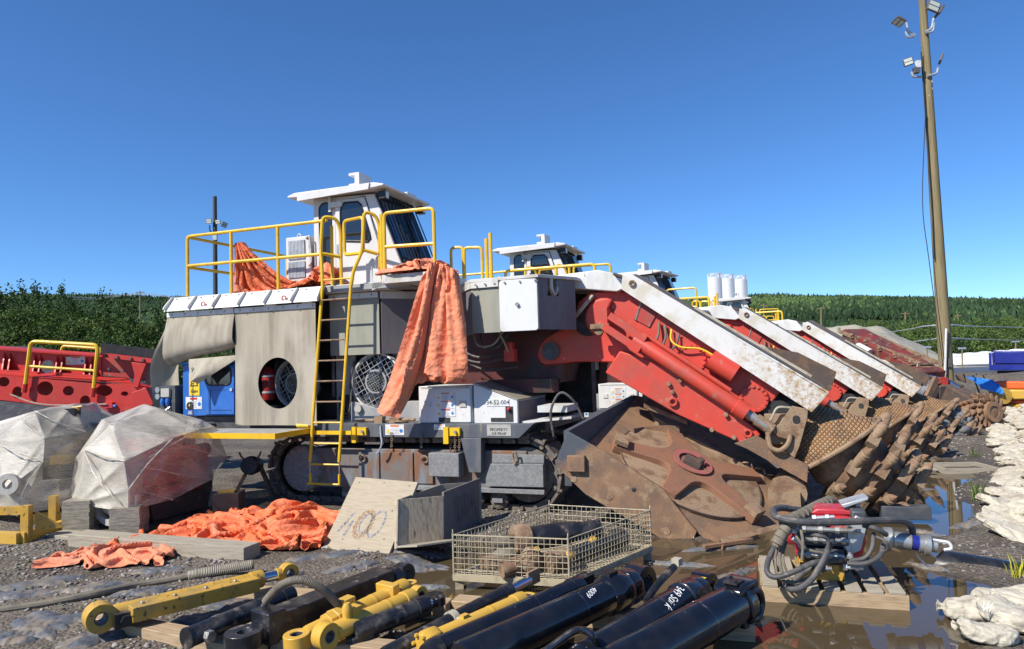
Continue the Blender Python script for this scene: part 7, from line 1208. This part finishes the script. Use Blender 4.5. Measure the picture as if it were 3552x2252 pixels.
def red_frame():
    T = thing('conveyor_frame', 'red steel conveyor frame with round holes and yellow handrails at the left', 'conveyor frame'); Y = 13.2; B = lambda n, mb, mt, **k: mb.build(n, mt, T, **k); L_ = -420
    lo = B('lower_girder', pxprism([(L_, 1275), (0, 1302), (120, 1312), (345, 1332), (460, 1330), (455, 1442), (300, 1425), (0, 1387), (L_, 1345)], Y, .06), 'redmach')
    cs = []
    for u, v, ru, rv in ((12, 1325, 21, 17), (156, 1348, 28, 25), (237, 1356, 19, 17), (360, 1356, 30, 19), (432, 1366, 13, 8), (60, 1362, 18, 21), (295, 1392, 18, 20), (-70, 1330, 24, 22), (-200, 1318, 24, 22)):
        p = aty(u, v, Y); s = Y / FPX; c = MB().add([(p.x + ru * s * math.cos(t), y, p.z + rv * s * math.sin(t)) for y in (Y - .2, Y + .3) for t in np.linspace(0, 2 * math.pi, 24, endpoint=False)], [tuple(range(23, -1, -1)), tuple(range(24, 48))] + [(i, (i + 1) % 24, 24 + (i + 1) % 24, 24 + i) for i in range(24)]).build('cutter', 'redmach'); cs.append(c)
    cut(lo, cs)
    B('girder_top', MB().add([aty(L_, 1275, Y), aty(460, 1330, Y), aty(440, 1312, Y + .35), aty(L_, 1262, Y + .35)], [(0, 1, 2, 3)]), 'redmach', solid=.02); B('girder_back', pxprism([(L_, 1270), (460, 1335), (455, 1440), (L_, 1345)], Y + .5, .05), 'reddull')
    up = B('upper_web', pxprism([(L_, 1180), (0, 1212), (350, 1234), (352, 1310), (0, 1284), (L_, 1255)], Y + .40, .04), 'redmach')
    p = aty(163, 1272, Y + .4); s = Y / FPX; c = MB().add([(p.x + 26 * s * math.cos(t), y, p.z + 24 * s * math.sin(t)) for y in (Y + .3, Y + .6) for t in np.linspace(0, 2 * math.pi, 20, endpoint=False)], [tuple(range(19, -1, -1)), tuple(range(20, 40))] + [(i, (i + 1) % 20, 20 + (i + 1) % 20, 20 + i) for i in range(20)]).build('cutter', 'redmach'); cut(up, [c])
    B('top_flange', MB().add([aty(L_, 1182, Y + .22), aty(350, 1236, Y + .22), aty(350, 1228, Y + .6), aty(L_, 1172, Y + .6)], [(0, 1, 2, 3)]), 'redmach', solid=.03)
    for u in (12, 32, 118, 138, 195, 214, 295, 315): o = .063 * u; B('rib', MB().add([aty(u + 2, 1222 + o, Y + .40), aty(u - 8, 1282 + o, Y + .40), aty(u - 8, 1282 + o, Y + .22), aty(u + 6, 1222 + o, Y + .40), aty(u - 3, 1282 + o, Y + .40), aty(u - 3, 1282 + o, Y + .22)], [(0, 1, 2), (3, 5, 4), (0, 3, 4, 1), (0, 2, 5, 3), (1, 4, 5, 2)]), 'redmach')
    B('web_ledge', pxprism([(L_, 1258), (130, 1290), (130, 1298), (L_, 1266)], Y + .2, .2).add(pxprism([(188, 1292), (325, 1302), (325, 1310), (188, 1300)], Y + .2, .2).v, [(0, 1, 2, 3), (7, 6, 5, 4), (0, 1, 5, 4), (1, 2, 6, 5), (2, 3, 7, 6), (3, 0, 4, 7)]), 'redmach')
    B('end_beam', pxprism([(345, 1226), (545, 1250), (545, 1262), (345, 1238)], Y, .4), 'redmach'); B('end_web', pxprism([(350, 1238), (540, 1260), (505, 1320), (350, 1300)], Y + .42, .04), 'reddull'); B('strut', pxprism([(455, 1257), (507, 1262), (488, 1312), (478, 1345), (460, 1343), (466, 1300)], Y - .06, .05), 'redmach', bevel=.006); B('girder_end', pxprism([(460, 1332), (505, 1345), (540, 1400), (470, 1442), (454, 1442)], Y - .02, .45), 'redmach'); B('wedge', pxprism([(456, 1362), (505, 1345), (535, 1402), (452, 1446)], Y - .25, .25), 'redmach', bevel=.01)
    bolts([aty(u, v, Y) for u, v in ((365, 1235), (408, 1240), (455, 1245), (498, 1250), (475, 1316), (470, 1336), (380, 1281), (428, 1287))], .03, (0, -1, 0), .03, 'bolt_heads', 'darksteel', T)
    B('rubber_skirt', pxprism([(350, 1190), (552, 1214), (552, 1250), (350, 1228)], Y + .45, .03), 'plasticblack'); B('chute_panel', pxprism([(515, 1262), (560, 1262), (560, 1365), (505, 1330)], Y + .3, .03), 'gritgrey'); B('belt', pxprism([(200, 1222), (350, 1224), (350, 1234), (200, 1228)], Y + .8, .3), 'dark')
    R = lambda n, pts, Yd, r=.035: B(n, MB().tube(rpath([aty(u, v, Yd) for u, v in pts], .10), r, 8), 'yellow')
    R('handrail', [(88, 1332), (107, 1184), (340, 1197), (325, 1348)], Y - .08); R('handrail_bar', [(105, 1271), (326, 1286)], Y - .08, .026); R('handrail', [(213, 1225), (218, 1200), (352, 1210), (345, 1240)], Y + .75); B('rail_socket', MB().tube([aty(88, 1332, Y - .08), aty(83, 1362, Y - .08)], .045, 8), 'redmach'); B('rail_socket', MB().tube([aty(325, 1346, Y - .08), aty(320, 1378, Y - .08)], .045, 8), 'redmach')
    p = aty(228, 1266, Y + .39); q = aty(295, 1236, Y + .39); s_ = sign(T, p.x, q.x, p.z, q.z, Y + .395)
    B('rope', MB().tube(spline([aty(35, 1368, Y - .1), aty(120, 1398, Y - .1), aty(220, 1406, Y - .1), aty(370, 1402, Y - .1)], 6), .012, 5), 'hosebeige'); B('padlock_box', MB().box(-.08, .08, -.08, .0, -.05, .05, Matrix.Translation(aty(382, 1405, Y))), 'signred'); B('signal_cap', MB().lathe([(0, .03), (.05, .03)], aty(394, 1409, Y - .1), (1, 0, 0), 10), 'bluecab')
    B('support_leg', MB().bar(aty(-300, 1345, Y + .3), Vector((aty(-300, 1345, Y).x, Y + .3, -.1)), .3, .3), 'rust_and_shade'); B('support_leg', MB().bar(aty(440, 1430, Y + .3), Vector((aty(440, 1430, Y).x, Y + .3, -.1)), .3, .3), 'rust_and_shade')
red_frame()
o = MB().box(-11.5, -6.9, 14.3, 15.0, -.1, .9).build('shade_block', 'dark'); tag(o, 'dark block standing in for the shade on the ground under the red conveyor frame', 'shade block')  # dark box added where the ground below the frame is only shaded
# ------------------------------------------------------------------ utility poles
def flood(par, p, d, up=(0, 0, 1), s=.36, bracket=None):
    s *= .85
    m = axM(p, d, up); h = MB().box(-.03, .03, -s / 2, s / 2, -s * .42, s * .42, m).build('floodlight', 'bronze', par, bevel=.01); l = MB()
    for i in (-1, 1): l.box(.031, .036, -s * .42, s * .42, i * s * .19 - s * .15, i * s * .19 + s * .15, m)
    l.build('lens', 'led', h)
def big_pole():
    Y = 20.; b = aty(3283, 1300, Y); T = thing('utility_pole', 'tall weathered wooden pole with four floodlights beside the sandbags', 'utility pole', (b.x, Y, 0)); H = 14.
    P = [(0, 0, z) for z in np.linspace(-.3, H, 24)]; MB().tube(P, list(np.linspace(.195, .085, 24)), 14).build('shaft', 'pole', T); X0 = T.location; r_ = lambda u, v, dy=0: aty(u, v, Y + dy) - X0
    MB().tube([r_(3282, 1140, -.25), r_(3278, 1300, -.25)], .03, 6).build('conduit', 'decalwhite', T); MB().tube(spline([r_(3210, 390, -.15), r_(3200, 700, -.18), r_(3222, 900, -.2), r_(3270, 1260, -.22)], 5), .012, 5).build('ground_wire', 'cable', T); MB().tube([r_(3195, 180, -.1), r_(3235, 760, -.1), r_(3240, 900, -.1)], .02, 5).build('feed_cable', 'cable', T)
    for pts in ([(3175, 122), (3150, 112), (3144, 78)], [(3170, 126), (3150, 132), (3140, 108)], [(3208, 112), (3232, 100), (3238, 64)], [(3210, 114), (3236, 112), (3240, 80)], [(3198, 266), (3168, 268), (3162, 250)], [(3216, 264), (3250, 256), (3254, 236)]): MB().tube(rpath([r_(u, v, -.15) for u, v in pts], .25, 5), .033, 8).build('lamp_arm', 'galv', T)
    flood(T, r_(3238, 22, -.2), (.1, -1, -.1), (.35, 0, 1), .42); flood(T, r_(3258, 40, -.1), (1, -.1, -.6), (.5, 0, 1), .38); flood(T, r_(3118, 75, -.2), (-.5, -.1, -.85), (.8, 0, -.5), .40); flood(T, r_(3150, 215, -.2), (-.25, -1, -.1), (-.25, 0, 1), .30); flood(T, r_(3264, 205, -.2), (.9, -.4, -.4), (.4, 0, 1), .30)
    MB().box(-.06, .06, -.1, .0, -.1, .1, Matrix.Translation(r_(3181, 226, -.15))).build('junction_box', 'decalwhite', T); MB().box(-.07, .07, -.1, .05, -.08, .08, Matrix.Translation(r_(3177, 246, -.15))).build('ballast', 'bronze', T)
    for v in (282, 308, 332): MB().ring(r_(3228, v, -.1), (0, 1, 0), .05, .012, 10, 5).build('insulator', 'insul', T)
    MB().box(-.05, .05, -.03, .0, -.12, .12, Matrix.Translation(r_(3294, 1258, -.2))).build('small_sign', 'bronze', T)
big_pole()
def small_pole():
    Y = 53.; b = aty(746, 1000, Y); T = thing('utility_pole', 'dark wooden pole with three floodlights behind the yellow deck railing', 'utility pole', (b.x, Y, 0)); t = aty(745, 682, Y); MB().tube([(0, 0, -.3), (t.x - b.x, 0, t.z)], [.19, .15], 12).build('shaft', 'poledark', T); X0 = T.location; r_ = lambda u, v: aty(u, v, Y - .3) - X0
    flood(T, r_(725, 768), (0, -1, -.1), (-.1, 0, 1), .50); flood(T, r_(756, 770), (0, -1, -.1), (-.1, 0, 1), .46); flood(T, r_(778, 780), (.9, -.5, -.5), (.5, 0, 1), .55); MB().tube(rpath([r_(728, 800), r_(740, 812), r_(770, 812), r_(772, 800)], .2), .05, 6).tube([r_(728, 800), r_(727, 782)], .05, 6).build('lamp_arm', 'cable', T); MB().box(-.15, .15, -.2, 0, -.3, .3, Matrix.Translation(r_(748, 820))).build('junction_box', 'galv', T)
small_pole()
def far_pole(u, vt, vb, Y, label, lamp=False, cross=True):
    b = aty(u, vb, Y); t = aty(u, vt, Y); T = thing('far_pole', label, 'utility pole', (b.x, Y, 0)); MB().tube([(0, 0, b.z - 1), (t.x - b.x, 0, t.z)], [Y * .0012, Y * .0009], 8).build('shaft', 'pole', T)
    if cross: MB().bar((t.x - b.x - Y * .006, 0, t.z - Y * .002), (t.x - b.x + Y * .006, 0, t.z - Y * .002), Y * .001, Y * .0012).build('crossarm', 'pole', T)
    if lamp: MB().box(-Y * .005, Y * .005, -.1, .1, -.12, .1, Matrix.Translation((t.x - b.x, 0, t.z))).build('lamp_head', 'galv', T)
far_pole(486, 1010, 1090, 140, 'thin power pole rising before the left hill'); far_pole(2848, 1066, 1125, 190, 'braced power pole on the hill foot behind the third boom'); far_pole(3140, 1083, 1118, 330, 'short power pole on the right hillside left of the big pole'); far_pole(3323, 1090, 1128, 330, 'short power pole on the right hillside right of the big pole'); far_pole(2650, 1055, 1105, 210, 'faint power pole just right of the silos'); far_pole(3216, 1204, 1300, 75, 'lamp post before the white tent, left of the big pole', True, False); far_pole(3337, 1208, 1300, 75, 'lamp post before the white tent, right of the big pole', True, False); far_pole(3523, 1185, 1230, 120, 'lamp post behind the deep blue machine', True, False)
def wire(pts, Y, label, r=.02, sag=0, mat='insul'):
    P = [aty(u, v, y_) for (u, v), y_ in zip(pts, Y)]; o = MB().tube(spline(P, 10), r, 5).build('overhead_cable', mat); tag(o, label, 'cable')
wire([(200, 1028), (330, 1032), (486, 1018), (600, 1028), (720, 1024)], [130, 135, 138, 140, 142], 'overhead cable strung past the thin power pole at the left', .05); wire([(200, 1040), (340, 1036), (486, 1022), (620, 1035)], [130, 135, 138, 140], 'lower overhead cable strung past the thin power pole at the left', .05)
wire([(3035, 1160), (3150, 1143), (3262, 1128), (3400, 1133), (3600, 1137)], [60, 40, 20.3, 45, 70], 'pale overhead cable crossing behind the tall pole', .022); wire([(3265, 1172), (3420, 1178), (3600, 1182)], [20.3, 60, 110], 'thin overhead cable running right from the tall pole', .03); wire([(3060, 1200), (3270, 1172)], [70, 20.3], 'thin overhead cable running left from the tall pole', .02); wire([(3160, 1238), (3300, 1238), (3440, 1230)], [90, 90, 90], 'low cable in front of the white tent roof', .03)
# ------------------------------------------------------------------ silos, tent, containers, machines on the right
def silo(u0, u1, vt, Y, label):
    a = aty(u0, vt, Y); b = aty(u1, vt, Y); r = (b.x - a.x) / 2; T = thing('silo', label, 'silo', ((a.x + b.x) / 2, Y, 0), 0, 'silos'); MB().lathe([(-1, r), (a.z, r), (a.z + r * .12, r * .7)], (0, 0, 0), (0, 0, 1), 36).build('shell', 'silo', T)
    for z in np.arange(2, a.z, 1.3): MB().eye((0, 0, z), (0, 0, 1), r * 1.006, r * .99, .05, 36).build('seam_ring', 'silo', T)
    m = MB()
    for k in range(16): w = k * math.pi / 8; m.tube([(r * .95 * math.cos(w), r * .95 * math.sin(w), a.z), (r * .95 * math.cos(w), r * .95 * math.sin(w), a.z + .9)], .05, 4)
    m.ring((0, 0, a.z + .9), (0, 0, 1), r * .95, .05, 24, 4); m.build('roof_rail', 'silo', T); MB().bar((r * .55, -r * .86, 0), (r * .55, -r * .86, a.z + 1), .35, .2).build('ladder', 'galv', T); MB().tube(arc((0, a.z), r * .6, 0, 180, 8, 'xz', 0), .18, 6).build('fill_pipe', 'silo', T)
silo(2454, 2502, 966, 150, 'left white silo above the parked machines, foremost of three'); silo(2502, 2546, 969, 158, 'middle white silo of three above the parked machines'); silo(2546, 2590, 972, 166, 'right white silo of three above the parked machines')
def tent():
    Y = 95; a = aty(3205, 1290, Y); b = aty(3660, 1290, Y); t = aty(3300, 1238, Y).z; T = thing('fabric_building', 'long white fabric building with rounded roof in the distance', 'tent building', (0, 0, 0)); nu = 40; P = np.zeros((nu, 16, 3))
    for i in range(nu):
        k = i / (nu - 1); e = min(1, math.sqrt(max(0, 1 - max(0, (.09 - k) / .09) ** 2)) + .02)
        for j in range(16): w = j / 15 * math.pi; P[i, j] = (a.x + (b.x - a.x) * k + .62 * (5 - 5 * math.cos(w)), Y - 6 * k + 8 - 8 * math.cos(w), -1 + (t + 1 + .25 * k * 4) * e * math.sin(w) ** .55)
    MB().grid(P).build('fabric_roof', 'tent', T)
    for i in range(3, nu, 4): MB().tube([tuple(P[i, j] + np.array([0, -.05, .03])) for j in range(16)], .08, 5).build('rib', 'tent', T)
tent()
for i, (u0, u1, v, c, lb) in enumerate(((3285, 3330, 1278, 'darksteel', 'dark shipping container before the white tent'), (3318, 3360, 1281, 'containerred', 'short maroon container before the white tent'), (3358, 3440, 1280, 'containerred', 'long maroon container beside the deep blue machine'), (3230, 3290, 1286, 'concrete', 'low pale shed before the rounded tent end'))):
    Y = 82 - i; p = aty(u0, v, Y); q = aty(u1, v, Y); T = thing('container', lb, 'container', (p.x, Y, 0)); w = q.x - p.x; MB().box(0, w, 0, 1.0, -.6, p.z).build('shell', c, T); m = MB()
    for k in range(int(w / .3)): m.box(.1 + .3 * k, .24 + .3 * k, -.04, 0, -.5, p.z - .1)
    m.build('corrugation', c, T)
def blue_machine():
    Y = 34.; T = thing('blue_machine', 'deep blue boxy machine housing on a black chassis behind the berm', 'machine'); B = lambda n, mb, mt, **k: mb.build(n, mt, T, **k); B('hood', pxprism([(3450, 1218), (3700, 1218), (3700, 1262), (3450, 1262)], Y, 2.4, -33), 'bluedeep', bevel=.04); B('lower_hood', pxprism([(3432, 1224), (3449, 1224), (3449, 1264), (3700, 1264), (3700, 1287), (3432, 1285)], Y + .15, 2.4, -33), 'bluedeep', bevel=.03); B('chassis', pxprism([(3462, 1290), (3700, 1290), (3700, 1322), (3462, 1322)], Y + .2, 2, -33), 'dark'); B('chassis_parts', pxprism([(3500, 1300), (3545, 1300), (3545, 1316), (3500, 1316)], Y, .2, -33), 'galv'); B('crawler', pxprism([(3455, 1318), (3700, 1318), (3700, 1380), (3455, 1372)], Y + .3, 2, -33), 'rust_and_shade')
    p = aty(3446, 1244, Y); B('hood_logo', MB().prism([(0, 0), (.12, 0), (.16, .22), (.34, 0), (.46, 0), (.24, .30), (.46, .58), (.34, .58), (.17, .36), (.13, .58), (.02, .58)], 0, .01), 'decalwhite').matrix_world = Matrix.Translation((p.x - .02, Y + .10, p.z - .3)); B('door_label', pxprism([(3533, 1273), (3552, 1273), (3552, 1279), (3530, 1279)], Y + .13, .01, -33), 'decalwhite'); B('hood_seam', pxprism([(3450, 1262.5), (3700, 1262.5), (3700, 1264), (3450, 1264)], Y + .05, .1, -33), 'plasticblack'); B('exhaust', MB().tube([aty(3442, 1222, Y + .5), aty(3442, 1208, Y + .5)], .05, 6), 'plasticblack')
blue_machine()
def orange_machine():
    Y = 22.5; T = thing('excavator_arm', 'orange and yellow machine arms lying low beyond the sandbag wall', 'machine arm'); B = lambda n, mb, mt, **k: mb.build(n, mt, T, **k)
    B('orange_boom', pxprism([(3425, 1325), (3480, 1322), (3700, 1330), (3700, 1352), (3520, 1350), (3440, 1348)], Y, .5, -33), 'orange', bevel=.04); B('yellow_boom', pxprism([(3455, 1362), (3480, 1352), (3700, 1354), (3700, 1382), (3470, 1388)], Y - .3, .5, -33), 'catclean', bevel=.04); B('orange_beam', pxprism([(3440, 1392), (3500, 1388), (3700, 1388), (3700, 1402), (3440, 1404)], Y - .1, .6, -33), 'orange', bevel=.03); B('yellow_rod', MB().tube([aty(3500, 1414, Y - .5), aty(3700, 1408, Y - .5)], .09, 10), 'catclean'); B('rod_chrome', MB().tube([aty(3440, 1420, Y - .5), aty(3505, 1414, Y - .5)], .05, 8), 'chrome'); B('pivot', MB().lathe([(0, .25), (.3, .25)], aty(3460, 1372, Y - .4), (0, -1, 0), 16), 'catyel'); B('undercarriage', pxprism([(3440, 1404), (3700, 1404), (3700, 1425), (3440, 1425)], Y + .5, 1.0, -33), 'rust_and_shade')
    U, V_ = np.meshgrid(np.linspace(0, 1, 40), np.linspace(0, 1, 30), indexing='ij'); P = np.zeros((40, 30, 3)); tl, tr, bl, br = (aty(u, v, Y - .2) for u, v in ((3345, 1305), (3442, 1318), (3358, 1345), (3436, 1366)))
    for k in range(3): P[..., k] = (tl[k] * (1 - U) + tr[k] * U) * (1 - V_) + (bl[k] * (1 - U) + br[k] * U) * V_
    P[..., 1] += -.6 * np.sin(V_ * 1.6) + .12 * (ridge(U * 5, V_ * 1.5, 2, 4) - .5); P[..., 2] += .05 * (fbm(U * 5, V_ * 3, 2, 3) - .5); o = MB().grid(P).build('blue_tarp', 'bluetarp', ang=60, solid=.01); tag(o, 'bright blue tarp draped over the end of the orange arm', 'tarp'); o = pxprism([(3310, 1302), (3345, 1298), (3352, 1330), (3318, 1318)], Y, .6, -33).build('steel_bracket', 'rust_and_shade', None, bevel=.03); tag(o, 'dark steel bucket corner beside the bright blue tarp', 'steel part')
orange_machine()
# distant dirt road line and pale sheds on the right hill foot
T = thing('far_shed', 'long pale roof far away at the right hill foot', 'shed'); pxprism([(3400, 1131), (3560, 1118), (3700, 1115), (3700, 1128), (3560, 1134), (3400, 1138)], 320, 8).build('roof', 'concrete', T)
